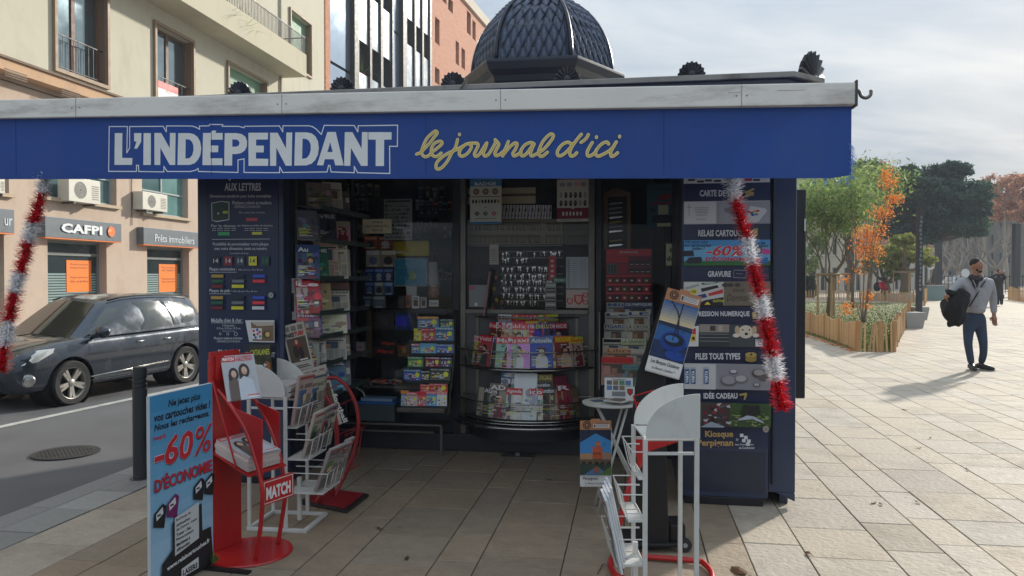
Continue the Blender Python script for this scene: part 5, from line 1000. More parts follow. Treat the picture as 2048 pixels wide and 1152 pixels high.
flat(725, 438, 783, 467, 1.34, lambda m, w, h: (m.txt('COQUE', w*.32, h*.68, w*.38, h*.18, (70, 70, 60), .01), m.txt('SILICONE AUTO', w*.12, h*.42, w*.8, h*.17, (70, 70, 60), .01), m.txt('PRIX 6€', w*.34, h*.14, w*.36, h*.18, (70, 70, 60), .01)), 'cream handwritten style notice reading COQUE SILICONE AUTO PRIX 6€', 'notice', 'price_notice', bg=(206, 198, 168))
def chart(m, w, h):
    m.rect(w*.05, h*.92, w*.95, h*.97, (60, 64, 66)); r = random.Random(8)
    for j in range(9):
        x = .06
        while x < .9: q = r.uniform(.03, .14); m.rect(w*x, h*(.04+.095*j), w*min(x+q, .95), h*(.04+.095*j)+h*r.choice((.03, .05, .06)), r.choice(((50, 54, 56), (80, 84, 84), (110, 112, 110)))); x += q+.03
flat(768, 398, 824, 480, 1.38, chart, 'grey chart of stamps and price tags behind the left window', 'chart', 'stamp_chart', bg=(142, 146, 142))
def pack(px0, py0, px1, py1, c, lab, ly=1.5, draw=None, name='blister_pack', cat='blister pack', th=.03, grp=None):
    r = random.Random(int(px0*7+py0))
    def d(m, w, h):
        m.rect(w*.05, h*.72, w*.95, h*.94, tuple(min(255, q+70) for q in c)); m.ell(w*.5, h*.38, w*.3, h*.25, r.choice(((40, 40, 44), (170, 170, 172), (90, 110, 140)))); m.rect(w*.2, h*.06, w*.8, h*.12, (200, 200, 200))
    return flat(px0, py0, px1, py1, ly, draw or d, lab, cat, name, PLAST if not draw else None, th, c, grp)
cols3 = ((150, 70, 30), (120, 60, 34), (160, 150, 136), (140, 130, 110), (30, 60, 120), (40, 70, 130), (36, 64, 116), (30, 56, 110), (110, 116, 116), (60, 100, 140), (36, 50, 60), (90, 100, 100))
pos = [(728, 472, 755, 498), (757, 472, 785, 498), (732, 500, 760, 534), (761, 500, 792, 534), (730, 537, 748, 562), (749, 537, 767, 562), (768, 537, 786, 562), (730, 564, 748, 588), (749, 564, 767, 590), (768, 564, 786, 590), (726, 592, 745, 612), (746, 592, 770, 616)]
whr = ('top left', 'top right', 'second row left', 'second row right', 'third row left', 'third row middle', 'third row right', 'fourth row left', 'fourth row middle', 'fourth row right', 'bottom row left', 'bottom row right')
for p_, c, wq in zip(pos, cols3, whr): pack(*p_, c, 'hanging accessory pack below the cream silicone notice, '+wq+' of the block', grp='accessory packs below the cream notice')
pack(784, 482, 857, 512, (200, 176, 30), 'yellow crown shaped sign behind the monitor', 1.7, lambda m, w, h: (m.rect(w*.3, -.001, w*.62, h*.6, (206, 184, 40)),), 'yellow_sign', 'sign')
mo = thing('monitor', 'small flat monitor with blue screen on a white stand behind the left window', 'monitor', KM)
a = kp(788, 573, 1.5); b = kp(855, 515, 1.5); m = MB((150, 154, 154)); m.box(a[0], b[0], 1.5, 1.53, a[1], b[1]); m.build('bezel', PLAST, mo, bevel=.004)
sm = mat('lit_screen', (16, 62, 78), .2, 0, 0); t = sm.node_tree; bsn = [n for n in t.nodes if n.type == 'BSDF_PRINCIPLED'][0]; bsn.inputs['Emission Color'].default_value = lin((16, 80, 104))+(1,); bsn.inputs['Emission Strength'].default_value = .10
m = MB(); m.box(a[0]+.012, b[0]-.012, 1.494, 1.4995, a[1]+.012, b[1]-.012); sn = m.build('screen', sm, mo)
m = MB(T=MT((a[0], 1.4935, a[1]))); m.txt('BIENVENUE', .03, .17, .12, .012, (90, 170, 180), .02); m.poly([(.15, .07), (.19, .06), (.21, .14), (.17, .155)], (130, 160, 60)); m.poly([(.19, .07), (.22, .08), (.22, .12), (.2, .13)], (170, 180, 130)); m.rect(.03, .145, .13, .15, (70, 130, 150)); m.rect(.02, .05, .12, .054, (70, 130, 150)); m.build('screen_content', PLAST, sn)
m = MB((196, 198, 196)); c_ = kp(822, 603, 1.52); m.box(c_[0]-.05, c_[0]+.05, 1.53, 1.56, c_[1]-.05, a[1]+.05); m.prism([(b[0], 1.54, a[1]+.02), (b[0]+.09, 1.6, a[1]-.02), (b[0]+.06, 1.6, b[1]-.04), (b[0], 1.54, b[1]-.04)], (0, .05, 0)); m.build('stand', PLAST, mo, bevel=.004)
for i, (x0, x1, y0, y1, c, lb) in enumerate(((797, 809, 592, 617, (70, 70, 72), 'dark'), (811, 822, 590, 615, (150, 90, 60), 'brown'), (824, 839, 592, 617, (190, 190, 190), 'white striped'), (841, 853, 594, 616, (170, 172, 176), 'grey'), (858, 877, 600, 613, (196, 196, 190), 'wide white'))):
    flat(x0, y0, x1, y1, 1.46, lambda m, w, h: (m.rect(w*.2, h*.2, w*.8, h*.7, (90, 70, 60)), m.rect(w*.2, h*.78, w*.8, h*.86, (60, 60, 64))) if i != 4 else m.txt('Derk', w*.1, h*.3, w*.8, h*.4, (60, 60, 60)), lb+' little card standing on the counter under the monitor', 'card', 'counter_card', bg=c)
m = MB((170, 120, 90)); c_ = kp(868, 590, 1.6); m.lathe([(.05, 0), (.062, .05), (.058, .10), (.05, .105)], 14, c=(c_[0], 1.6, c_[1]-.03)); m.lathe([(.055, .106), (.055, .13), (.02, .14)], 14, (186, 170, 140), c=(c_[0], 1.6, c_[1]-.03)); tag(m.build('sweet_jar', mat('orange_plastic', None, .25, 0, .2, 30), M=KM, smooth=30), 'round plastic tub of orange sweets beside the monitor stand', 'jar')
for r_, (y0, y1) in enumerate(((436, 472), (498, 545))):
    for k in range(5):
        x0 = 832+k*9+r_*2; q = kp(x0, (y0+y1)/2, 2.3); q2 = kp(x0+6, y0, 2.3); q3 = kp(x0, y1, 2.3); m = MB((22, 23, 26)); m.box(0, q2[0]-q[0], 0, .03, 0, q2[1]-q3[1]); m.box(.006, q2[0]-q[0]-.006, -.003, 0, (q2[1]-q3[1])*.5, (q2[1]-q3[1])*.9, (90, 92, 96))
        tag(m.build('razor_case', PLAST, M=KM @ MT((q[0], 2.3, q3[1]))), ('upper' if r_ == 0 else 'lower')+' row of black cases deep in the kiosk, '+('first', 'second', 'third', 'fourth', 'fifth')[k]+' from the left', 'case', 'black cases deep in the kiosk')
for k in range(36):
    rw, cl_ = divmod(k, 12); x0 = (694, 704, 713, 722, 832, 841, 850, 859, 868, 877, 886, 895)[cl_]+random.uniform(-1, 1); y1 = (420, 475, 560)[rw]; hh = random.uniform(14, 26); c = random.choice(((96, 100, 104), (120, 116, 104), (90, 60, 50), (70, 90, 110), (150, 146, 134), (60, 66, 70), (140, 60, 50)))
    pack(int(x0), y1-hh, x0+8.5, y1, c, 'small box on the dark shelves deep inside the kiosk', 2.55, name='stock_box', cat='box', th=.12, grp='small boxes on the deep shelves')
for k in range(14):
    x0 = (692, 706, 720, 734, 748, 690, 704, 836, 850, 864, 878, 838, 852, 866)[k]; y0 = (366, 366, 368, 366, 368, 396, 396, 372, 372, 374, 372, 404, 404, 404)[k]; c = random.choice(((110, 112, 116), (90, 80, 70), (70, 90, 110), (140, 136, 126), (120, 60, 50), (60, 66, 70)))
    pack(x0, y0, x0+11, y0+24, c, 'small hanging pack high on the back wall of the left window', 2.4, grp='small packs high on the back wall')
# boxes on the lower shelves
def bx(px0, px1, py0, py1, ly, c, lab, txt_=None, tc_=WHT, name='snack_box', cat='box', d=.1):
    def dd(m, w, h):
        if txt_: m.rect(w*.02, h*.04, w*.98, h*.96, c); m.txt(txt_, w*.12, h*.3, w*.76, h*.4, tc_, .04, 0, .25)
        else: r = random.Random(px0); [m.rect(w*r.uniform(.05, .5), h*r.uniform(.1, .7), w*r.uniform(.55, .95), h*r.uniform(.75, .9), tuple(min(255, int(v*r.uniform(.6, 1.8))+10) for v in c)) for _ in range(3)]
    return flat(px0, py0, px1, py1, ly, dd, lab, cat, name, PRINT, d, c)
bx(748, 788, 626, 660, 1.55, (50, 38, 38), 'dark brown snack box on the shelf under the counter, left of the blue one'); bx(790, 822, 627, 660, 1.55, (30, 60, 120), 'blue snack box on the shelf under the counter')
bx(758, 796, 678, 695, 1.6, (30, 26, 28), 'black Mars box, the rear one of two', 'Mars', (200, 60, 40)); bx(748, 792, 693, 712, 1.5, (32, 26, 28), 'black Mars box, the front one of two', 'Mars', (200, 60, 40)); bx(793, 818, 690, 713, 1.55, (110, 74, 40), 'brown biscuit box right of the black Mars boxes')
bx(697, 731, 684, 713, 1.5, (180, 176, 170), 'white and red box left of the wooden post')
rng = random.Random(12)
for k in range(16):
    px = 722+k*5.4+rng.uniform(-2, 2); q = kp(px, 768, 1.44); c = rng.choice(((190, 60, 40), (200, 130, 60), (60, 110, 170), (180, 160, 120), (206, 90, 50), (210, 190, 150))); m = MB(c)
    m.add([(-.05, -.012, 0), (.05, -.012, 0), (.05, .012, 0), (-.05, .012, 0), (-.045, 0, .014), (.045, 0, .014)], [(3, 2, 1, 0), (0, 1, 5, 4), (2, 3, 4, 5), (1, 2, 5), (3, 0, 4)]); m.box(-.02, .02, -.0135, -.012, .002, .006, (230, 220, 200))
    tag(m.build('sweet_bar', GLOSSP, M=KM @ MT((q[0], 1.43+rng.uniform(-.02, .05), q[1]+.004+.012*(k % 3))) @ RZ(rng.uniform(-1.2, 1.2)) @ RY(rng.uniform(-.3, .3))), 'wrapped sweet bar lying in the heap on the low shelf behind the left window', 'sweet bar', 'sweet bars heaped on the low shelf')
a = kp(722, 838, 1.22); b = kp(796, 806, 1.22); t = thing('storage_box', 'translucent grey storage box with blue lid at the bottom of the left window', 'box', KM)
m = MB((60, 74, 78)); m.box(a[0], b[0], 1.12, 1.31, a[1], b[1]); m.build('tub', PLAST, t, bevel=.01); m = MB((36, 92, 160)); m.box(a[0]-.01, b[0]+.01, 1.11, 1.32, b[1]+.001, b[1]+.022); m.build('lid', PLAST, t, bevel=.004)
m = MB((120, 150, 180)); m.box(a[0]+.03, b[0]-.03, 1.14, 1.28, b[1]+.024, b[1]+.05); tag(m.build('folded_paper', PRINT, M=KM @ RZ(.0)), 'pale blue papers lying on the blue lid of the storage box', 'papers')
t = thing('low_metal_bench', 'low grey metal bench rack standing under the left window', 'bench', KM); zz = kp(760, 838, 1.0)[1]
m = MB((86, 90, 90)); m.box(kx(640, 1.1), kx(884, 1.1), 1.08, 1.32, a[1]-.02, a[1]-.003); m.build('top', STEEL, t, bevel=.003)
for x in (650, 882): m = MB(); m.box(kx(x, 1.1)-.012, kx(x, 1.1)+.012, 1.10, 1.125, gb if False else .0, a[1]-.021); m.build('leg', STEEL, t)
m = MB(); m.box(kx(652, 1.1)+.0, kx(868, 1.1), 1.09, 1.1, .20, .215); m.build('lower_rail', STEEL, t)
# puzzle magazine rack
pz = thing('puzzle_magazine_rack', 'leaning stepped rack of puzzle magazines in front of the left window', 'magazine rack', KM)
Z3 = lambda x, y: (780+x*.2083, 620+y*.2083)
a = kp(*Z3(75, 975), .98); b = kp(*Z3(530, 935), .98); m = MB(); m.box(a[0], b[0], .955, 1.03, a[1], b[1]-.01); m.build('ledge', STEEL, pz, bevel=.003)
s1 = kp(*Z3(548, 850), 1.0); s2 = kp(*Z3(625, 0), 1.28); m = MB((110, 112, 112)); m.tube([(s1[0], 1.03, kp(*Z3(540, 1010), 1.0)[1]), (s1[0]+.01, 1.05, s1[1]), (s2[0]-.01, 1.26, kp(*Z3(620, 440), 1.25)[1]), (s2[0], 1.29, s2[1])], .011, 4); m.build('side_upright', STEEL, pz)
rowsY = [(7, 935, .985), (6, 800, 1.03), (5, 690, 1.07), (4, 560, 1.11), (3, 430, 1.16), (2, 310, 1.20), (1, 185, 1.24)]
for r_, yb2, ly in rowsY:
    q0 = kp(*Z3(105+(935-yb2)*.19, yb2), ly); q1 = kp(*Z3(545+(935-yb2)*.09, yb2), ly); m = MB((70, 74, 76)); m.box(q0[0], q1[0], ly+.012, ly+.03, q0[1]-.008, q0[1]+.012); m.build('step', PAINT, pz)
PZ = [(1, 265, 465, 65, (70, 110, 150), '7 JEUX', YEL, (190, 120, 60), 'blue and orange bumper puzzle magazine, left of the top row'), (1, 478, 612, 90, (40, 80, 60), 'JEUX', (190, 200, 190), (30, 50, 50), 'dark green JEUX puzzle magazine, right of the top row'),
      (2, 230, 300, 180, (200, 170, 40), 'J', (60, 60, 120), YEL, 'yellow puzzle magazine at the left of the second row'), (2, 296, 432, 178, (170, 60, 60), 'Jeux 26', WHT, (180, 40, 50), 'red puzzle magazine with smiling man in the second row'), (2, 428, 612, 165, (40, 90, 130), 'Fléchés', WHT, (40, 120, 150), 'blue Fléchés 100 puzzle magazine in the second row'),
      (3, 205, 290, 325, (60, 100, 150), 'E', WHT, (190, 50, 60), 'blue and red puzzle magazine at the left of the third row'), (3, 288, 440, 322, (90, 150, 180), '', WHT, None, 'light blue puzzle magazines bundled in the third row'), (3, 440, 612, 330, (50, 80, 150), 'FLÉCHÉS', (200, 210, 220), (60, 110, 160), 'blue FLÉCHÉS puzzle magazine, right in the third row'),
      (4, 170, 318, 450, (70, 130, 70), 'ENQUÊTE', WHT, (60, 120, 90), 'green puzzle magazine at the left of the fourth row'), (4, 335, 482, 452, (120, 30, 60), 'CODES', WHT, (110, 24, 60), 'maroon CODES puzzle magazine in the fourth row'), (4, 485, 592, 455, (50, 60, 90), 'SÉS', WHT, (40, 50, 90), 'dark blue puzzle magazine ending in SÉS in the fourth row'),
      (5, 130, 298, 570, (40, 80, 150), 'CROISÉS', WHT, (40, 90, 120), 'blue CROISÉS puzzle magazine in the fifth row'), (5, 300, 385, 585, (40, 50, 46), 'MOTS', WHT, (30, 40, 40), 'narrow dark MOTS puzzle magazine in the fifth row'), (5, 383, 578, 560, (60, 70, 60), 'MOTS CROISÉS', (206, 206, 200), (30, 50, 44), 'dark green MOTS CROISÉS puzzle magazine in the fifth row'),
      (6, 290, 385, 715, (190, 50, 50), 'SU', WHT, (190, 40, 44), 'red puzzle magazine left of the large SUDOKU one'), (6, 380, 552, 708, (180, 44, 44), 'SUDOKU', WHT, (186, 36, 44), 'bright red SUDOKU puzzle magazine in the sixth row'),
      (7, 105, 175, 775, (110, 130, 150), '', WHT, (200, 120, 50), 'orange topped puzzle magazine at the left of the bottom row'), (7, 160, 262, 790, (170, 150, 150), 'BINERO', WHT, (190, 60, 50), 'pale BINERO puzzle magazine in the bottom row'), (7, 258, 350, 785, (190, 80, 80), '', WHT, (186, 50, 60), 'red heart patterned puzzle magazine in the bottom row'), (7, 345, 450, 780, (70, 140, 190), 'SUDOKU', WHT, (190, 40, 50), 'light blue SUDOKU puzzle magazine in the bottom row'), (7, 448, 545, 785, (200, 196, 200), 'MELI MELO', WHT, (200, 80, 60), 'white MELI MELO puzzle magazine in the bottom row')]
rr = {r: (y, ly) for r, y, ly in rowsY}
for r_, x0, x1, yt, bg, t_, tc_, bd_, lb in PZ:
    yb2, ly = rr[r_]; a = kp(*Z3(x0, yt), ly); b = kp(*Z3(x1, yt), ly); z0 = kp(*Z3((x0+x1)/2, yb2), ly)[1]+.013; w_, h_ = b[0]-a[0], a[1]-z0
    mag(KM @ MT((a[0], ly-.004, z0)) @ RZ(random.uniform(-.03, .03)) @ RX(-rad(6)), w_, h_*1.02, bg, t_, tc_, lb+' of the stepped rack', 'grid', bd_, th=.008)
# ------------------------------------------------------------------ right window
kc = thing('knife_cabinet', 'wooden framed cabinet of pocket knives behind the right window', 'cabinet', KM); LYK = 1.42
WOOD = mat('varnished_wood', None, .4, 0, .18, 7, .1, 40, .003, stretch=(1, 1, .12))
a = kp(1207, 500, LYK); b = kp(1262, 386, LYK)
m = MB((120, 90, 58)); m.box(a[0], a[0]+.035, LYK, LYK+.06, a[1], b[1]); m.box(b[0]-.035, b[0], LYK, LYK+.06, a[1], b[1]); m.box(a[0]+.035, b[0]-.035, LYK, LYK+.06, b[1]-.03, b[1]); m.prism([(a[0], LYK, b[1]+.001), (b[0], LYK, b[1]+.001), ((a[0]+b[0])/2, LYK, b[1]+.05)], (0, .06, 0)); m.build('frame', WOOD, kc, bevel=.003)
m = MB((30, 26, 24)); m.box(a[0]+.036, b[0]-.036, LYK+.05, LYK+.058, a[1], b[1]-.031); m.build('backing', PAINT, kc)
for k in range(10):
    z = a[1]+.03+k*(b[1]-a[1]-.09)/10; c = ((150, 148, 140), (176, 174, 166), (60, 40, 30), (190, 150, 60))[(k*3) % 4]; m = MB(c); m.poly([(0, 0), (.11, 0), (.125, .006), (.11, .014), (0, .016)], c); m.box(0, .06, 0.0005, .01, 0, .016, (44, 34, 30) if k % 2 else (120, 80, 40))
    tag(m.build('pocket_knife', CHROME if k % 3 == 0 else PRINT, M=KM @ MT((a[0]+.05, LYK+.03, z)) @ RY(rad(-6))), ('pocket knife in the wooden cabinet, number %s row from the bottom' % ('lowest', 'second', 'third', 'fourth', 'fifth', 'sixth', 'seventh', 'eighth', 'ninth', 'top')[k]).replace('number ', ''), 'pocket knife', 'pocket knives in the wooden cabinet')
def bp_(m, w, h):
    m.rect(0, 0, w, h, (38, 76, 96)); m.rect(w*.1, h*.86, w*.9, h*.89, (30, 50, 66)); m.txt('-60%', w*.3, h*.62, w*.5, h*.14, (150, 44, 60), .05, 0, .2); m.txt("D'ÉCONOMIE", w*.15, h*.52, w*.7, h*.07, (150, 44, 60), .04); m.rect(w*.33, h*.28, w*.63, h*.5, (160, 168, 140)); m.rect(w*.15, h*.08, w*.85, h*.26, (26, 36, 48)); m.rect(w*.3, 0.0, w*.7, h*.08, (170, 176, 146)); m.rect(w*.7, h*.34, w*.9, h*.42, (120, 50, 80)); m.rect(w*.08, h*.34, w*.26, h*.42, (28, 40, 60))
flat(1294, 367, 1362, 453, 1.31, bp_, 'dim blue printer cartridge poster on the right window', 'poster', 'cartridge_poster')
def rbd(m, w, h):
    m.rect(0, 0, w, h, (110, 30, 40)); m.rect(0, h*.87, w, h, (186, 44, 54)); m.txt('ENERGIE', w*.3, h*.92, w*.4, h*.04, (220, 170, 170), .03); m.rect(0, h*.74, w*.5, h*.86, (180, 40, 50)); m.rect(w*.03, h*.53, w*.24, h*.72, (90, 90, 92)); m.rect(w*.26, h*.53, w*.48, h*.72, (150, 34, 46))
    for k in range(3): m.rect(w*(.05+.065*k), h*.55, w*(.09+.065*k), h*.7, (40, 40, 44))
    for r_ in range(2):
        for k in range(4): m.rect(w*(.52+.12*k), h*(.55+.14*r_), w*(.61+.12*k), h*(.63+.14*r_), (38, 34, 36)); m.rect(w*(.53+.12*k), h*(.56+.14*r_), w*(.6+.12*k), h*(.575+.14*r_), (180, 176, 170))
    for r_ in range(3): m.rect(0, h*(.145+.165*r_), w, h*(.17+.165*r_), (206, 70, 76))
    for r_ in range(3):
        for k in range(6): m.rect(w*(.03+.16*k), h*(.02+.165*r_), w*(.15+.16*k), h*(.12+.165*r_), ((120, 44, 50), (50, 50, 56), (150, 60, 64), (90, 80, 40))[(k+r_) % 4]); m.ell(w*(.09+.16*k), h*(.07+.165*r_), w*.03, h*.02, (200, 190, 180), 8)
flat(1212, 498, 1303, 603, 1.36, rbd, 'red battery display board in the right window', 'display board', 'battery_display', th=.05, bg=(150, 40, 50))
flat(1332, 487, 1392, 531, 1.325, lambda m, w, h: (m.txt('Cartes', w*.12, h*.58, w*.72, h*.24, (60, 60, 56), .03), m.txt('de Visite', w*.02, h*.2, w*.94, h*.24, (60, 60, 56), .03)), 'pale yellow sheet lettered Ca de V half hidden by the right pillar', 'notice', 'card_notice', bg=(196, 196, 160))
nr = thing('newspaper_rack', 'stepped steel rack of folded newspapers under the right window', 'newspaper rack', KM)
NP = [(1213, 1262, 612, 640, 'Midi', (150, 150, 146), (60, 90, 140), 'newspaper with blue photograph, left of the top row', 1.29), (1248, 1306, 612, 640, 'OLYMPIQUE', (90, 104, 124), (60, 90, 130), 'blue newspaper, right of the top row', 1.28),
      (1210, 1262, 632, 662, 'Le', (186, 182, 168), (60, 80, 120), 'newspaper with blue corner in the second row left', 1.25), (1255, 1300, 630, 662, 'LE', (190, 188, 176), (50, 70, 120), 'newspaper with vertical blue lettering in the second row right', 1.24),
      (1208, 1255, 655, 690, 'FIGARO', (176, 174, 164), (40, 60, 110), 'newspaper with dark blue title, left in the third row', 1.21), (1250, 1300, 656, 690, 'LA CROIX', (180, 176, 160), (90, 90, 90), 'grey newspaper at the right of the third row', 1.20),
      (1205, 1248, 684, 716, '1', (196, 194, 176), (40, 40, 40), 'newspaper with bold figure one, left in the fourth row', 1.17), (1242, 1292, 686, 716, 'LA GRANDE', (190, 194, 160), (90, 110, 70), 'pale green newspaper in the fourth row right', 1.16),
      (1212, 1268, 704, 735, 'Libre', (186, 150, 120), (150, 90, 60), 'salmon pink newspaper in the fifth row left', 1.13), (1262, 1300, 706, 735, '', (180, 176, 164), (90, 90, 90), 'plain grey newspaper in the fifth row right', 1.12),
      (1202, 1266, 722, 762, "Aujourd'hui", (176, 130, 120), (176, 50, 56), "red titled Aujourd'hui newspaper at the left of the bottom row", 1.09), (1245, 1285, 738, 765, 'Sport', (110, 140, 140), (50, 110, 120), 'teal newspaper at the right of the bottom row', 1.075)]
for i, (x0, x1, y0, y1, t_, bg, bd_, lb, ly) in enumerate(NP):
    a = kp(x0, y1, ly); b = kp(x1, y0, ly); w_, h_ = b[0]-a[0], (b[1]-a[1]); mag(KM @ MT((a[0], ly, a[1]-.03)) @ RX(-rad(8)), w_, h_+.06, bg, t_, bd_ if t_ != 'OLYMPIQUE' else WHT, lb+' of the right newspaper rack', 'news', (bg if t_ != "Aujourd'hui" else (190, 60, 60)), th=.012, name='newspaper', cat='newspaper', mt=NEWS)
    if i % 2 == 0: q1 = kp(1305, y1, ly+.012); m = MB((96, 98, 98)); m.box(a[0]-.01, q1[0], ly+.014, ly+.06, a[1]-.04, a[1]-.03); m.build('step', STEEL, nr)
m = MB(); a = kp(1200, 760, 1.08); m.box(a[0]-.012, a[0], 1.07, 1.3, a[1]-.08, kp(1200, 622, 1.28)[1]); m.build('side_upright', STEEL, nr)
m = MB((54, 58, 60)); a = kp(1205, 840, 1.2); b = kp(1310, 765, 1.2); m.box(a[0], b[0], 1.10, 1.31, gb, b[1]-.03); m.build('base_cabinet', PAINT, nr)
# ------------------------------------------------------------------ left niche wall: shelves and newspapers
nw = thing('wall_magazine_shelves', 'slanted metal shelves of newspapers along the left inner wall of the kiosk', 'shelves', KM)
WXl = PLi
def onwall(px, z, dx=.06):                    # ly of the wall point that shows at px
    lo, hi = .13, 1.4
    for _ in range(30):
        q = (lo+hi)/2; p = KM @ Vector((WXl+dx, q, z))
        if 1024+F*p.x/p.y < px: lo = q
        else: hi = q
    return lo
levels = [2.16, 1.90, 1.60, 1.33, 1.14, .92, .66]
for i, z in enumerate(levels):
    m = MB((62, 76, 74)); m.prism([(WXl+.002, .16, z-.01), (WXl+.22, .16, z-.04), (WXl+.225, .16, z+.0), (WXl+.215, .16, z+.0), (WXl+.21, .16, z-.03), (WXl+.002, .16, z)], (0, 1.12, 0)); m.build('shelf', PAINT, nw, bevel=.002)
m = MB((150, 152, 148))
for y in (.2, .7, 1.24): m.box(WXl+.002, WXl+.014, y-.012, y+.012, .3, 2.5)
m.build('wall_strips', STEEL, nw, kind='stuff')
OW = [(1, 596, .16, .24, (74, 76, 82), '', WHT, None, 'photo', 'magazine', 'dark paperback at the left end of the second shelf'), (1, 622, .15, .22, (60, 66, 70), '', WHT, None, 'photo', 'magazine', 'grey book in the middle of the second shelf'), (1, 650, .2, .24, (40, 44, 50), 'LIVRE', (150, 150, 150), None, 'photo', 'magazine', 'black book toward the back of the second shelf'),
      (0, 640, .2, .22, (110, 100, 92), '', WHT, None, 'photo', 'magazine', 'brown book on the topmost shelf'), (0, 668, .16, .26, (186, 184, 170), '', (80, 80, 80), None, 'news', 'newspaper', 'pale sheet newspaper on the topmost shelf'),
      (2, 592, .16, .26, (70, 70, 96), 'Auto', WHT, (50, 60, 90), 'photo', 'magazine', 'dark blue magazine at the left of the third shelf'), (2, 612, .18, .27, (46, 70, 96), '', WHT, (40, 60, 100), 'photo', 'magazine', 'slate blue magazine second on the third shelf'), (2, 634, .2, .26, (40, 90, 66), 'PÊCHE', WHT, (30, 70, 54), 'photo', 'magazine', 'green magazine in the middle of the third shelf'), (2, 664, .28, .30, (196, 190, 170), 'MEDIA NEWS', (70, 70, 70), None, 'news', 'newspaper', 'large cream newspaper at the back of the third shelf'), (2, 656, .2, .36, (190, 166, 150), '', (90, 60, 60), None, 'news', 'newspaper', 'pinkish newspaper rising behind the cream one on the third shelf'),
      (3, 600, .18, .26, (150, 30, 40), 'Le', WHT, (150, 24, 36), 'photo', 'magazine', 'red magazine at the left of the fourth shelf'), (3, 618, .2, .27, (130, 30, 46), 'DUEL', (220, 190, 190), (140, 30, 44), 'photo', 'magazine', 'second red magazine beside it on the fourth shelf'), (3, 640, .2, .24, (150, 130, 90), '', WHT, None, 'photo', 'magazine', 'tan rolled magazine in the middle of the fourth shelf'), (3, 664, .3, .17, (186, 184, 170), 'Journal', (90, 90, 90), None, 'news', 'newspaper', 'wide white newspaper at the back of the fourth shelf'),
      (4, 604, .18, .2, (110, 60, 90), 'Mode', WHT, (120, 50, 90), 'photo', 'magazine', 'violet magazine at the left of the fifth shelf'), (4, 624, .16, .2, (60, 70, 130), '', WHT, (60, 70, 140), 'photo', 'magazine', 'blue magazine second on the fifth shelf'), (4, 662, .27, .16, (206, 200, 166), '', (190, 60, 50), None, 'photo', 'magazine', 'cream magazine with a red tree on the fifth shelf'),
      (5, 612, .18, .24, (60, 70, 100), '', WHT, None, 'photo', 'magazine', 'dark blue magazine at the left of the sixth shelf'), (5, 632, .16, .22, (176, 174, 166), 'L', (60, 60, 60), None, 'news', 'newspaper', 'small grey newspaper in the middle of the sixth shelf'), (5, 662, .26, .22, (180, 180, 172), 'Le Travail', (70, 70, 74), None, 'news', 'newspaper', 'grey newspaper at the back of the sixth shelf'),
      (6, 622, .16, .24, (44, 66, 110), '', WHT, None, 'photo', 'magazine', 'deep blue magazine at the left of the lowest shelf'), (6, 660, .28, .26, (90, 116, 134), 'SEVE MENSUEL', (206, 212, 214), (50, 66, 84), 'photo', 'newspaper', 'blue grey SEVE MENSUEL paper on the lowest shelf')]
ONM = ('topmost', 'second', 'third', 'fourth', 'fifth', 'sixth', 'lowest')
for sh_ in range(7):
    for px, dsc, bg in ((582, 'front end', ((60, 60, 70), (70, 50, 50), (90, 110, 120), (150, 146, 136), (170, 60, 60), (120, 110, 100), (60, 80, 110))[sh_]), (682, 'back end', ((80, 76, 70), (150, 140, 120), (170, 164, 150), (120, 90, 80), (150, 150, 146), (140, 130, 110), (90, 90, 96))[sh_])):
        if px == 582 and sh_ < 2: continue
        OW.append((sh_, px, .17, (.2, .2, .26, .24, .18, .22, .24)[sh_], bg, '', WHT, None, ('photo', 'news', 'face')[(sh_+px) % 3], 'magazine', 'magazine at the very %s of the %s shelf' % (dsc, ONM[sh_])))
for sh_, px, w_, h_, bg, t_, tc_, bd_, st, nm, lb in OW:
    z = levels[sh_]; y = onwall(px, z+.1, .14); mag(KM @ MT((WXl+.14, y, z-.02)) @ RZ(rad(34)+random.uniform(-.08, .08)) @ RX(-rad(14)) @ MT((-w_/2, 0, 0)), w_, h_, bg, t_, tc_, lb+' on the left inner wall', st, bd_, th=.008, name=nm, cat=nm, mt=NEWS if nm == 'newspaper' else GLOSSP)
def sheet(px0, py0, px1, py1, ly, tilt, title, tc_, bg, lb, style='news', name='newspaper', mt=None, draw=None, w=None, h=None, rz=0):
    c = kp((px0+px1)/2, (py0+py1)/2, ly); m_ = MB(bg); m_.box(0, w, .0003, .008, 0, h)
    if draw: draw(m_, w, h)
    else: cover(m_, w, h, bg, title, tc_, style, None, seed=px0)
    return tag(m_.build(name, mt or NEWS, M=KM @ MT((c[0], ly, c[1])) @ RZ(rz) @ RY(rad(tilt)) @ MT((-w/2, 0, -h/2))), lb, name.replace('_', ' '))
def turf(m, w, h):
    m.rect(0, 0, w, h, (176, 170, 158)); m.rect(w*.08, h*.18, w*.94, h*.7, (84, 74, 62)); m.ell(w*.5, h*.5, w*.2, h*.16, (120, 60, 50)); m.ell(w*.4, h*.4, w*.12, h*.14, (56, 44, 40)); m.ell(w*.62, h*.36, w*.1, h*.14, (50, 40, 40)); m.ell(w*.5, h*.6, w*.06, h*.05, (190, 150, 130)); m.txt('PARIS', w*.1, h*.72, w*.38, h*.1, (50, 46, 46), .05); m.txt('TURF', w*.49, h*.72, w*.42, h*.1, (180, 44, 50), .05)
    for k in range(3): m.rect(w*(.1+.3*k), h*.85, w*(.32+.3*k), h*.95, (120, 112, 104))
    m.rect(w*.1, h*.05, w*.9, h*.07, (100, 96, 90)); m.rect(w*.1, h*.09, w*.8, h*.11, (100, 96, 90)); m.rect(w*.5, h*.2, w*.85, h*.23, (214, 206, 196))
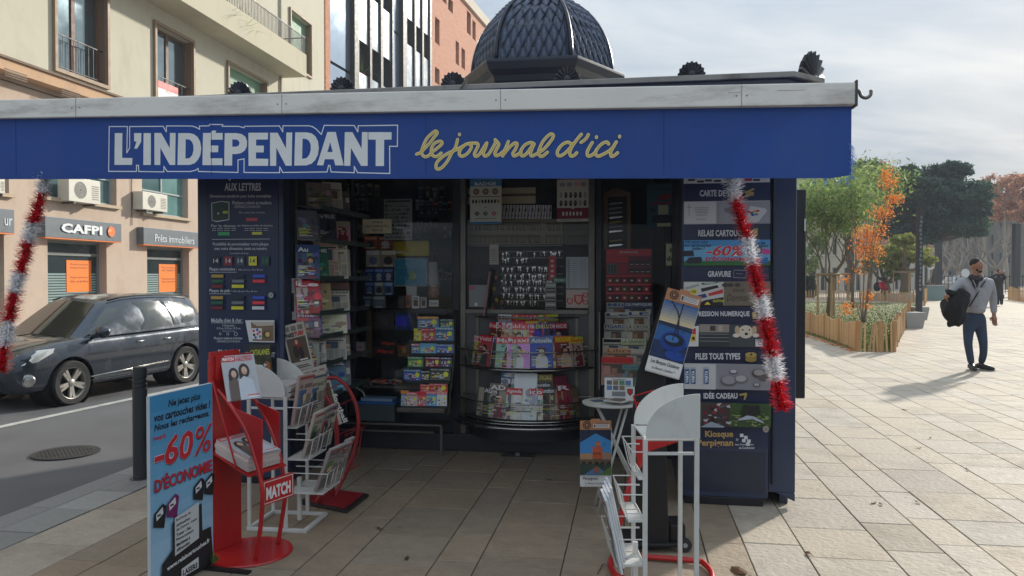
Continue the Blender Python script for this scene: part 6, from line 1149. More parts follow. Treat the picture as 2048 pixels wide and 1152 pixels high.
sheet(565, 642, 625, 745, .02, -14, '', RED, (176, 170, 158), 'tilted racing newspaper with riders, the upper of two hanging beside the left pillar', draw=turf, w=.185, h=.36)
sheet(606, 727, 680, 862, -.10, -16, '', RED, (176, 170, 158), 'tilted racing newspaper with riders, the lower of two beside the red ring rack', draw=turf, w=.20, h=.46)
def tap(m, w, h): m.rect(0, 0, w, h, (178, 178, 174)); m.rect(w*.0, h*.2, w*.55, h*.65, (40, 40, 42)); m.ell(w*.28, h*.45, w*.1, h*.14, (190, 190, 190)); [m.rect(w*.1, h*(.72+.05*k), w*.8, h*(.735+.05*k), (120, 120, 118)) for k in range(5)]; m.rect(w*.05, h*.1, w*.5, h*.12, (170, 90, 80))
flat(570, 557, 603, 640, .14, tap, 'white poster with black photo beside the left pillar edge', 'poster', 'small_poster')

m = MB((90, 88, 84)); q0 = kp(1005, 917, 1.20); q1 = kp(1070, 917, 1.20); m.box(q0[0], q1[0], 1.12, 1.26, .0015, .012); m.box(q0[0]+.12, q0[0]+.16, 1.17, 1.21, .012, .04, (60, 60, 60)); tag(m.build('door_stop_plate', STEEL, M=KM), 'small metal door stop plate on the paving before the kiosk threshold', 'door stop')
# ================================================================== FOREGROUND STANDS
def frame_of(p, q):                          # matrix at p with x axis towards q (both ground points)
    d = (q-p); a = math.atan2(d.y, d.x); return MT((p.x, p.y, 0)) @ RZ(a)
class Pl:                                    # plane of local y = off : pixel -> (x, z)
    def __init__(s, M): s.I = M.inverted()
    def y(s, px, py, off=0.0): o = s.I @ Vector((0, 0, HC)); d = s.I.to_3x3() @ ray(px, py); t = (off-o.y)/d.y; q = o+d*t; return q.x, q.z
    def x(s, px, py, off=0.0): o = s.I @ Vector((0, 0, HC)); d = s.I.to_3x3() @ ray(px, py); t = (off-o.x)/d.x; q = o+d*t; return q.y, q.z
    def z(s, px, py, off=0.0): o = s.I @ Vector((0, 0, HC)); d = s.I.to_3x3() @ ray(px, py); t = (off-o.z)/d.z; q = o+d*t; return q.x, q.y
# ---- minus 60 % board
p0, p1 = Vector((-1.769, 3.65, 0)), Vector((-1.651, 4.12, 0)); BMt = frame_of(p0, p1); W_ = (p1-p0).length
t = thing('advertising_board', 'tall narrow blue board advertising -60% on printer cartridges at the lower left', 'sign', BMt)
m = MB((60, 62, 64)); m.box(0, W_, .0, .018, .035, 1.012, (190, 196, 200)); m.L = 0.0008
S = lambda u: u*W_
def VZ(v): return 1.01-v*.975
def brd(m):
    n = 12
    for k in range(n): q = k/n; c = tuple(int(a+(b-a)*min(1, q*1.3)) for a, b in zip((62, 140, 186), (158, 192, 214))); m.add([(0.002, -.0005, VZ((k+1)/n)), (W_-.002, -.0005, VZ((k+1)/n)), (W_-.002, -.0005, VZ(k/n)), (0.002, -.0005, VZ(k/n))], [(0, 1, 2, 3)], c)
    dk = (24, 30, 40)
    m.txt('Ne jetez plus', S(.27), VZ(.085), S(.52), .046, dk, .03, 0, .18); m.txt('vos cartouches vides !', S(.06), VZ(.135), S(.90), .043, dk, .03, 0, .18); m.txt('Nous les rechargeons.', S(.06), VZ(.19), S(.88), .043, dk, .03, 0, .18); m.txt("Jusqu'à", S(.04), VZ(.232), S(.19), .028, (196, 40, 60), .02)
    [(m.txt('-60', S(.05)+dx, VZ(.375)+dz, S(.60)+e, .15+e, c, b, 0, .18), m.txt('%', S(.67)+dx, VZ(.375)+dz, S(.30)+e, .15+e, c, 0.0, 0, .18), m.txt('%', S(.67)+dx+.002, VZ(.375)+dz, S(.30)+e, .15+e, c, 0.0, 0, .18)) for dx, dz, e, c, b in ((.004, -.006, 0, (60, 40, 70), .03), (-.003, -.002, .004, (236, 220, 224), .04), (0, 0, 0, (196, 36, 46), .022))]
    m.txt("D'ÉCONOMIE", S(.05)+.003, VZ(.49)-.004, S(.92), .078, (50, 50, 80), .025); m.txt("D'ÉCONOMIE", S(.05), VZ(.49), S(.92), .078, (196, 36, 46), .02)
    for u0, v0, c in ((.03, .56, (28, 28, 32)), (.22, .535, (110, 30, 90)), (.64, .505, (26, 28, 32)), (.82, .50, (26, 28, 32))):
        x, z = S(u0), VZ(v0); q = .088; m.poly([(x, z-.10), (x+q*.85, z-.125), (x+q*1.05, z-.02), (x+q*.75, z), (x+q*.05, z-.035)], c); m.poly([(x+.016, z-.042), (x+q*.72, z-.016), (x+q*.78, z-.05), (x+.020, z-.075)], (206, 208, 210)); m.rect(x+.024, z-.055, x+.05, z-.045, (60, 60, 64))
    m.poly([(S(.12), VZ(1)), (S(.14), VZ(.87)), (S(.30), VZ(.82)), (S(.30), VZ(.68)), (S(.77), VZ(.645)), (S(.78), VZ(.8)), (S(.93), VZ(.8)), (S(.97), VZ(1))], (28, 32, 34))
    m.poly([(S(.33), VZ(.86)), (S(.33), VZ(.66)), (S(.72), VZ(.63)), (S(.72), VZ(.83))], (196, 200, 200))
    for k, s in enumerate(('Recharge de', 'cartouches', "Jet d'encre - Laser", 'Toner - Fax', 'Photocopieurs', 'Machines à', 'affranchir')): m.txt(s, S(.35), VZ(.685+k*.026), min(S(.34), .0095*len(s)+.01), .017, (30, 30, 32), .02, .06)
    m.txt('www.relaiscartouches.fr', S(.2), VZ(.915), S(.70), .024, (220, 222, 222), .03, .10); m.poly([(S(.42), VZ(.99)), (S(.42), VZ(.945)), (S(.70), VZ(.93)), (S(.70), VZ(.99))], (206, 208, 208)); m.txt('LASERS', S(.44), VZ(.985), S(.24), .03, (30, 34, 36), .05)
    r = random.Random(2)
    for k in range(60): x = S(r.uniform(.88, .985)); h = r.uniform(.02, .06); m.poly([(x-.003, VZ(1)), (x+.003, VZ(1)), (x+r.uniform(-.006, .006), VZ(1)+h)], (60, 110+r.randint(-20, 20), 50))
brd(m); m.build('panel', PRINT, t)
m = MB((30, 30, 32)); m.box(-.004, W_+.004, -.004, .022, .012, .034); m.build('bottom_rail', BLACKM, t)
for x in (.05, W_-.05): m = MB((30, 30, 32)); m.box(x-.02, x+.02, -.26, .26, 0, .011); m.build('foot', BLACKM, t)
# ---- red rack
p0, p1 = Vector((-1.717, 4.27, 0)), Vector((-1.62, 4.45, 0)); RM = frame_of(p0, p1); PR_ = Pl(RM)
REDM = mat('red_enamel', (178, 24, 24), .36, 0, .08, 4, .05, 25, .003, coat=.3, dirt=((110, 26, 22), .4, 5, (1, 1, 1)))
rk = thing('red_magazine_rack', 'red magazine rack with curved tube legs, round base and white MATCH sign', 'magazine rack', RM)
m = MB(); m.box(0, .215, 0, .03, .012, 1.12); m.build('back_panel', REDM, rk, bevel=.004)
cx, cy = PR_.z(500, 1102, .01); m = MB(); m.lathe([(.235, 0), (.24, .006), (.235, .013)], 36, c=(cx, cy, 0)); m.build('round_base', REDM, rk, smooth=30)
xL, xR = .045, .29
zz = lambda x, y: (410+x*.3819, 690+y*.3819)
tl = [(40, 225), (130, 310), (215, 450), (265, 600), (295, 720), (300, 820), (290, 960), (264, 1118)]; tr = [(190, 210), (270, 300), (340, 430), (385, 560), (410, 680), (420, 780), (405, 900), (382, 1040)]
TLp = [PR_.x(*zz(*q), xL) for q in tl]; TRp = [PR_.x(*zz(*q), xR) for q in tr]
for x, P_ in ((xL, TLp), (xR, TRp)):
    P_ = [(x, q[0], q[1]) for q in P_]; P_[0] = (min(x, .2), .01, P_[0][2]); P_[-1] = (x, P_[-1][1], .012)
    m = MB(); m.tube(catmull(P_, 6), .0125, 10); m.build('curved_tube', REDM, rk, smooth=True)
for x, pts in ((xL, [(150, 330), (300, 392), (300, 700), (292, 715), (265, 600), (215, 450)]), (xR, [(262, 292), (390, 352), (392, 590), (385, 560), (340, 430)])):
    q = [PR_.x(*zz(*v), x) for v in pts]; m = MB(); m.prism([(x-.004, a, b) for a, b in q], (.008, 0, 0)); m.build('side_wing', REDM, rk)
yM, zM1 = TLp[4]; zM0 = zM1-.125
m = MB((178, 24, 24)); m.box(xL+.005, xR-.005, yM-.006, yM+.002, zM0-.01, zM1+.005); m.T = MT((0, yM-.0068, 0))
ww = xR-xL-.01; m.rect(xL+.012, zM0-.002, xR-.012, zM1-.003, (214, 208, 204)); m.rect(xL+.017, zM0+.003, xR-.017, zM1-.008, (184, 30, 32)); m.txt('MATCH', xL+.028, zM0+.018, ww-.05, .072, (222, 222, 220), .05); m.build('sign', PAINT, rk)
sh0 = PR_.x(*zz(60, 575), 0.0)[1]; 
shz = PR_.x(*zz(270, 680), xL)
m = MB(); m.prism([(xL-.04, 0, shz[1]+.10), (xL-.04, shz[0]+.02, shz[1]), (xL-.04, shz[0]+.02, shz[1]-.008), (xL-.04, 0, shz[1]+.092)], (xR-xL+.04, 0, 0)); m.build('shelf', REDM, rk)
for x in (xL-.035,): m = MB(); m.tube([(x, 0, 1.0), (x, shz[0]*.6, shz[1]+.04)], .006, 6); m.build('brace', REDM, rk)
m = MB(); m.box(xL-.02, xR, -.012, 0, 1.0, 1.14) ; m.prism([(0, 0, 1.121), (.215, 0, 1.121), (.2, .0, 1.165), (0, .0, 1.165)], (0, .02, 0)); m.build('top_cap', REDM, rk)
def couple(m, w, h):
    m.rect(0, 0, w, h, (176, 178, 182)); m.rect(0, h*.86, w*.42, h*.98, (190, 30, 40)); m.txt('MATCH', w*.04, h*.885, w*.34, h*.07, WHT, .05); m.txt('HALLYDAY', w*.45, h*.86, w*.5, h*.07, (196, 40, 50), .05); m.txt('LE DERNIER', w*.48, h*.94, w*.45, h*.035, (196, 40, 50), .03)
    for cx, cz, s in ((.3, .58, .9), (.62, .64, 1.0)): m.ell(w*cx, h*cz, w*.16*s, h*.16*s, (38, 28, 26)); m.rect(w*(cx-.16), h*(cz-.3), w*(cx-.02), h*cz, (40, 30, 28)); m.ell(w*cx, h*cz, w*.085*s, h*.09*s, (206, 166, 142)); m.ell(w*cx, h*(cz-.045), w*.03, h*.008, (150, 60, 60), 6)
    m.poly([(w*.1, 0), (w*.12, h*.4), (w*.3, h*.5), (w*.42, h*.4), (w*.42, 0)], (96, 80, 72)); m.poly([(w*.38, 0), (w*.4, h*.42), (w*.58, h*.52), (w*.82, h*.42), (w*.9, 0)], (190, 198, 206)); m.rect(w*.6, h*.08, w*.95, h*.1, (214, 60, 60)); m.rect(w*.62, h*.04, w*.95, h*.06, WHT)
m = MB((200, 190, 180)); w9, h9 = .20, .27; m.box(0, w9, .0004, .007, 0, h9); couple(m, w9, h9)
a = PR_.y(*zz(50, 300), -.05)
tag(m.build('magazine', GLOSSP, M=RM @ MT((.03, -.10, a[1]-.0)) @ RZ(rad(-18)) @ RX(rad(-22))), 'single magazine with two long haired women leaning at the top of the red rack', 'magazine')
n = 8
for k in range(n):
    m = MB((196+k*2, 190, 184)); m.box(0, .24, -.27, 0, 0, .009); m.box(.01, .23, -.262, -.008, .009, .0096, (206, 206, 206))
    if k == n-1: m.T = MT((0, 0, .0097)) @ RX(-math.pi/2) ; m.T = MT((0.0, -.27, .0099)) @ RX(-math.pi/2); couple(m, .24, .27) if True else None
    ang = math.atan2(.10, abs(shz[0])+.02)
    tag(m.build('magazine', GLOSSP, M=RM @ MT((xL-.03+random.uniform(-.006, .006), -.012+random.uniform(-.006, .002), shz[1]+.094+k*.0101)) @ RX(ang)), 'magazine in the flat stack on the red rack shelf, %s from the top' % ('eighth', 'seventh', 'sixth', 'fifth', 'fourth', 'third', 'second', 'first')[k] if k < 7 else 'topmost magazine of the flat stack on the red rack shelf', 'magazine', 'magazines stacked on the red rack')
# ---- white newspaper racks (two of one kind)
WM1 = MT((-1.667, 4.70, 0)) @ RZ(rad(-7.4)); PW = Pl(WM1)
WHP = mat('white_enamel', (206, 206, 202), .4, 0, .05, 4, .04, 30, .003, dirt=((150, 146, 136), .5, 4, (1, 1, 1)))
def make_rack(label, M, ex=1.0):
    r = thing('white_newspaper_rack', label, 'newspaper rack', M, 'white newspaper racks with quarter round fins')
    D_ = .34; zf, zt_ = .842, 1.052; fw = .252
    for y in (0, D_):
        arc_ = [(fw*math.sin(q*math.pi/2/14), zf+.02+(zt_-zf-.02)*math.cos(q*math.pi/2/14)) for q in range(15)]
        m = MB(); P_ = [(0, y-.004, zf)]+[(fw, y-.004, zf)]+[(a, y-.004, b) for a, b in arc_][::-1]; m.prism(P_, (0, .008, 0)); m.build('fin', WHP, r, bevel=.0015)
        for x in (.004, fw-.008): m = MB(); m.box(x, x+.021, y-.009, y+.009, .022, zf-.001); m.build('upright', WHP, r, bevel=.002)
        m = MB(); m.box(.028, fw-.01, y-.006, y+.006, zf-.075, zf-.062); m.build('crossbar', WHP, r)
    m = MB(); m.box(.0, .39, -.012, .012, 0, .021); m.box(.0, .39, D_-.012, D_+.012, 0, .021); m.box(-.0, .024, .013, D_-.013, 0, .021); m.box(.366, .39, .013, D_-.013, 0, .021); m.build('base_frame', WHP, r, bevel=.002)
    m = MB(); m.box(.26, .284, D_*.5-.011, D_*.5+.011, .022, .3); m.box(.02, fw, .008, D_-.008, zf-.012, zf-.004); m.build('top_shelf', WHP, r)
    for k, (x, z, dx) in enumerate(((.29, .66, .06), (.355, .46, .07), (.43, .25, .09))):
        x, dx = fw+(x-fw)*ex, dx*ex; m = MB()
        for y0, y1 in ((.0, .165), (.175, .34)):
            m.tube([(fw, y0, z+.12), (x+dx, y0, z+.12), (x+dx, y1, z+.12), (fw, y1, z+.12)], .0032, 5); m.tube([(x+dx, y0+.03, z+.12), (x+dx-.03, y0+.03, z-.01), (fw, y0+.03, z-.01)], .0032, 5); m.tube([(x+dx, y1-.03, z+.12), (x+dx-.03, y1-.03, z-.01), (fw, y1-.03, z-.01)], .0032, 5)
        m.tube([(fw, .0, z-.01), (fw, D_, z-.01)], .004, 5); m.box(fw, x+dx-.03, .02, D_-.02, z-.016, z-.012); m.build('wire_pocket', WHP, r)
    return r
w1 = make_rack('white newspaper rack full of newspapers standing behind the red rack on the left', WM1)
WM2 = MT((.875, 3.82, 0)) @ RZ(rad(180)); w2 = make_rack('white newspaper rack nearly empty, close to the camera in front of the right pillar', WM2, .62)
def pap(M, w, h, th, lab, seed, col=(160, 156, 148), title='', grp=None, fold=True):
    r = random.Random(seed); m = MB(col); m.box(0, w, 0, th, 0, h)
    m.rect(0, 0, w, h, col); m.txt(title, w*.08, h*.82, w*.84, h*.1, (70, 60, 60), .04) if title else None
    m.rect(w*.1, h*.35, w*.6, h*.7, r.choice(((150, 70, 60), (70, 100, 130), (90, 120, 70), (120, 110, 100))))
    for k in range(8): m.rect(w*.08, h*(.05+.035*k), w*r.uniform(.6, .92), h*(.07+.035*k), (96, 92, 88))
    m.rect(w*.65, h*.35, w*.93, h*.6, (120, 112, 104)); [m.rect(w*x_, h*(.74+.03*q_), w*(x_+r.uniform(.12, .3)), h*(.755+.03*q_), (80, 74, 72)) for q_ in range(3) for x_ in (.08, .4, .66)]; m.rect(0, h*.93, w, h*.97, r.choice(((150, 50, 50), (60, 80, 110), (90, 90, 88)))); [m.rect(w*r.uniform(.12, .4), h*r.uniform(.36, .5), w*r.uniform(.42, .58), h*r.uniform(.52, .68), r.choice(((60, 70, 60), (190, 170, 140), (50, 54, 70)))) for _ in range(3)]
    m.tube([(w, th/2, 0), (w, th/2, h)], th*.5, 6); return tag(m.build('newspaper', NEWS, M=M), lab, 'newspaper', grp)
wh_ = [('first', 'nearest'), ('second', 'middle'), ('third', 'far'), ('fourth', 'farthest')]
k = 0
for ti, (x, z, dx, hh, n, lean) in enumerate(((.285, .665, .06, .29, 6, 8), (.345, .465, .07, .28, 6, 14), (.425, .255, .09, .27, 7, 20))):
    for j in range(n):
        k += 1; y = .015+j*.325/n; tl_ = ('top', 'middle', 'lowest')[ti]; col = random.choice(((158, 150, 144), (172, 160, 150), (150, 140, 138), (176, 170, 150), (170, 146, 140)))
        pap(WM1 @ MT((x+.02+random.uniform(-.008, .012), y, z-.004)) @ RZ(rad(90+random.uniform(-14, 4)+(18 if ti < 2 else 8)-18)) @ RX(-rad(-lean+random.uniform(-3, 3))), random.uniform(.13, .18) if ti < 2 else random.uniform(.11, .15), hh+random.uniform(-.02, .03), .018, 'folded newspaper in the %s wire pocket of the left white rack, %s from the camera' % (tl_, ('first', 'second', 'third', 'fourth', 'fifth', 'sixth', 'seventh')[j]), k, col, random.choice(('Sport', 'Midi', 'Course', 'Foot')) if ti == 2 else '')
for j in range(6):
    m = MB((190, 186, 180)); m.box(.03, .26, .03, .31, 0, .011); m.box(.035, .255, .035, .305, .0111, .0117, (176, 170, 168)); m.rect(0, 0, 0.001, .001, (176, 170, 168))
    tag(m.build('newspaper', NEWS, M=WM1 @ MT((random.uniform(0, .02), 0, .8385+j*.0122))), 'newspaper lying flat between the white fins of the left rack, %s from the top' % ('sixth', 'fifth', 'fourth', 'third', 'second', 'first')[j], 'newspaper', 'newspapers stacked between the white fins')
def truc(m, w, h):
    m.rect(0, 0, w, h, (52, 56, 40)); m.txt('CATALANES', w*.05, h*.72, w*.9, h*.16, (196, 196, 70), .02); m.txt('boîte de', w*.3, h*.34, w*.5, h*.1, WHT, .03, .2); m.txt('TRUC!', w*.36, h*.14, w*.56, h*.16, WHT, .06, .2); m.ell(w*.2, h*.5, w*.12, h*.15, (110, 70, 46)); m.poly([(0, 0), (w*.3, 0), (w*.25, h*.4), (0, h*.5)], (110, 92, 70)); m.poly([(w*.75, h*.55), (w*.95, h*.5), (w*.98, h*.1), (w*.8, h*.2)], (150, 90, 50))
a = PW.y(503, 762, .20); b = PW.y(545, 692, .20); sheet_m = MB((60, 60, 50)); sheet_m.box(0, b[0]-a[0], .0004, .006, 0, b[1]-a[1]); truc(sheet_m, b[0]-a[0], b[1]-a[1])
tag(sheet_m.build('magazine', GLOSSP, M=WM1 @ MT((a[0], .20, a[1])) @ RY(rad(-4))), 'dark green magazine lettered TRUC! standing between the fins of the left white rack', 'magazine')
a = PW.y(487, 727, .26); b = PW.y(553, 690, .26); m = MB((34, 40, 54)); m.box(0, b[0]-a[0], .0, .004, -.1, b[1]-a[1]); m.txt("L'INDÉPENDANT", .01, .045, b[0]-a[0]-.02, .04, (196, 200, 206), .03)
tag(m.build('rack_header_card', PRINT, M=WM1 @ MT((a[0], .26, a[1]))), "dark header card lettered L'INDÉPENDANT behind the green magazine", 'sign')
# papers in the near right rack
for j in range(4):
    pap(WM2 @ MT((.335+.016*j, .04+.07*j, .25)) @ RZ(rad(90)) @ RX(rad(12)), .20, .34, .012, 'long folded newspaper in the lowest pocket of the near right rack, %s from the left' % ('fourth', 'third', 'second', 'first')[j], 90+j, (206, 208, 210), 'Carte', None)
# ---- red ring rack "football"
RM3 = MT((-1.26, 5.32, 0)); rg = thing('red_ring_rack', 'red rack of two big tube hoops, one lettered football, on a square base', 'newspaper rack', RM3)
def DL(px, py, Y): p = D(px, py, Y); return (p.x+1.26, p.y-5.32, p.z)
REDM2 = mat('worn_red_enamel', (140, 26, 34), .45, 0, .1, 4, coat=.1)
A1 = [(612, 771), (632, 775), (652, 793), (666, 822), (673, 856), (674, 895), (667, 935), (650, 975), (634, 1003)]; A2 = [(648, 758), (672, 756), (694, 774), (710, 804), (717, 838), (715, 872), (705, 915), (690, 950), (672, 985)]
P1 = catmull([DL(*q, 5.17) for q in A1], 5); P2 = catmull([DL(*q, 5.42) for q in A2], 5)
m = MB(); m.tube(P1, .017, 10); m.tube([P1[0], DL(612, 800, 5.17)], .014, 8) if False else None; h1 = m.build('hoop', REDM2, rg, smooth=True)
m = MB(); m.tube(P2, .014, 10); m.build('hoop', REDM2, rg, smooth=True)
m = MB(T=RM3.inverted()); 
base = [G(596, 1008), G(650, 982), G(738, 993), G(694, 1028)]; m.prism([(p.x, p.y, .002) for p in base][::-1], (0, 0, .018), (40, 34, 34)); bs2 = m.build('base_plate', PLAST, rg, bevel=.003)
m = MB(T=RM3.inverted()); c_ = sum(base, Vector())/4; m.prism([tuple(c_+(p-c_)*.82+Vector((0, 0, .0205))) for p in base][::-1], (0, 0, .012)); m.build('base_tray', REDM2, rg)
m = MB(); e = P1[-1]; f_ = P2[-1]; cc_ = (c_.x+1.26, c_.y-5.32, .03)
for q in (P1[-6], P2[-6], P1[-10]): m.tube([q, cc_], .006, 6)
m.tube([(e[0], e[1], .03), e], .014, 8); m.tube([(f_[0], f_[1], .03), f_], .014, 8); m.build('strut', REDM2, rg)
m = MB()
for f1, f2 in ((8, 8), (14, 14), (22, 22), (30, 30)): m.tube([P1[f1], P2[f2]], .0035, 5)
for s in range(4): q0, q1 = P1[22].lerp(P2[22], .25*s+.1), P1[32].lerp(P2[32], .25*s+.1); m.tube([q0+Vector((.05, 0, 0)), q1+Vector((.07, 0, -.0))], .003, 5)
m.tube([P1[22]+Vector((.05, 0, 0)), P2[22]+Vector((.05, 0, 0))], .003, 5); m.tube([P1[32]+Vector((.07, 0, 0)), P2[32]+Vector((.07, 0, 0))], .003, 5); m.build('wire_basket', REDM2, rg, kind='stuff')
m = MB(T=MT(Vector(DL(672, 786, 5.145))) @ RY(rad(68)) @ MT((0, 0, -.03))); m.txt('football', 0, 0, .21, .034, (214, 210, 204), .03); m.build('lettering', PRINT, h1)
# ---- bollard
g = G(281, 957); bo_ = thing('bollard', 'dark grey cylindrical bollard with three grooves beside the road edge', 'bollard', MT(g))
DG = mat('charcoal_enamel', (52, 56, 60), .45, .1, .08, 5, .05, 30)
hb = .885; r_ = .054; pr = [(r_, 0), (r_, hb-.175)]
for k in range(3): z = hb-.17+k*.035; pr += [(r_, z), (r_-.006, z+.004), (r_-.006, z+.012), (r_, z+.016)]
pr += [(r_, hb-.008), (r_-.006, hb)]; m = MB(); m.lathe(pr, 28); m.build('post', DG, bo_, smooth=35)
m = MB((50, 50, 50)); m.lathe([(.08, 0.001), (.08, .006), (.056, .008)], 24); m.build('foot_collar', DG, bo_)
# ---- right side: black leaning board with calendars
q = G(1300, 1104); BKM = MT((q.x, q.y, 0)); PB = Pl(BKM)
lb_ = thing('black_display_board', 'tall black board on a wheeled foot leaning behind the near white rack', 'display stand', BKM)
pts = [(1262, 1100), (1338, 1100), (1333, 900), (1331, 745), (1392, 606), (1332, 588), (1278, 745), (1266, 830)]
P_ = [PB.y(x, y, 0) for x, y in pts]; P_ = [(a, 0, max(b, .02)) for a, b in P_]
m = MB((18, 19, 21)); m.prism(P_, (0, .05, 0)); m.build('board', BLACKM, lb_, bevel=.004)
a = PB.y(1240, 1100, 0)[0]; b = PB.y(1366, 1100, 0)[0]; m = MB((26, 27, 29)); m.box(a+.04, b, -.02, .26, .03, .055); m.box(b-.07, b+.02, .02, .2, .05, .15); m.build('foot', BLACKM, lb_, bevel=.008)
for y in (.0, .2): m = MB((40, 42, 44)); m.T = MT((b+.01, y, .042)) @ RX(math.pi/2); m.lathe([(.02, -.012), (.04, -.012), (.04, .012), (.02, .012)], 18); m.T = MT((b+.01, y-.013, .042)) @ RX(math.pi/2); m.lathe([(.014, 0), (.014, .003)], 12, (150, 152, 154)); m.build('wheel', PLAST, lb_, smooth=30)
def calendar(M, w, h, pic, cap1, cap2, lab):
    t = thing('calendar', lab, 'calendar', M); hh = h*.84
    for k in range(3): m = MB((226, 224, 218)); m.box(.002*k, w+.002*k, .0015+.003*k, .0035+.003*k, -.004*k, hh+.01); m.build('page', PRINT, t)
    m = MB((222, 222, 220)); m.box(0, w, 0, .001, 0, hh); m.L = .0006; m.rect(0, hh*.20, w, hh, (90, 130, 170)); pic(m, w, hh*.2, hh); m.txt(cap1, w*.08, hh*.105, w*.84 if len(cap1) > 12 else w*.5, hh*.065, (30, 32, 36), .015, 0, .3); m.txt(cap2, w*.16, hh*.04, w*.68, hh*.038, (30, 32, 36), .01, 0, .3); m.build('picture', GLOSSP, t)
    m = MB((176, 122, 84)); m.box(w*.0+.0, w, -.004, .012, hh+.0005, h-.012); m.box(w*.35, w*.65, -.002, .008, h-.012, h); m.T = MT((0, -.0045, 0)); m.ell(w*.22, hh+(h-hh)*.45, .026, .026, (60, 44, 36), 18); m.ring(w*.22, hh+(h-hh)*.45, .019, .019, .003, (176, 122, 84), 18); m.ell(w*.22, hh+(h-hh)*.45, .008, .008, (176, 122, 84), 10); m.rect(w*.42, hh+.014, w*.94, h-.03, (214, 210, 206))
    for k in range(4): m.rect(w*.5, hh+.02+k*.008, w*.9, hh+.023+k*.008, (120, 110, 110))
    m.rect(w*.44, hh+.018, w*.49, h-.034, (60, 60, 60)); m.build('header_card', PRINT, t, label='brown cardboard header with round seal')
    return t
def boats(m, w, z0, z1):
    H_ = z1-z0
    for k in range(8): c = tuple(int(a+(b-a)*k/7) for a, b in zip((70, 100, 150), (226, 200, 150))); m.add([(0, -.0012, z1-H_*.4*(k+1)/8-0), (w, -.0012, z1-H_*.4*(k+1)/8), (w, -.0012, z1-H_*.4*k/8), (0, -.0012, z1-H_*.4*k/8)], [(0, 1, 2, 3)], c)
    m.L = .0014; m.rect(0, z0+H_*.3, w, z0+H_*.6, (44, 92, 150)); m.rect(0, z0, w, z0+H_*.3, (28, 50, 90)); m.rect(0, z0+H_*.56, w, z0+H_*.63, (40, 60, 90)); m.ell(w*.55, z0+H_*.33, w*.38, H_*.17, (24, 60, 140), 20); m.ell(w*.55, z0+H_*.36, w*.30, H_*.11, (16, 26, 50), 20); m.ell(w*.5, z0+H_*.37, w*.2, H_*.06, (60, 110, 170), 14)
    m.stroke([(w*.52, z0+H_*.35), (w*.55, z1)], .006, (30, 30, 44), smooth=False); m.stroke([(w*.2, z1), (w*.5, z0+H_*.8), (w*.62, z0+H_*.45)], .006, (30, 36, 56)); m.stroke([(0, z0+H_*.62), (w, z0+H_*.56)], .007, (34, 40, 60), smooth=False); m.ell(w*.7, z0+H_*.1, w*.3, H_*.08, (30, 70, 150), 14)
def tower(m, w, z0, z1):
    H_ = z1-z0; m.rect(0, z0, w, z1, (26, 40, 66)); m.poly([(0, z0+H_*.35), (0, z0+H_*.72), (w*.5, z1-H_*.08), (w, z0+H_*.75), (w, z0+H_*.35)], (58, 132, 190)); BRK = (190, 90, 54)
    m.rect(w*.4, z0+H_*.35, w*.72, z0+H_*.60, BRK); m.rect(w*.52, z0+H_*.6, w*.64, z0+H_*.74, BRK); m.rect(w*.5, z0+H_*.67, w*.66, z0+H_*.7, (210, 120, 76)); [m.rect(w*(.40+.055*k), z0+H_*.6, w*(.43+.055*k), z0+H_*.63, BRK) for k in range(6)]; [m.rect(w*(.44+.09*k), z0+H_*.45, w*(.47+.09*k), z0+H_*.51, (90, 40, 30)) for k in range(3)]
    m.rect(0, z0+H_*.33, w*.4, z0+H_*.48, (170, 130, 96)); m.rect(w*.72, z0+H_*.33, w, z0+H_*.5, (150, 120, 100)); m.rect(0, z0+H_*.24, w, z0+H_*.35, (96, 84, 66)); [m.ell(w*(.12+.2*k), z0+H_*.25, w*.07, H_*.06, (40, 36, 30), 10) for k in range(5)]; m.rect(0, z0, w, z0+H_*.24, (40, 62, 54)); m.poly([(w*.1, z0), (w*.9, z0), (w*.55, z0+H_*.2)], (70, 110, 150)); m.poly([(w*.6, z0), (w, z0), (w, z0+H_*.2)], (76, 110, 50)); m.rect(w*.45, z0+H_*.05, w*.6, z0+H_*.18, (150, 84, 60))
YC = 4.22; p1, p2 = D(1336, 590, YC), D(1290, 738, YC); wv = D(1358, 757, YC)-p2; hv = p1-p2; ang = math.atan2(wv.z, wv.x); 
calendar(MT(p2) @ RY(-ang+0.0), wv.length, hv.length*1.12, boats, 'Les Barques Catalanes', 'La Beauté Catalane *', 'tilted calendar with a blue boat picture hanging on the black leaning board')
YC = 4.72; p2, p1 = D(1160, 972, YC), D(1160, 838, YC); wv = D(1222, 974, YC)-p2
calendar(MT(p2), wv.length, (p1-p2).length, tower, 'Perpignan', 'La Beauté Catalane *', 'calendar with an orange brick tower picture hanging below the round white table')
# round white table
YT = 5.10; tc3 = D(1222, 806, YT); tM = MT((tc3.x, tc3.y, 0)); zt3 = .745
tt = thing('round_folding_table', 'small round white folding table with papers on it beside the right window', 'table', tM)
m = MB((196, 196, 190)); m.lathe([(.188, zt3-.018), (.196, zt3-.012), (.196, zt3-.002), (.19, zt3)], 36); m.build('table_top', PAINT, tt, smooth=30)
for P_ in ([(.10, -.08, zt3-.02), (-.10, -.08, .0)], [(-.10, -.06, zt3-.02), (.26, -.02, .0)], [(.10, .10, zt3-.02), (-.10, .10, .0)], [(-.10, .12, zt3-.02), (.24, .12, .0)]):
    m = MB((190, 190, 184)); m.tube(P_, .009, 8); m.build('leg', PAINT, tt, smooth=True)
m = MB((190, 190, 184)); m.tube([(-.075, -.08, .10), (-.075, .10, .10)], .007, 6); m.build('leg_brace', PAINT, tt); m = MB((190, 190, 184)); m.tube([(.19, -.02, .14), (.19, .12, .14)], .007, 6); m.build('leg_brace', PAINT, tt)
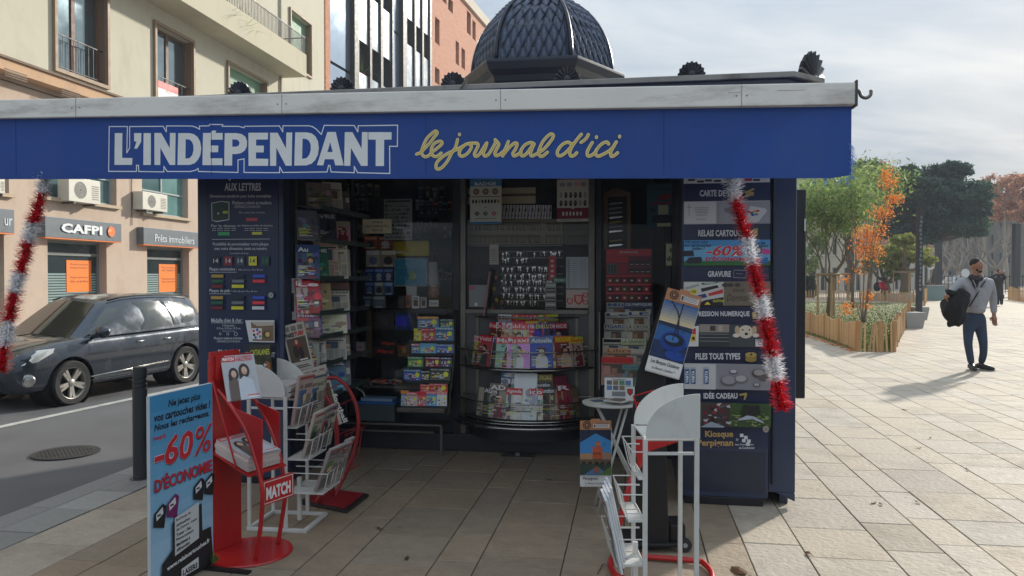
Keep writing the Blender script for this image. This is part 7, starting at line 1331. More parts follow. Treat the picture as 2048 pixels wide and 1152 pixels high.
for k in range(3):
    m = MB(((196, 192, 180), (150, 140, 130), (182, 180, 172))[k]); m.box(-.1, .1, -.07, .07, 0, .008); m.box(-.08, .03, -.05, .05, .008, .0085, ((90, 100, 110), (190, 186, 176), (120, 100, 90))[k])
    tag(m.build('flyer_stack', NEWS, M=tM @ MT(((-.06, .04, .05)[k], (-.03, .02, -.08)[k], zt3+.002+.0092*k)) @ RZ((.3, -.5, .9)[k])), ('cream flyers lying at the bottom of the pile on the round white table', 'brown edged flyers in the middle of the pile on the round white table', 'grey flyers on top of the pile on the round white table')[k], 'flyers', 'flyers on the round white table')
dk_ = D(1238, 788, 5.08)
t = thing('desk_calendar', 'white spiral bound desk calendar standing on the round white table', 'calendar', MT((dk_.x-.10, 5.06, zt3+.03)) @ RZ(rad(-6)) @ RX(rad(-16)))
m = MB((200, 200, 196)); m.box(0, .19, 0, .004, 0, .14); 
for i in range(4):
    for j in range(2): m.rect(.015+.042*i, .055+.035*j, .05+.042*i, .085+.035*j, ((70, 110, 150), (90, 90, 96), (120, 100, 70), (80, 120, 90))[(i+j) % 4])
m.rect(.05, .015, .14, .045, (120, 120, 120)); m.txt('Perpignan', .05, .122, .09, .01, (60, 60, 60), .02); m.build('sheet', PRINT, t)
m = MB((170, 170, 170))
for i in range(18): m.tube([(.008+i*.0103, -.003, .136), (.008+i*.0103, .0, .148), (.008+i*.0103, .006, .138)], .0012, 4)
m.build('spiral', STEEL, t, kind='stuff')
m = MB((206, 206, 202)); m.box(0, .06, 0, .03, 0, .09); m.poly([(.012, .05), (.012, .078), (.048, .078), (.048, .05), (.03, .03)], (60, 30, 34)); m.poly([(.018, .052), (.018, .073), (.042, .073), (.042, .052), (.03, .038)], (196, 36, 46))
q = D(1250, 812, 4.98); tag(m.build('souvenir_box', PRINT, M=MT((q.x, 4.96, zt3+.03)) @ RZ(rad(-10))), 'white souvenir box with a red shield on the round white table', 'box')
# red stand behind the near white rack
q = G(1240, 1135); RS = MT((q.x, q.y, 0)); t = thing('red_tube_stand', 'low red tube stand behind the near white rack, its base ring reaching the picture edge', 'display stand', RS)
I_ = RS.inverted(); g2 = lambda px, py, z=.02: tuple(I_ @ G(px, py, z))
m = MB(); m.tube(catmull([g2(1236, 1100), g2(1222, 1120), g2(1224, 1140), g2(1244, 1156), g2(1330, 1170), g2(1412, 1175), g2(1424, 1150), g2(1408, 1127), g2(1385, 1121), g2(1256, 1110)], 5, True), .016, 8, closed=True); m.build('base_ring', REDM, t, smooth=True)
def d2(px, py, Y): return tuple(I_ @ D(px, py, Y))
Yb = q.y+.05
m = MB(); m.tube([d2(1229, 1118, Yb), d2(1238, 1050, Yb), d2(1262, 960, Yb+.02), d2(1300, 884, Yb+.04)], .018, 8); m.build('post', REDM, t, smooth=True)
m = MB((100, 92, 84)); m.tube([d2(1195, 1148, 4.0), d2(1206, 1128, 4.1), d2(1230, 1118, 4.15)], .004, 6); m.build('wire_foot', CHROME, t)
m = MB(); m.prism([d2(1270, 878, Yb), d2(1362, 882, Yb), d2(1300, 902, Yb), d2(1276, 935, Yb)][::-1], (0, .02, 0)); m.build('shelf_plate', REDM, t)
m = MB(); P_ = [d2(1283, 856, Yb), d2(1267, 792, Yb), d2(1307, 781, Yb), d2(1316, 803, Yb), d2(1270, 806, Yb)]; m.tube(P_, .005, 6); m.tube([P_[3], d2(1325, 850, Yb)], .005, 6); m.build('wire_bracket', REDM, t)
m = MB((170, 168, 160)); a = d2(1277, 850, Yb-.01); m.box(a[0], a[0]+.05, a[1], a[1]+.02, a[2], a[2]+.07); m.rect(0, 0, .001, .001, WHT); tag(m.build('leaflet', PRINT, M=RS), 'small leaflet in the red wire bracket behind the near white rack', 'leaflet')
m = MB(); 
# ================================================================== TINSEL GARLANDS
TW = mat('white_tinsel', (252, 252, 254), .45, 0, .04, 30, trans=.45); TR_ = mat('red_tinsel', (232, 22, 48), .25, .15, .3, 60, trans=.15)
def tinsel(px, segs, ly, lab, seed, rpx):
    rng = random.Random(seed); P_ = [kp(x, y, ly) for x, y in px]; C_ = catmull([(a, ly, b) for a, b in P_], 10); t = thing('tinsel_garland', lab, 'garland', KM @ MT(C_[0])); o0 = C_[0]
    pys = catmull([(x, y, 0) for x, y in px], 10)
    for col, ya, yb in segs:
        idx = [i for i, p in enumerate(pys) if ya-3 <= p.y <= yb+3]
        if len(idx) < 2: continue
        m = MB(); seg = [C_[i]-o0 for i in idx]; m.tube(seg, .018, 6); L_ = sum((b-a).length for a, b in zip(seg, seg[1:])); n = int(L_*2600)
        for _ in range(n):
            u = rng.random()*(len(seg)-1); i = int(u); p = seg[i].lerp(seg[i+1], u-i); tg = (seg[i+1]-seg[i]).normalized(); a = tg.orthogonal().normalized(); b = tg.cross(a); q = rng.uniform(0, 6.283); rr = rpx*rng.uniform(.5, 1.1); d = a*math.cos(q)+b*math.sin(q)+tg*rng.uniform(-.5, .35); d.normalize(); sd_ = d.cross(tg).normalized()*rng.uniform(.0035, .0085)
            e = p+d*rr; mid = p+d*rr*.5+tg*rng.uniform(-.006, .006)
            m.add([p-sd_, p+sd_, mid+sd_, mid-sd_, e+sd_*.4, e-sd_*.4], [(0, 1, 2, 3), (3, 2, 4, 5)])
        m.build(col+'_tinsel', TW if col == 'white' else TR_, t)
tinsel([(1463, 352), (1470, 395), (1485, 445), (1497, 490), (1510, 545), (1520, 590), (1531, 645), (1543, 700), (1552, 750), (1567, 818)], [('white', 352, 402), ('red', 402, 474), ('white', 474, 526), ('red', 526, 588), ('white', 588, 640), ('red', 640, 708), ('white', 708, 764), ('red', 764, 820)], -.60, 'red and white tinsel garland hanging in front of the right pillar', 3, .075)
tinsel([(90, 352), (76, 415), (60, 470), (47, 520), (32, 575), (18, 640), (8, 700), (2, 742)], [('white', 352, 387), ('red', 387, 442), ('white', 442, 486), ('red', 486, 540), ('white', 540, 589), ('red', 589, 640), ('white', 640, 690), ('red', 690, 742)], -.66, 'red and white tinsel garland hanging at the left edge of the picture', 4, .075)
# ================================================================== CAR
from mathutils.bvhtree import BVHTree
def interp(tab, x):
    tab = sorted(tab); 
    if x <= tab[0][0]: return tab[0][1:]
    for a, b in zip(tab, tab[1:]):
        if x <= b[0]: t = (x-a[0])/(b[0]-a[0]); return tuple(p+(q-p)*t for p, q in zip(a[1:], b[1:]))
    return tab[-1][1:]
TYRE = mat('tyre_rubber', (34, 34, 34), .8, 0, .2, 12, .3, 60); ALLOY = mat('alloy_wheel', (168, 164, 156), .35, .7, .1, 10); LAMPG = mat('lamp_lens', (206, 206, 200), .08, .3, .15, 14, coat=.6)
CARGL = mat('car_glass', (40, 52, 54), .03, .25, .15, 2, spec=.9, coat=.8)
def make_car(label, M, col, detail=True, group=None):
    PT = mat('car_paint_%d_%d' % (col[0], col[2]), col, .22, .45, .05, 3, coat=1.0, dirt=((120, 112, 100), .18, 3, (1, 1, 1)))
    car = thing('parked_car', label, 'car', M, group)
    ST = [(2.20, .50, .40, .70, .02), (2.14, .70, .30, .80, .03), (2.0, .80, .25, .88, .05), (1.8, .855, .24, .94, .05), (1.55, .885, .24, .99, .05), (1.28, .90, .24, 1.02, .05), (1.0, .90, .24, 1.04, .05), (.5, .90, .24, 1.05, .02), (0, .90, .24, 1.06, .02), (-.5, .90, .24, 1.07, .02), (-1.0, .905, .24, 1.08, .02), (-1.28, .905, .24, 1.09, .02), (-1.6, .90, .25, 1.09, .02), (-1.9, .87, .28, 1.08, .02), (-2.08, .82, .34, 1.04, .02), (-2.16, .72, .42, .98, .01)]
    rows = []
    n_ = 40
    for i in range(n_+1):
        x = 2.20-4.36*i/n_; w_, z0, zb_2, c = interp(ST, x); h = [(0, z0), (w_*.80, z0), (w_*.93, z0+.05), (w_*.985, z0+.16), (w_*.995, z0+.34), (w_*1.0, z0+(zb_2-z0)*.62), (w_*.985, zb_2-.10), (w_*.955, zb_2-.03), (w_*.90, zb_2), (w_*.5, zb_2+c*.8), (0, zb_2+c)]
        rows.append([(x, y, z) for y, z in h]+[(x, -y, z) for y, z in h[-2:0:-1]])
    rows = [r+[r[0]] for r in rows]
    m = MB(col); m.grid(rows, flip=True); m.add(rows[0][:-1], [tuple(range(len(rows[0])-1))]); m.add(rows[-1][:-1], [tuple(range(len(rows[0])-1))[::-1]])
    bm = bmesh.new(); me = bpy.data.meshes.new('b'); me.from_pydata(m.v, [], m.f); bm.from_mesh(me); bmesh.ops.remove_doubles(bm, verts=bm.verts, dist=.0005); bmesh.ops.recalc_face_normals(bm, faces=bm.faces); bm.to_mesh(me)
    bvh = BVHTree.FromBMesh(bm); bm.free(); ob = bpy.data.objects.new('b', me); COL.objects.link(ob); cut = []
    for x in (1.28, -1.28):
        mc = MB(); mc.T = MT((x, 0, .35)) @ RX(math.pi/2); mc.lathe([(.42, -1.2), (.42, 1.2)], 32); mm = bpy.data.meshes.new('c'); mm.from_pydata(mc.v, [], mc.f); oc = bpy.data.objects.new('c', mm); COL.objects.link(oc); cut.append(oc); bo_ = ob.modifiers.new('x', 'BOOLEAN'); bo_.object = oc; bo_.operation = 'DIFFERENCE'; bo_.solver = 'EXACT'
    bpy.context.view_layer.update(); nm = bpy.data.meshes.new_from_object(ob.evaluated_get(bpy.context.evaluated_depsgraph_get())); nm.name = 'body'
    for o in [ob]+cut: bpy.data.objects.remove(o)
    nm.polygons.foreach_set('use_smooth', [True]*len(nm.polygons)); nm.set_sharp_from_angle(angle=rad(38)); nm.materials.clear(); nm.materials.append(PT); body = bpy.data.objects.new('body', nm); COL.objects.link(body); body.parent = car
    # greenhouse
    bot = [(1.30, 0, 1.045), (1.16, .66, 1.04), (1.0, .815, 1.03), (.5, .865, 1.04), (0, .87, 1.05), (-.6, .87, 1.06), (-1.2, .865, 1.07), (-1.75, .82, 1.07), (-2.03, .70, 1.05), (-2.11, 0, 1.04)]
    top = [(.50, 0, 1.625), (.42, .47, 1.61), (.30, .59, 1.60), (.05, .63, 1.65), (-.25, .65, 1.675), (-.7, .655, 1.68), (-1.2, .645, 1.67), (-1.66, .61, 1.63), (-1.86, .50, 1.59), (-1.94, 0, 1.60)]
    R_ = []
    for t, bl in ((0, 0), (.33, .022), (.66, .022), (.92, .004), (1.0, -.02)):
        R_.append([(a[0]+(b[0]-a[0])*t, (a[1]+(b[1]-a[1])*t)+(bl if a[1] > .3 else 0), a[2]+(b[2]-a[2])*t) for a, b in zip(bot, top)])
    for s, dz in ((.8, .028), (.4, .045), (0.0, .05)): R_.append([((b[0])*(.92+.08*s), b[1]*s, b[2]+dz) for b in top])
    full = [r+[(x, -y, z) for x, y, z in r[-2:0:-1]]+[r[0]] for r in R_]
    m = MB(col); m.grid(full, flip=False); gh = m.build('cabin', PT, car, smooth=50); gb_ = BVHTree.FromPolygons([Vector(v) for v in m.v], m.f)
    def conf(P, off, tree=bvh):
        o = []
        for p in P:
            q, nn, _, _ = tree.find_nearest(Vector(p)); d = Vector(p)-q
            if tree is gb_: nn = Vector((nn.x, nn.y, nn.z)); nn = nn if nn.dot(Vector((p[0]*.3, p[1], .3))) > 0 else -nn
            o.append(q+nn*off)
        return o
    def pane(poly, s=1):                                    # side glass from (x, z)
        m = MB(); c = Vector((sum(p[0] for p in poly)/len(poly), sum(p[1] for p in poly)/len(poly))); rows = []
        for k in range(5): rows.append([((c.x+(p[0]-c.x)*k/4), s*(.87-.225*(c.y+(p[1]-c.y)*k/4-1.05)/.57), c.y+(p[1]-c.y)*k/4) for p in poly+[poly[0]]])
        m.grid([conf(r, .007, gb_) for r in rows], flip=s < 0); return m
    sides = (1, -1)
    wins = [[(.98, 1.075), (.62, 1.40), (.36, 1.535), (-.06, 1.575), (-.12, 1.095)], [(-.20, 1.10), (-.15, 1.575), (-.78, 1.565), (-.96, 1.125)], [(-1.01, 1.13), (-.84, 1.565), (-.92, 1.56), (-1.17, 1.14)], [(-1.23, 1.15), (-1.0, 1.555), (-1.42, 1.52), (-1.66, 1.40), (-1.68, 1.25), (-1.5, 1.17)]]
    for s in sides:
        for w_ in wins: pane(w_, s).build('side_window', CARGL, car, smooth=True)
    m = MB(); rows = []
    for i in range(6):
        t = i/5; rows.append(conf([(1.19-.72*t-.10*0, y*(.70-.20*t), 1.06+.52*t) for y in [(-1+2*j/10) for j in range(11)]], .008, gb_))
    m.grid(rows, flip=False); m.build('windscreen', mat('windscreen_glass', (20, 28, 30), .03, 0, .1, 2, spec=.7, coat=.5), car, smooth=True)
    # wheels
    for x in (1.28, -1.28):
        for s in sides:
            T_ = MT((x, s*.795, .35)) @ RX(-s*math.pi/2); w = bpy.data.objects.new('wheel', None)
            m = MB(T=T_); m.lathe([(.235, -.10), (.33, -.105), (.352, -.08), (.355, 0), (.352, .085), (.33, .108), (.24, .10)], 40, cap=False); wh = m.build('wheel', TYRE, car, smooth=40)
            m = MB((150, 146, 138), T_); m.lathe([(.245, -.08), (.235, -.0), (.245, .10), (.25, .103), (.235, .09), (.22, .02)], 36, cap=False)
            for k in range(5):
                a = 2*math.pi*k/5+.3
                for da in (-.16, .16):
                    c_, q_ = math.cos(a+da), math.sin(a+da); d_ = Vector((c_, q_, 0)); n2 = Vector((-q_, c_, 0)); p, e = d_*.045, Vector((math.cos(a+da*.9), math.sin(a+da*.9), 0))*.238
                    m.add([p-n2*.026+Vector((0, 0, .075)), p+n2*.026+Vector((0, 0, .075)), e+n2*.022+Vector((0, 0, .092)), e-n2*.022+Vector((0, 0, .092)), p-n2*.026+Vector((0, 0, .03)), p+n2*.026+Vector((0, 0, .03)), e+n2*.022+Vector((0, 0, .05)), e-n2*.022+Vector((0, 0, .05))], [(0, 1, 2, 3), (4, 7, 6, 5), (0, 4, 5, 1), (1, 5, 6, 2), (3, 2, 6, 7), (0, 3, 7, 4)])
            m.lathe([(.055, .03), (.055, .085), (.03, .095), (.0, .096)], 16, (120, 116, 110)); m.build('rim', ALLOY, wh, smooth=30)
            m = MB((24, 24, 26), T_); m.lathe([(.23, 0), (.23, .01)], 24); m.build('brake_disc', BLACKM, wh)
            m = MB((14, 14, 15), MT((x, 0, .35)) @ RX(math.pi/2)); m.lathe([(.425, .45), (.425, .86)] if s < 0 else [(.425, -.86), (.425, -.45)], 24, cap=False)
            if s > 0: m.box(-.42, .42, -.42, .42, -.46, .46) if False else None
            m.build('wheel_arch_liner', BLACKM, car)
    m = MB((14, 14, 15)); m.box(-1.7, 1.7, -.5, .5, .22, .5); m.build('underbody', BLACKM, car)
    if not detail: return car
    for s in sides:
        hl = conf([(2.12, s*.58, .70), (2.02, s*.72, .70), (1.86, s*.84, .74), (1.62, s*.90, .86), (1.58, s*.86, .925), (1.80, s*.80, .90), (2.04, s*.66, .84)], .008); m = MB(); c_ = sum(hl, Vector())/len(hl); m.add([conf([c_], .018)[0]]+hl, [(0, i+1, (i+1) % len(hl)+1) if s > 0 else (0, (i+1) % len(hl)+1, i+1) for i in range(len(hl))]); m.build('headlight', LAMPG, car, smooth=True)
        fl = conf([(1.99, s*.80, .47)], .006)[0]; m = MB(T=MT(fl) @ RZ(rad(38*s)) @ RY(math.pi/2)); m.lathe([(.10, 0), (.095, .012), (.06, .016), (.055, .008), (.0, .012)], 20); m.T = m.T; m.build('fog_light', CHROME, car, smooth=30)
        m = MB((44, 48, 54)); 
        for P_ in ([(.97, .30), (.97, .6), (.96, .86), (.99, 1.0)], [(-.17, .30), (-.17, .6), (-.17, 1.03)], [(-.86, .55), (-.93, .75), (-1.06, .9), (-1.12, 1.04)], [(.97, .30), (.4, .29), (-.5, .29), (-.82, .32), (-.86, .55)]): m.tube(conf([(x, s*.95, z) for x, z in P_], .0), .005, 4)
        m.tube(conf([(.45, s*.0, 1.2), (.9, s*.2, 1.2), (1.2, s*.66, 1.1), (1.6, s*.72, 1.1), (2.0, s*.6, .95)][2:], .001), .005, 4); m.build('panel_gaps', BLACKM, car, kind='stuff')
        for x0 in (-.06, -.72):
            h_ = conf([(x0, s*.95, .90), (x0-.06, s*.95, .905), (x0-.13, s*.95, .90)], .02); m = MB(); m.tube([h_[0]-Vector((0, s*.02, 0)), h_[0], h_[1], h_[2], h_[2]-Vector((0, s*.02, 0))], .013, 6); m.build('door_handle', CHROME, car, smooth=True)
        m = MB(); m.tube(conf([(.93, s*.97, .40), (.2, s*.97, .43), (-.82, s*.97, .47)], .004), .014, 6); m.build('side_moulding', CHROME, car, smooth=True)
        m = MB(col, MT((.82, s*1.03, 1.13)) @ RZ(0)); m.blob((0, 0, 0), (.085, .14, .105), n=14, m=10); mi = m.build('door_mirror', PT, car, smooth=True)
        m = MB((30, 32, 34)); m.tube([(.84, s*.84, 1.05), (.82, s*.98, 1.09)], .035, 6); m.build('mirror_arm', PLAST, mi)
        m = MB((30, 32, 36)); m.tube([(x, s*(y+.005), z+.022) for x, y, z in top[2:8]], .014, 6); m.build('roof_rail', BLACKM, car, smooth=True)
        m = MB((170, 172, 172)); m.tube(conf([(x, s*(y+.02), z+.012) for x, y, z in bot[2:8]], .004, gb_), .006, 4); m.build('window_trim', BLACKM, car)
    m = MB((12, 14, 16)); g_ = conf([(2.3, -.42, .74), (2.3, .42, .74), (2.3, .42, .60), (2.3, -.42, .60)], .006); m.add(g_, [(0, 1, 2, 3)]); m.build('grille', BLACKM, car)
    m = MB((206, 206, 200)); g_ = conf([(2.3, -.26, .53), (2.3, .26, .53), (2.3, .26, .42), (2.3, -.26, .42)], .02); m.add(g_, [(0, 1, 2, 3)]); m.build('number_plate', PLAST, car)
    m = MB((24, 24, 26)); m.tube([(-1.55, .3, 1.62), (-1.75, .3, 1.8)], .006, 5); m.tube([(1.2, .1, 1.08), (1.12, -.5, 1.11)], .008, 4) ; m.tube([(1.2, .6, 1.07), (1.14, .05, 1.12)], .008, 4); m.build('aerial_and_wipers', BLACKM, car, kind='stuff')
    m = MB((220, 170, 110)); return car
pf, pr_ = G(146, 810, -.15), G(373, 766, -.15); dv = pf-pr_; sc = dv.length/2.56; an = math.atan2(dv.y, dv.x); mid = (pf+pr_)/2; lft = Vector((-math.sin(an), math.cos(an), 0)); orig = mid-lft*(.89*sc)
make_car('dark blue grey estate car with five spoke wheels parked across the road', MT((orig.x, orig.y, -.148)) @ RZ(an) @ Matrix.Scale(sc, 4), (48, 57, 68))
# ================================================================== GARDEN
LAWN = mat('lawn_soil', (112, 116, 70), .95, 0, .3, 1.2, .4, 40)
W = Matrix.Identity(4)
def wbuild(m, name, mt, **k): return m.build(name, mt, M=W, **k)
lp_ = [G(1560, 655), G(1604, 665), G(1715, 703), G(1788, 704), G(1806, 668), G(1826, 622), G(1838, 607), G(1500, 603)]
m = MB(); m.prism([(p.x, p.y, -.004) for p in lp_], (0, 0, .035)); o = wbuild(m, 'lawn_ground', LAWN, kind='structure')
def inpoly(x, y, P):
    c = False; j = len(P)-1
    for i in range(len(P)):
        if (P[i].y > y) != (P[j].y > y) and x < (P[j].x-P[i].x)*(y-P[i].y)/(P[j].y-P[i].y)+P[i].x: c = not c
        j = i
    return c
rng = random.Random(21); m = MB()
cnt_ = 0
while cnt_ < 26000:
    py = 603+100*rng.random()**.8; px = rng.uniform(1596, 1840); p = G(px, py)
    if not inpoly(p.x, p.y, lp_): 
        cnt_ += 1; continue
    cnt_ += 1; s_ = rng.uniform(.015, .04)*(1+p.y*.02); a = rng.uniform(0, 6.28); w_ = s_*.25; g_ = rng.random(); col = (100+int(24*g_), 108+int(22*g_), 46) if rng.random() < .72 else (76, 104, 42); dx_, dy_ = math.cos(a)*w_, math.sin(a)*w_
    m.add([(p.x-dx_, p.y-dy_, .028), (p.x+dx_, p.y+dy_, .028), (p.x+dx_*.2+rng.uniform(-.02, .02), p.y+dy_*.2, .03+s_)], [(0, 1, 2)], col)
wbuild(m, 'grass', mat('grass_blades', None, .9, 0, 0, spec=.1, trans=.1), kind='stuff')
# paling fences
CH = mat('chestnut_paling', None, .75, 0, .2, 9, .2, 40, .004, stretch=(1, 1, .15))
pm_ = []
for k in range(5):
    m = MB(((196, 160, 112), (186, 148, 100), (204, 170, 124), (176, 140, 98), (190, 156, 116))[k]); w_, th = .021, .008; m.prism([(-w_, -th, 0), (w_, -th, 0), (w_*.9, -th, .575), (w_*.2, -th, .60), (-w_*.7, -th, .58)], (0, .016, 0)); o = m.build('pale', CH); pm_.append(o.data); bpy.data.objects.remove(o)
m = MB((176, 136, 92)); m.lathe([(.035, 0), (.033, .66), (.02, .68)], 8); o = m.build('post', CH); post_me = o.data; bpy.data.objects.remove(o)
def fence(label, pts, spacing, hs=1.0, indiv=300, seed=1, posts=1.3, lean=.05, wave=.06):
    r = random.Random(seed); t = thing('paling_fence', label, 'fence', MT(pts[0])); o0 = pts[0]; n_ = 0; rest_ = MB(); wire = []
    for a, b in zip(pts, pts[1:]):
        L_ = (b-a).length; n = max(1, int(L_/spacing)); ang = math.atan2(b.y-a.y, b.x-a.x)
        for i in range(n):
            p = a.lerp(b, (i+.5)/n)-o0; s_ = hs*(1+wave*math.sin(i*.22+seed)+r.uniform(-.03, .03)); Mx = MT((p.x, p.y, 0)) @ RZ(ang+r.uniform(-.12, .12)) @ RY(r.gauss(0, lean)) @ Matrix.Diagonal((1, 1, s_, 1)); me = r.choice(pm_)
            if n_ < indiv: o = bpy.data.objects.new('pale', me); COL.objects.link(o); o.parent = t; o.matrix_local = Mx
            else:
                rest_.T = Mx; rest_.add([v.co for v in me.vertices], [tuple(q.vertices) for q in me.polygons], r.choice(((196, 160, 112), (186, 148, 100), (204, 170, 124))))
            n_ += 1
        k = max(1, int(L_/posts))
        for i in range(k+1):
            p = a.lerp(b, i/k)-o0; o = bpy.data.objects.new('post', post_me); COL.objects.link(o); o.parent = t; o.matrix_local = MT((p.x, p.y, 0)) @ RY(r.uniform(-.05, .05)) @ Matrix.Diagonal((1, 1, hs, 1))
        for z in (.15, .42): wire.append([(a.x-o0.x, a.y-o0.y+.012, z*hs), (b.x-o0.x, b.y-o0.y+.012, z*hs)])
    if rest_.v: rest_.T = W; rest_.build('pales', CH, t, kind='stuff')
    m = MB((90, 84, 76)); [m.tube(q, .003, 4) for q in wire]; m.build('wires', BLACKM, t, kind='stuff'); return t
fence('tightly set wooden paling fence running from the kiosk edge to the lawn corner', [G(1596, 661), G(1650, 678), G(1712, 702)], .046, .98, 300, 1, lean=.03)
fence('sparse broken stretch of paling fence at the near corner of the lawn', [G(1716, 703), G(1760, 704), G(1788, 704)], .085, .98, 300, 2, lean=.09)
fence('long paling fence along the right side of the lawn beside the stone blocks', [G(1789, 704), G(1800, 676), G(1812, 655), G(1822, 634)], .055, .98, 260, 3)
fence('paling fence across the far side of the lawn in front of the low wall', [G(1596, 600), G(1740, 602), G(1828, 607)], .10, 1.15, 180, 4, posts=2.6)
fence('short paling fence beyond the second stone block', [G(1849, 612), G(1858, 594)], .12, 1.35, 60, 5, posts=2.6); fence('paling fence far off at the right edge of the picture', [G(2017, 600), G(2060, 606)], .12, 1.4, 60, 6, posts=2.6)
fence('small far paling fence left of the dark lamp posts', [G(1864, 596), G(1884, 588)], .15, 1.5, 60, 7, posts=3)
# low wall / bench behind the lawn
CONC = mat('cast_concrete', (160, 158, 150), .85, 0, .12, 2, .2, 30, .004, dirt=((110, 106, 98), .5, 1.5, (1, 1, 1)))
a, b = G(1735, 600), G(1834, 606); ang = math.atan2(b.y-a.y, b.x-a.x); m = MB(); m.box(0, (b-a).length, 0, .6, 0, .5); tag(m.build('bench_wall', CONC, M=MT(a+Vector((0, 1.3, 0))) @ RZ(ang), bevel=.02), 'long pale concrete bench wall behind the far paling fence', 'bench')
def block(pxa, pxb, pyt, pyb, lab):
    a, b = G(pxa, pyb), G(pxb, pyb); w_ = (b-a).length; h = (pyb-pyt)/F*a.y; t = thing('stone_block', lab, 'stone block', MT(a) @ RZ(0), 'stone seat blocks beside the lawn')
    m = MB((150, 150, 146)); m.add([(.03, .02, 0), (w_-.07, .02, 0), (w_-.07, w_-.02, 0), (.03, w_-.02, 0), (0, 0, h*.82), (w_, 0, h*.82), (w_, w_, h*.82), (0, w_, h*.82), (0, 0, h), (w_, 0, h), (w_, w_, h), (0, w_, h)], [(3, 2, 1, 0), (0, 1, 5, 4), (1, 2, 6, 5), (2, 3, 7, 6), (3, 0, 4, 7), (4, 5, 9, 8), (5, 6, 10, 9), (6, 7, 11, 10), (7, 4, 8, 11), (8, 9, 10, 11)]); m.build('block', GRAN, t, bevel=.015); return t
block(1812, 1852, 625, 657, 'grey granite seat block at the foot of the tall dark pillar'); block(1830, 1859, 614, 640, 'second grey granite seat block, farther from the camera than the pillar one')
# tall dark pillar lamps
def pillar(px, pyb, w, h, lab, dots=True, arm=False):
    g = G(px, pyb); t = thing('lamp_post', lab, 'lamp post', MT(g), 'tall dark pillar lamps on the plaza'); m = MB((50, 56, 60)); m.box(-w/2, w/2, 0, w, 0, h); m.build('column', DG, t, bevel=.01)
    if dots:
        m = MB((150, 156, 158), MT((0, -.002, 0))); r = random.Random(9); z = h*.30
        while z < h*.93:
            x = -w*.24+r.uniform(-.01, .02); m.txt(r.choice('XOIEAVN'), x, z, w*.42, .085, (140, 148, 150), .03, r.choice((0, math.pi/2*0))); z += .135
        m.build('cut_out_pattern', PLAST, t, kind='stuff')
        m = MB((30, 34, 36)); m.box(-w*.42, w*.42, .01, w-.01, h, h+.05); m.build('cap', DG, t)
    if arm: m = MB((60, 64, 66)); m.box(-.6, .3, .1, .16, h-.06, h); m.build('arm', DG, t)
    return t
pillar(1840, 652, .155, 3.78, 'tall dark square pillar with pale vertical pattern beside the granite block')
pillar(2035, 594, .42, 5.6, 'dark square lamp pillar at the right edge beyond the walking man', False, True); pillar(1879, 596, .35, 4.0, 'slim dark pillar in front of the grey facade behind the pine', False)
m = MB((196, 200, 204)); 
# small white litter basket / glass display
g = G(1853, 601); m = MB((120, 140, 140)); m.box(0, 1.2, 0, .6, 0, .95); m.box(-.03, 1.23, -.03, .63, .951, 1.0, (170, 176, 176)); tag(m.build('glass_balustrade', PLAST, M=MT(g)), 'pale glass sided box behind the second granite block', 'planter')
# ------------------------------------------------------------------ trees
def leafmesh(name, C, Nn, size, cols, parent, mt, elong=1.6, up=.0, seed=0):
    r = np.random.RandomState(seed); C = np.array(C, dtype=float); n = len(C); d = r.normal(size=(n, 3)); d[:, 2] *= (1-up); d /= np.linalg.norm(d, axis=1)[:, None]; e = r.normal(size=(n, 3)); e -= d*(e*d).sum(1)[:, None]; e /= np.linalg.norm(e, axis=1)[:, None]; s_ = size*r.uniform(.5, 1.3, n)[:, None]
    V = np.stack([C-d*s_*elong/2, C+e*s_*.4, C+d*s_*elong/2, C-e*s_*.4], 1).reshape(-1, 3); me = bpy.data.meshes.new(name); me.vertices.add(4*n); me.vertices.foreach_set('co', V.ravel()); me.loops.add(4*n); me.loops.foreach_set('vertex_index', np.arange(4*n)); me.polygons.add(n); me.polygons.foreach_set('loop_start', np.arange(n)*4); me.polygons.foreach_set('loop_total', np.full(n, 4)); me.update(calc_edges=True)
    ca = me.color_attributes.new('Col', 'FLOAT_COLOR', 'CORNER'); pal = np.array([lin(c)+(1.0,) for c in cols], dtype=np.float32); k = pal[r.randint(0, len(pal), n)]; k[:, :3] *= r.uniform(.75, 1.25, (n, 1)); ca.data.foreach_set('color', np.repeat(k, 4, axis=0).astype(np.float32).ravel()); me.materials.append(mt); o = bpy.data.objects.new(name, me); COL.objects.link(o); o.parent = parent; return o
LEAF = mat('tree_leaves', None, .6, 0, 0, trans=.5); BARK = mat('tree_bark', None, .9, 0, .25, 6, .5, 20, .01, stretch=(1, 1, .3))
def branch(m, p, d, ln, r, depth, rng, tips, kids=3, spread=.6, gr=0.12):
    P_ = [p]; q = p; dd = d.copy(); n = 5
    for i in range(n): dd = (dd+Vector((rng.gauss(0, .12), rng.gauss(0, .12), gr))).normalized(); q = q+dd*ln/n; P_.append(q)
    m.tube(P_, [max(.004, r*(1-.5*i/n)) for i in range(n+1)], 7 if r > .04 else 4)
    if depth == 0: tips.append(q); tips.append(P_[3]); return
    for k in range(kids):
        a = rng.uniform(0, 6.28); ax = Vector((math.cos(a), math.sin(a), rng.uniform(-.1, .4))); nd = (dd+ax*spread).normalized(); branch(m, P_[rng.choice((3, 4, 5))], nd, ln*rng.uniform(.6, .85), r*.55, depth-1, rng, tips, kids, spread, gr)
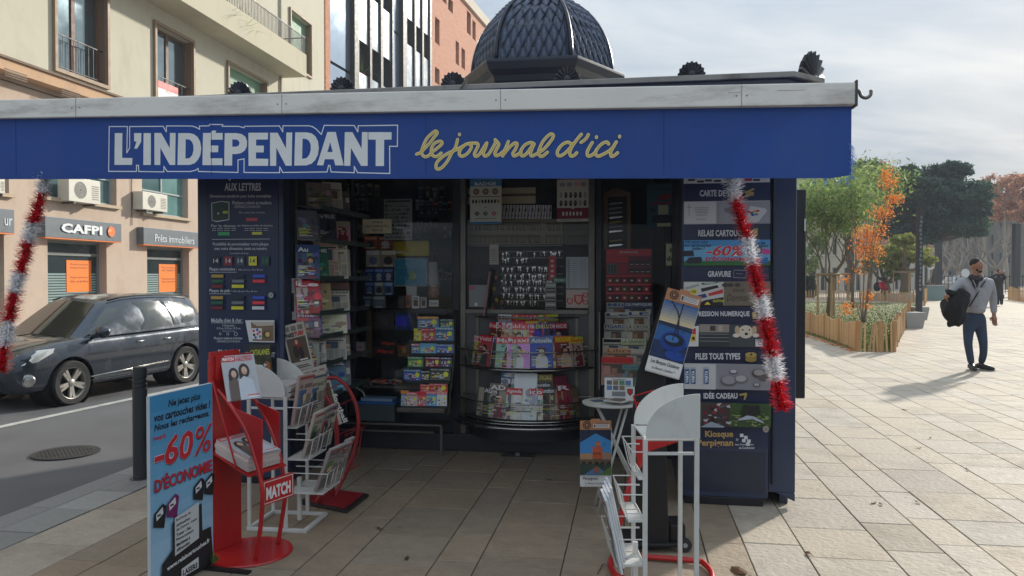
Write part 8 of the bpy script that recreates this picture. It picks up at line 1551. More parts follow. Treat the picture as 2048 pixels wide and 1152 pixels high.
def tree(name, label, base, trunk_h, r0, ln, depth, kids, spread, cols, size, per, clr, seed, col=(110, 96, 80), lean=(0, 0), group=None, gr=.12, elong=1.6, stems=1, sq=.8):
    rng = random.Random(seed); t = thing(name, label, 'tree', MT(base), group); m = MB(col); tips = []
    for s in range(stems):
        l2 = Vector((lean[0]+(rng.uniform(-.3, .3) if stems > 1 else 0), lean[1]+(rng.uniform(-.3, .3) if stems > 1 else 0), 1)).normalized(); p = Vector((rng.uniform(-.05, .05), rng.uniform(-.05, .05), 0)) if stems > 1 else Vector((0, 0, 0)); q = p+l2*trunk_h
        m.tube([p, p.lerp(q, .5)+Vector((rng.gauss(0, .04), rng.gauss(0, .04), 0)), q], [r0, r0*.8, r0*.7], 8)
        for k in range(kids+1): a = 6.28*k/(kids+1)+rng.uniform(-.4, .4); branch(m, q.lerp(p, rng.uniform(0, .25)), (l2+Vector((math.cos(a), math.sin(a), .1))*spread).normalized(), ln, r0*.55, depth, rng, tips, kids, spread, gr)
    m.build('trunk', BARK, t, smooth=True); rs = np.random.RandomState(seed); C = []
    for tp in tips:
        k = rs.poisson(per); c = rs.normal(size=(k, 3))*clr*np.array([1, 1, sq])+np.array(tp); C.append(c)
    C = np.concatenate([c for c in C if len(c)]); leafmesh('crown', C, None, size, cols, t, LEAF, elong, seed=seed); return t
GR = [(112, 138, 76), (136, 156, 90), (94, 122, 70), (152, 164, 102)]
t1 = tree('mimosa_tree', 'feathery light green tree with one thin trunk inside the wooden tree guard', G(1655, 634), 1.75, .085, 1.75, 3, 3, 1.0, GR, .085, 32, .42, 31, (104, 92, 74), (.05, 0), elong=2.6, gr=.10, sq=.6)
tree('mimosa_tree', 'second feathery green tree leaning over the top right of the lawn fence', G(1705, 618), 2.1, .09, 2.2, 3, 3, .85, GR, .095, 30, .48, 33, (104, 92, 74), (.04, 0), elong=2.6, gr=.16, sq=.6)
ORG = [(222, 132, 50), (230, 150, 64), (206, 112, 50), (224, 166, 88)]
sp = G(1727, 647); t = thing('orange_sapling', 'young multi stemmed tree with sparse orange autumn leaves at the near lawn edge', 'tree', MT(sp)); rng = random.Random(8); m = MB((126, 112, 100)); tips = []
for bx_, by_, tx, ty in ((0, 0, 1786, 345), (.05, .02, 1795, 392), (-.04, .03, 1742, 380), (.02, -.05, 1762, 372), (-.06, 0, 1700, 430), (.03, .06, 1765, 470), (-.08, -.04, 1688, 570), (.0, .04, 1728, 455), (.06, -.02, 1745, 540)):
    e = D(tx, ty, sp.y+rng.uniform(-.3, .3))-sp; b0 = Vector((bx_, by_, 0)); mid_ = b0.lerp(e, .45)+Vector((e.x*-.12, 0, e.z*.05)); P_ = catmull([b0, mid_, e], 8); m.tube(P_, [.022*(1-.75*i/len(P_)) for i in range(len(P_))], 5)
    for k in range(9):
        i = rng.randint(6, len(P_)-1); s0 = P_[i]; d = Vector((rng.uniform(-1, 1), rng.uniform(-1, 1), rng.uniform(.1, 1))).normalized(); m.tube([s0, s0+d*.14, s0+d*.26], [.006, .004, .002], 3)
m.build('trunk', BARK, t, smooth=True)
C = []; rs = np.random.RandomState(4)
for px, py, rx, rz, n in ((1778, 362, .17, .22, 260), (1770, 350, .1, .25, 160), (1790, 398, .2, .13, 260), (1768, 425, .2, .16, 300), (1750, 420, .12, .12, 80), (1735, 470, .26, .22, 520), (1745, 500, .26, .25, 420), (1722, 500, .16, .3, 260), (1716, 540, .14, .14, 70), (1690, 560, .1, .1, 40), (1692, 615, .16, .12, 130), (1735, 592, .13, .10, 130), (1730, 612, .1, .08, 70), (1700, 625, .12, .05, 60), (1760, 460, .2, .3, 160)):
    p = D(px, py, sp.y)-sp; C.append(rs.normal(size=(n, 3))*np.array([rx, .2, rz])*.8+np.array(p))
leafmesh('crown', np.concatenate(C), None, .055, ORG, t, LEAF, 1.5, seed=3)
# fallen leaves along the fence
for k in range(46):
    px = random.Random(k).uniform(1606, 1712); p = G(px, 667+(px-1606)*.35+random.Random(k+9).uniform(-1, 4)); m = MB(ORG[k % 4]); m.add([(0, 0, 0), (.07, .0, .01), (.09, .06, .03), (.02, .07, .01)], [(0, 1, 2, 3)]); o = m.build('fallen_leaf', LEAF, M=MT(p+Vector((0, 0, .006))) @ RZ(k)); tag(o, 'fallen orange leaf lying along the foot of the near paling fence', 'leaf', 'fallen leaves along the fence')
PINE = [(46, 76, 62), (62, 92, 72), (40, 64, 54), (76, 102, 80)]
def blobtree(name, label, base, cl, cols, size, col, trunk, seed, dens=260, elong=2.2, group=None, crown='crown'):
    rs = np.random.RandomState(seed); t = thing(name, label, 'tree', MT(base), group); m = MB(col); C = []; top = None
    for px, py, rx, ry in cl:
        c = D(px, py, base.y+rs.uniform(-1.5, 1.5))-base; k = base.y/F; R3 = np.array([rx*k, min(rx*k, 3.5), ry*k])
        nb = 26
        for _ in range(nb):                                   # tufts on and in the mass, not an even ball
            v = rs.normal(size=3); v /= np.linalg.norm(v); q = np.array(c)+v*R3*rs.uniform(.45, 1.0); C.append(rs.normal(size=(dens//nb*4, 3))*R3*np.array([.16, .2, .13])+q)
        trk = Vector(trunk)-base; mid_ = trk.lerp(c, .5)+Vector((0, 0, -.3)); m.tube(catmull([trk, mid_, c], 6), [.16*(1-.8*i/12) for i in range(13)], 6)
    m.tube([(0, 0, 0), tuple((Vector(trunk)-base)*.5+Vector((.1, 0, 0))), tuple(Vector(trunk)-base)], [.38, .3, .2], 9); m.build('trunk', BARK, t, smooth=True); leafmesh(crown, np.concatenate(C), None, size, cols, t, LEAF, elong, seed=seed); return t
pb = G(1866, 590); blobtree('pine_tree', 'big dark blue green pine with broad flat topped crown behind the lawn', pb, [(1790, 350, 48, 22), (1760, 372, 34, 22), (1835, 385, 50, 26), (1880, 355, 44, 26), (1905, 340, 30, 18), (1930, 385, 44, 34), (1880, 410, 60, 28), (1955, 420, 22, 26), (1820, 425, 44, 26), (1905, 450, 52, 20), (1860, 450, 30, 18), (1790, 400, 40, 22), (1800, 462, 40, 16), (1845, 478, 26, 10), (1940, 458, 34, 16), (1770, 440, 30, 20)], PINE, .21, (84, 70, 60), D(1880, 480, pb.y), 5, 900)
pb2 = G(1700, 586); blobtree('pine_tree', 'dark pine partly hidden behind the feathery green tree', pb2, [(1730, 345, 44, 26), (1700, 360, 34, 24), (1665, 385, 44, 26), (1750, 390, 40, 24), (1640, 400, 34, 20)], PINE, .17, (84, 70, 60), D(1700, 440, pb2.y), 6, 700)
YG = [(132, 146, 70), (156, 160, 80), (110, 130, 62), (146, 134, 64)]
q = G(1808, 603); blobtree('young_tree', 'small rounded yellow green tree held by wooden stakes behind the bench wall', q, [(1795, 500, 30, 20), (1825, 505, 30, 22), (1850, 520, 22, 14), (1780, 520, 24, 20), (1810, 480, 22, 12)], YG, .13, (104, 92, 74), D(1808, 540, q.y), 8, 420, 1.6)
q = G(1770, 598); blobtree('young_tree', 'dull green tree left of the yellow green one behind the seated person', q, [(1790, 545, 18, 14), (1755, 505, 22, 22), (1800, 550, 20, 10), (1740, 530, 18, 16)], GR, .13, (104, 92, 74), D(1770, 560, q.y), 9, 300, 1.8)
q = G(1625, 592); blobtree('young_tree', 'dense green tree low behind the left part of the lawn', q, [(1615, 520, 26, 30), (1640, 480, 22, 24), (1600, 460, 24, 30)], GR, .13, (96, 84, 70), D(1625, 560, q.y), 11, 300, 1.8)
RU = [(168, 118, 92), (184, 134, 104), (150, 108, 88), (194, 150, 120)]
for i, (px, Yf, cl) in enumerate(((1968, 92, [(1965, 385, 24, 34), (1985, 365, 26, 20), (1975, 420, 26, 22)]), (2010, 88, [(2010, 380, 26, 30), (2030, 365, 24, 18), (2005, 425, 26, 22), (2030, 420, 22, 20)]), (2062, 84, [(2050, 375, 26, 28), (2070, 390, 26, 36), (2050, 430, 26, 20)]))):
    p = D(px, 590, Yf); p.z = 0; blobtree('plane_tree', ('rust leaved plane tree nearest the pine', 'rust leaved plane tree in the middle of the three at the right', 'rust leaved plane tree cut off by the right picture edge')[i], p, cl, RU, .24, (150, 142, 130), D(px, 505, Yf), 40+i, 300, 1.5, 'plane trees with autumn leaves')
for i, (px, Yf, s) in enumerate(((1945, 80, 1), (1915, 84, 2), (1990, 78, 3), (1890, 88, 4))):
    p = D(px, 590, Yf); p.z = 0; rng = random.Random(s); t = thing('bare_tree', 'pale bare branched tree, %s of those in front of the grey facade' % ('second from the right', 'second from the left', 'rightmost', 'leftmost')[i], 'tree', MT(p), 'bare trees before the grey facade'); m = MB((140, 132, 122)); tips = []; m.tube([(0, 0, 0), (.1, 0, 2.2)], [.3, .22], 7)
    for k in range(4): a = 1.57*k+rng.random(); branch(m, Vector((.1, 0, 2.2)), Vector((math.cos(a)*.8, math.sin(a)*.8, .8)).normalized(), 2.4, .15, 2, rng, tips, 2, .7, .05)
    m.build('trunk', BARK, t, smooth=True)
# tree guards
def guard(px, pyb, w_, h, lab):
    g = G(px, pyb); t = thing('tree_guard', lab, 'tree guard', MT(g), 'wooden stake tree guards')
    for a in (0, 2.1, 4.2): m = MB((168, 138, 100)); m.lathe([(.045, 0), (.042, h)], 8, c=(w_*math.cos(a+.5), w_*math.sin(a+.5), 0)); m.build('stake', CH, t)
    m = MB((140, 118, 92)); m.tube([((w_+.06)*math.cos(2*math.pi*k/18), (w_+.06)*math.sin(2*math.pi*k/18), h-.06) for k in range(18)], .05, 6, closed=True); m.build('hoop', CH, t); return t
guard(1655, 634, .36, 1.72, 'three stake wooden guard round the feathery tree near the kiosk'); guard(1808, 603, .6, 1.9, 'three stake wooden guard round the small yellow green tree'); guard(1690, 600, .4, 1.8, 'pale stake guard far behind the orange sapling')
# hedge
m_ = []; rs = np.random.RandomState(2); a, b = G(1560, 597), G(1650, 597)
t = thing('clipped_hedge', 'low dark green hedge behind the far lawn fence next to the kiosk', 'hedge', MT(a)); C = rs.uniform(size=(9000, 3))*np.array([(b-a).length, 1.0, 1.5])+np.array([0, 1.5, .1]); leafmesh('foliage', C, None, .1, [(54, 70, 44), (70, 86, 52), (44, 58, 38)], t, LEAF, 1.5, seed=2); m = MB((70, 60, 48)); m.box(0, (b-a).length, 1.7, 2.3, 0, .9); m.build('stems', BARK, t)
# ------------------------------------------------------------------ background buildings
def bldg(name, label, px0, px1, pyt, Y, col, rows_, cols_, depth=14, roofc=(150, 110, 90), arch=False, wcol=(60, 64, 68), fl=3.2, roofh=.5):
    a = D(px0, 560, Y); b = D(px1, 560, Y); H_ = D(px0, pyt, Y).z; t = thing(name, label, 'building', MT((a.x, Y, 0))); w_ = b.x-a.x; hs = []; fh = H_/rows_
    for i in range(rows_):
        for j in range(cols_):
            cx = w_*(j+.5)/cols_; ww = w_/cols_*.36; hs.append([cx-ww/2, cx+ww/2, fh*i+(.1 if i == 0 else fh*.28), fh*i+fh*.82])
    mm = MB(col, RZ(-math.pi/2)); holed(mm, 0, w_, -.2, H_, hs, .35); mm.T = W
    mm.v = [tuple(RZ(0) @ Vector(v)) for v in mm.v]; mm.box(0, .3, .36, depth, -.2, H_-.01); mm.box(w_-.3, w_, .36, depth, -.2, H_-.01); mm.box(.3, w_-.3, .4, .5, -.2, H_-.02, tuple(int(q*.9) for q in col)); wl_ = mm.build('wall', RENDER, t)
    m = MB(roofc); m.box(-.4, w_+.4, -.5, depth, H_, H_+roofh); m.build('roof', RENDER, t)
    for h in hs:
        x0, x1, z0, z1 = h; m = MB(wcol); m.add([(x0, .3, z0), (x1, .3, z0), (x1, .3, z1), (x0, .3, z1)], [(0, 1, 2, 3)]); m.box((x0+x1)/2-.04, (x0+x1)/2+.04, .24, .299, z0, z1, tuple(min(255, q+70) for q in wcol)); m.box(x0-.12, x1+.12, -.08, -.002, z0-.16, z0-.01, tuple(min(255, int(q*1.06)) for q in col)); m.build('window', PLAST, t)
    return t
# holed() builds in the y-z plane facing +x: turn it to face the camera
_old = holed
def holed(mb, y0, y1, z0, z1, holes, th=.3, col=None, x=0.0):
    s = MB(col or mb.col); _old(s, y0, y1, z0, z1, holes, th, col, x)
    if mb.T != Matrix.Identity(4) and abs(mb.T[0][0]) < .1: s.v = [(p[1], -p[0], p[2]) for p in s.v]
    else: s.v = [tuple(mb.T @ Vector(v)) for v in s.v]
    b0 = len(mb.v); mb.v += s.v; mb.f += [tuple(i+b0 for i in f) for f in s.f]; mb.c += s.c
bldg('pale_building', 'pale cream building behind the feathery trees, its roof just above the leaves', 1540, 1752, 352, 78, (206, 200, 184), 4, 9, roofc=(176, 150, 130))
bldg('white_building', 'low white building with dark openings behind the seated person', 1745, 1862, 505, 84, (196, 194, 186), 1, 6, roofc=(170, 160, 150), wcol=(44, 46, 50)); bldg('grey_building', 'grey stone facade with many dark windows behind the bare trees', 1840, 2110, 392, 118, (96, 92, 86), 5, 16, roofc=(96, 92, 90), wcol=(46, 48, 52)); bldg('red_building', 'brick red building partly hidden behind the pine crown', 1800, 1876, 470, 112, (150, 110, 92), 3, 5, roofc=(120, 96, 84))
a = D(1590, 380, 66); b = D(1662, 361, 66); t = thing('roof_sign', 'white board with green capital letters just right of the kiosk top', 'sign', MT((a.x, 66, 0))); m = MB((206, 212, 208)); m.box(0, b.x-a.x, 0, .2, a.z, b.z); m.T = MT((0, -.01, 0)); m.txt('EDIT A', (b.x-a.x)*.11, a.z+.15, (b.x-a.x)*.8, b.z-a.z-.35, (60, 130, 110), .02); m.build('board', PLAST, t)
m = MB((80, 80, 80)); m.box(.3, .42, .05, .15, 0, a.z); m.box(b.x-a.x-.42, b.x-a.x-.3, .05, .15, 0, a.z); m.build('posts', PLAST, t, kind='stuff')
# iron railing before the grey facade
a, b = G(1880, 586), G(2070, 588); t = thing('iron_railing', 'long dark iron railing in front of the grey facade', 'railing', MT(a)); L_ = (b-a).length; an2 = math.atan2(b.y-a.y, b.x-a.x); m = MB((36, 36, 38), RZ(an2)); m.box(0, L_, 0, .05, 1.5, 1.56); m.box(0, L_, 0, .05, .2, .26); x = 0
while x < L_: m.box(x, x+.05, 0, .05, 0, 1.7); x += .32
m.build('bars', BLACKM, t, kind='stuff')
for i, (px, py, c, an3) in enumerate(((2012, 588, (200, 200, 200), .1), (2045, 589, (176, 180, 184), .05), (1975, 586, (90, 40, 40), .0))):
    g = G(px, py); make_car(('small white car parked beyond the railing, left of the silver one', 'silver car parked beyond the railing at the right picture edge', 'dark red car parked behind the walking man')[i], MT(g+Vector((0, 6, 0))) @ RZ(an3) @ Matrix.Scale(.95, 4), c, False, 'cars parked far beyond the railing')
for i, (px, py) in enumerate(((1861, 531), (1930, 546))):
    g = D(px, py, 60); t = thing('road_sign_disc', ('white round sign disc on a thin pole behind the lamp pillar', 'grey round sign on a thin pole left of the walking man')[i], 'road sign', MT((g.x, 60, 0))); m = MB((120, 124, 126)); m.tube([(0, 0, 0), (0, 0, g.z+.3)], .04, 6); m.build('pole', PAINT, t); m = MB((206, 208, 210), MT((0, -.05, g.z)) @ RX(math.pi/2)); m.lathe([(.34, -.01), (.34, .01)], 18); m.build('disc', PAINT, t)
# leaves and litter on the near paving
for k, (px, py) in enumerate(((1478, 1143), (1860, 877), (1809, 820), (1935, 940), (1762, 1010), (1748, 1006), (1616, 1108), (1836, 1005), (813, 1118), (1838, 896), (1100, 960), (760, 1058))):
    p = G(px, py, .004); m = MB(((110, 80, 54), (84, 64, 48), (96, 70, 46))[k % 3]); s = .07 if k == 0 else random.Random(k).uniform(.02, .035); r = random.Random(k)
    m.add([(-s, 0, .004), (-s*.4, -s*.45, .0), (s*.5, -s*.5, .006), (s, 0, .012), (s*.4, s*.5, .004), (-s*.5, s*.4, .01), (0, 0, .001+s*.15)], [(0, 1, 6), (1, 2, 6), (2, 3, 6), (3, 4, 6), (4, 5, 6), (5, 0, 6)]); m.tube([(s, 0, .012), (s*1.5, s*.2, .006)], .0015, 3)
    tag(m.build('dry_leaf', LEAF, M=MT(p) @ RZ(r.uniform(0, 6))), 'large curled brown leaf at the bottom edge right of the near white rack' if k == 0 else 'small dry leaf scattered on the near paving', 'leaf', None if k == 0 else 'small dry leaves on the paving')
# ================================================================== PEOPLE
def skinned(name, J, E_, mt, parent, sub=2, smooth=True):
    keys = list(J); me = bpy.data.meshes.new(name); me.from_pydata([J[k][0] for k in keys], [(keys.index(a), keys.index(b)) for a, b in E_], []); ob = bpy.data.objects.new(name, me); COL.objects.link(ob); md = ob.modifiers.new('s', 'SKIN'); md.use_smooth_shade = True
    for i, k in enumerate(keys): r = J[k][1]; me.skin_vertices[0].data[i].radius = r if isinstance(r, tuple) else (r, r)
    me.skin_vertices[0].data[0].use_root = True; sb = ob.modifiers.new('d', 'SUBSURF'); sb.levels = sub; sb.render_levels = sub; bpy.context.view_layer.update()
    nm = bpy.data.meshes.new_from_object(ob.evaluated_get(bpy.context.evaluated_depsgraph_get())); bpy.data.objects.remove(ob); nm.materials.clear(); nm.materials.append(mt); nm.name = name; o = bpy.data.objects.new(name, nm); COL.objects.link(o); o.parent = parent; return o
def cloth(name, col, **k): return mat(name, col, .9, 0, .15, 9, .4, 60, .004, **k)
gW = G(1944, 741); YW = gW.y; I2 = MT(gW).inverted(); pv = lambda px, py, dy=0: I2 @ D(px, py, YW+dy)
wk = thing('person', 'man in grey cardigan and blue jeans walking with a black coat over his arm', 'person', MT(gW))
SKM = mat('brown_skin', (150, 106, 82), .5, 0, .06, 12)
Jb = {'pel': (pv(1949, 636), .06), 'wst': (pv(1949, 615), .09), 'chs': (pv(1950, 577), .11), 'nkb': (pv(1951, 557), .075), 'nk': (pv(1952, 549), .06), 'hd': (pv(1953, 535), .08), 'hdt': (pv(1953, 525), .06),
      'shr': (pv(1921, 565), .06), 'elr': (pv(1901, 584, -.05), .045), 'wrr': (pv(1894, 592, -.22), .035), 'shl': (pv(1979, 565), .06), 'ell': (pv(1986, 596, .02), .045), 'wrl': (pv(1988, 629, -.02), .032), 'hnl': (pv(1988, 636, -.03), .033),
      'hpr': (pv(1940, 646), .07), 'knr': (pv(1936, 687, -.05), .04), 'anr': (pv(1943, 727, 0), .035), 'hpl': (pv(1960, 646), .07), 'knl': (pv(1967, 689, -.08), .04), 'anl': (pv(1962, 726, .12), .035)}
Eb = [('pel', 'wst'), ('wst', 'chs'), ('chs', 'nkb'), ('nkb', 'nk'), ('nk', 'hd'), ('hd', 'hdt'), ('chs', 'shr'), ('shr', 'elr'), ('elr', 'wrr'), ('chs', 'shl'), ('shl', 'ell'), ('ell', 'wrl'), ('wrl', 'hnl'), ('pel', 'hpr'), ('hpr', 'knr'), ('knr', 'anr'), ('pel', 'hpl'), ('hpl', 'knl'), ('knl', 'anl')]
skinned('body', Jb, Eb, SKM, wk)
# hands with fingers
def hand(name, w0, dr_, side, parent, mt, sc=1.0, curl=.5):
    m = MB(); d = dr_.normalized(); a = d.cross(Vector((0, 1, 0))).normalized(); b = d.cross(a)
    P_ = w0+d*.05*sc; m.tube([w0-d*.01, w0+d*.02*sc, P_, w0+d*.085*sc], [.022*sc, .032*sc, .038*sc, .034*sc], 8)
    for i, (o, l) in enumerate(((-.028, .068), (-.010, .078), (.010, .074), (.028, .058))):
        s = w0+d*.085*sc+a*o*sc; k1 = s+d*l*.45*sc+b*.004; k2 = k1+(d+b*curl).normalized()*l*.35*sc; k3 = k2+(d+b*curl*2.2).normalized()*l*.25*sc; m.tube([s-d*.02*sc, s, k1, k2, k3], [.010*sc, .010*sc, .0092*sc, .0085*sc, .006*sc], 6)
    s = w0+d*.03*sc+a*side*.03*sc; m.tube([s, s+(d*.5+a*side*.8).normalized()*.035*sc, s+(d*.8+a*side*.6+b*.4).normalized()*.07*sc], [.013*sc, .011*sc, .008*sc], 6); return m.build(name, mt, parent, smooth=True)
hand('hand', pv(1988, 631, -.02), (pv(1989, 648, -.05)-pv(1988, 631, -.02)), -1, wk, SKM, 1.15); hand('hand', pv(1895, 593, -.22), (pv(1889, 595, -.32)-pv(1895, 593, -.22)), 1, wk, SKM, 1.0, .8)
JN = {'p': (pv(1949, 633), (.18, .14)), 'w': (pv(1949, 616), (.17, .13)), 'hr': (pv(1937, 652), .10), 'kr': (pv(1936, 687, -.05), .068), 'cr': (pv(1939, 706, -.01), .062), 'ar': (pv(1943, 729, .0), .055), 'hl': (pv(1961, 652), .10), 'kl': (pv(1967, 689, -.08), .068), 'cl': (pv(1967, 708, .02), .062), 'al': (pv(1962, 727, .12), .055)}
skinned('jeans', JN, [('p', 'w'), ('p', 'hr'), ('hr', 'kr'), ('kr', 'cr'), ('cr', 'ar'), ('p', 'hl'), ('hl', 'kl'), ('kl', 'cl'), ('cl', 'al')], cloth('blue_denim', (44, 60, 82)), wk)
KN = cloth('grey_knit', (150, 150, 154)); JC = {'b': (pv(1950, 596), (.21, .15)), 'w': (pv(1949, 629), (.20, .155)), 'c': (pv(1950, 573), (.23, .15)), 'n': (pv(1951, 559), (.13, .09)), 'sr': (pv(1922, 565), .09), 'er': (pv(1902, 584, -.05), .066), 'wr': (pv(1895, 592, -.19), .052), 'sl': (pv(1979, 565), .09), 'el': (pv(1986, 596, .02), .068), 'wl': (pv(1988, 628, -.02), .048)}
skinned('cardigan', JC, [('b', 'w'), ('b', 'c'), ('c', 'n'), ('c', 'sr'), ('sr', 'er'), ('er', 'wr'), ('c', 'sl'), ('sl', 'el'), ('el', 'wl')], KN, wk)
fr_ = -.155
def patch(name, pts, col, dy, mt_='cotton'):
    m = MB(col); P_ = [pv(x, y, dy) for x, y in pts]; m.prism([tuple(p) for p in P_], (0, .02, 0)); return m.build(name, mat('dark_cotton', None, .85, 0, .15, 12), wk)
patch('shirt', [(1943, 557), (1948, 551), (1960, 551), (1957, 567), (1953, 585), (1946, 571)], (58, 50, 58), -.15)
m = MB((34, 30, 36)); m.tube([pv(1941, 555, -.06), pv(1944, 558, -.12), pv(1952, 562, -.15), pv(1961, 558, -.12), pv(1964, 554, -.05), pv(1958, 549, .06), pv(1946, 550, .06)], .034, 8, closed=True); m.build('scarf', mat('dark_cotton'), wk, smooth=True)
m = MB((30, 28, 30)); m.tube([pv(1974, 557, -.08), pv(1967, 567, -.165), pv(1957, 583, -.175), pv(1947, 600, -.17), pv(1938, 614, -.16)], .010, 6); m.build('bag_strap', mat('dark_cotton'), wk, smooth=True)
m = MB((190, 190, 192)); m.tube([pv(1944, 556, -.13), pv(1950, 568, -.18), pv(1955, 584, -.175), pv(1955, 620, -.16)], .007, 5); m.tube([pv(1962, 556, -.12), pv(1959, 568, -.18), pv(1955, 584, -.175)], .007, 5); m.build('cardigan_edging', KN, wk)
for y in (592, 602, 612): m = MB((40, 36, 38)); c = pv(1954, y, -.165); m.T = MT(c) @ RX(math.pi/2); m.lathe([(.012, -.003), (.012, .004)], 8); m.build('button', PLAST, wk)
# head details
hc = pv(1953, 532); yaw = rad(28); HM = MT(hc) @ RZ(yaw)
m = MB(T=HM); m.blob((0, 0, .005), (.078, .098, .118), n=20, m=14); m.blob((0, -.088, -.012), (.013, .022, .026), n=8, m=6); m.blob((.079, .01, -.005), (.012, .022, .032), n=8, m=6); m.blob((-.079, .01, -.005), (.012, .022, .032), n=8, m=6); m.blob((0, -.04, -.075), (.05, .055, .04), n=10, m=8); m.build('head', SKM, wk, smooth=True)
m = MB((24, 20, 20), HM); m.blob((0, .016, .046), (.081, .096, .088), n=16, m=12); hr_ = m.build('hair', mat('short_dark_hair', None, .8, 0, .2, 40, .4, 120), wk, smooth=True)
m = MB((30, 24, 24), HM); m.blob((0, -.056, -.088), (.044, .036, .026), n=12, m=8); m.blob((.046, -.03, -.06), (.018, .03, .036), n=8, m=6); m.blob((-.046, -.03, -.06), (.018, .03, .036), n=8, m=6); m.build('beard', MATS['short_dark_hair'], wk, smooth=True)
m = MB((220, 214, 206), HM)
for s in (-1, 1): m.blob((s*.030, -.089, .012), (.013, .006, .006), n=8, m=6); m.blob((s*.030, -.094, .012), (.006, .003, .006), (20, 14, 12), n=8, m=6); m.blob((s*.031, -.093, .033), (.019, .006, .004), (24, 18, 16), n=8, m=4)
m.blob((0, -.100, -.052), (.022, .008, .006), (130, 70, 66), n=8, m=4); m.build('face_features', PLAST, wk)
# shoes
def shoe(px, py, dy, toe, parent, col=(30, 30, 32), s=1.0):
    a = pv(px, py, dy); a.z = .045; m = MB(col); d = Vector((toe[0], toe[1], 0)).normalized(); m.tube([a-d*.09*s+Vector((0, 0, .01)), a-d*.03*s+Vector((0, 0, .03)), a+d*.06*s+Vector((0, 0, .01)), a+d*.15*s-Vector((0, 0, .005)), a+d*.20*s-Vector((0, 0, .01))], [.035*s, .055*s, .05*s, .042*s, .02*s], 10); m.box(-.0, .0001, 0, .0001, 0, .0001); sh2 = m.build('shoe', mat('black_leather', None, .5, 0, .1, 8), parent, smooth=True)
    m = MB((150, 148, 142)); n2 = Vector((-d.y, d.x, 0))*.042*s; p0, p1 = a-d*.12*s, a+d*.21*s; m.prism([tuple((p0-n2).to_2d())+(.003,), tuple((p1-n2*.6).to_2d())+(.003,), tuple((p1+n2*.6).to_2d())+(.003,), tuple((p0+n2).to_2d())+(.003,)], (0, 0, .014)); m.build('sole', PLAST, sh2)
shoe(1943, 735, -.02, (-.25, -1), wk); shoe(1963, 733, .06, (.6, -.8), wk)
# coat over the arm
rows = []; rng = random.Random(6); cc0 = pv(1917, 613, -.2)
for i in range(13):
    t_ = i/12; ph = math.pi*t_; row = []
    for k in range(18):
        a = 2*math.pi*k/18; y_ = 580+70*t_; cx_ = 1921-14*math.sin(t_*2.2)+4*math.sin(t_*9); rx_ = (7+15*math.sin(ph)**.7)*(1+.20*math.sin(3*a+t_*5)+.14*math.sin(7*a+1.7*t_*6)); c = pv(cx_, y_, -.2); row.append((c.x+rx_/F*YW*math.cos(a), c.y+.12*math.sin(a)*(.4+math.sin(ph))*(1+.3*math.sin(5*a+t_*4)), c.z+.03*math.sin(2*a+t_*7)))
    rows.append(row+[row[0]])
m = MB((16, 16, 18)); m.grid(rows, flip=False); m.add(rows[0][:-1], [tuple(range(18))]); m.add(rows[-1][:-1], [tuple(range(18))])
for a, b in (((1900, 605), (1893, 617)), ((1905, 640), (1899, 650)), ((1910, 590), (1895, 583))): m.tube([pv(*a, -.2), pv(*b, -.22), pv(b[0]-1, b[1]+4, -.22)], [.07, .045, .02], 8)
tag(m.build('coat', cloth('black_coat_cloth', (14, 14, 16)), M=MT(gW), smooth=True), 'black padded coat carried over the walking mans right forearm', 'coat')
# second person far behind
g2_ = G(1999, 612); t = thing('person', 'person in dark clothes with both hands raised to the face far behind the walking man', 'person', MT(g2_)); I3 = MT(g2_).inverted(); qv = lambda px, py, dy=0: I3 @ D(px, py, g2_.y+dy)
J = {'p': (qv(1999, 583), .16), 'c': (qv(1998, 565), .2), 'n': (qv(1998, 555), .09), 'h': (qv(1999, 545), .10), 'sr': (qv(1990, 557), .1), 'er': (qv(1980, 556, -.2), .08), 'wr': (qv(1995, 548, -.3), .06), 'sl': (qv(2005, 557), .1), 'el': (qv(2011, 556, -.2), .08), 'wl': (qv(2004, 547, -.3), .06), 'kr': (qv(1995, 596), .1), 'ar': (qv(1996, 610), .07), 'kl': (qv(2003, 597), .1), 'al': (qv(2003, 610), .07)}
skinned('body', J, [('p', 'c'), ('c', 'n'), ('n', 'h'), ('c', 'sr'), ('sr', 'er'), ('er', 'wr'), ('c', 'sl'), ('sl', 'el'), ('el', 'wl'), ('p', 'kr'), ('kr', 'ar'), ('p', 'kl'), ('kl', 'al')], cloth('dark_clothes', (34, 34, 38)), t)
m = MB((130, 96, 80)); c = qv(1999, 544, -.05); m.blob(c, (.10, .12, .14), n=12, m=8); m.blob((c.x-.12, c.y-.2, c.z-.02), (.05, .05, .08), n=8, m=6); m.blob((c.x+.12, c.y-.2, c.z-.02), (.05, .05, .08), n=8, m=6); hd = m.build('head', SKM, t, smooth=True); m = MB((60, 50, 48)); m.blob((c.x, c.y+.03, c.z+.05), (.11, .12, .11), n=12, m=8); m.build('hair', MATS['short_dark_hair'], hd, smooth=True)
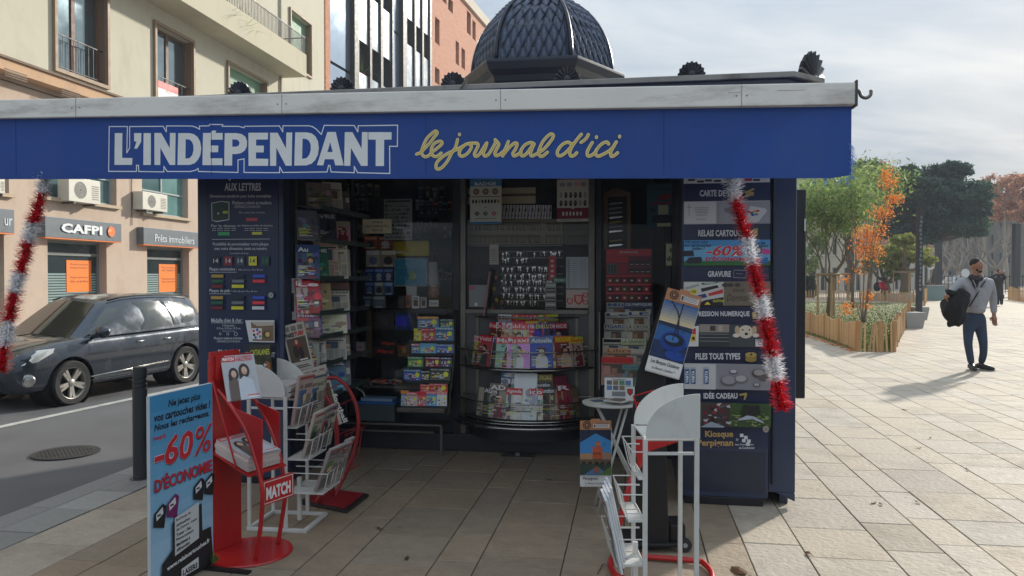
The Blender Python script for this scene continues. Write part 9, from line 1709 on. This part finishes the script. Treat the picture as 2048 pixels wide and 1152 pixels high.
# seated person
g3 = G(1766, 603); g3.y += 1.2; g3.z = 0; t = thing('person', 'person in a red jacket sitting bent forward on the low wall beyond the lawn', 'person', MT(g3)); I4 = MT(g3).inverted(); sv = lambda px, py, dy=0: I4 @ D(px, py, g3.y+dy)
J = {'p': (sv(1762, 579), .20), 'c': (sv(1763, 571), .22), 'n': (sv(1766, 564), .1), 'sr': (sv(1759, 567), .1), 'er': (sv(1762, 576, -.3), .09), 'wr': (sv(1772, 579, -.3), .07), 'sl': (sv(1769, 567), .1), 'el': (sv(1771, 575, -.3), .09), 'wl': (sv(1776, 579, -.3), .07)}
skinned('jacket', J, [('p', 'c'), ('c', 'n'), ('c', 'sr'), ('sr', 'er'), ('er', 'wr'), ('c', 'sl'), ('sl', 'el'), ('el', 'wl')], cloth('red_jacket', (176, 30, 50)), t)
J = {'p': (sv(1763, 581), .16), 'a': (sv(1775, 581, -.1), .11), 'b': (sv(1777, 590, -.2), .09), 'c': (sv(1778, 600, -.2), .08), 'd': (sv(1770, 582, -.3), .11), 'e': (sv(1772, 592, -.4), .09), 'f': (sv(1772, 601, -.4), .08)}
skinned('trousers', J, [('p', 'a'), ('a', 'b'), ('b', 'c'), ('p', 'd'), ('d', 'e'), ('e', 'f')], cloth('dark_clothes', (34, 34, 38)), t)
m = MB((60, 40, 34)); c = sv(1770, 561, -.1); m.blob(c, (.12, .13, .15), n=12, m=8); m.build('body', mat('dark_skin', (80, 56, 46), .5), t, smooth=True); m = MB((20, 18, 18)); m.blob((c.x, c.y+.02, c.z+.04), (.13, .14, .13), n=12, m=8); m.build('hair', MATS['short_dark_hair'], t, smooth=True)
m = MB((30, 30, 34)); m.blob(sv(1754, 574, .1), (.22, .2, .32), n=10, m=8); tag(m.build('backpack', cloth('dark_clothes', (34, 34, 38)), M=MT(g3), smooth=True), 'dark rucksack on the back of the seated person in red', 'backpack')
# ================================================================== AIR
hz = bpy.data.materials.new('haze'); hz.use_nodes = True; t = hz.node_tree; t.nodes.clear(); o = t.nodes.new('ShaderNodeOutputMaterial'); v = t.nodes.new('ShaderNodeVolumePrincipled')
v.inputs['Color'].default_value = (.86, .92, 1, 1); v.inputs['Density'].default_value = .0011; v.inputs['Anisotropy'].default_value = 0.0; t.links.new(v.outputs[0], o.inputs['Volume'])
m = MB(); m.box(-130, 190, -70, 205, -1.2, 34); m.build('haze', hz, kind='stuff')
SC.cycles.volume_bounces = 0
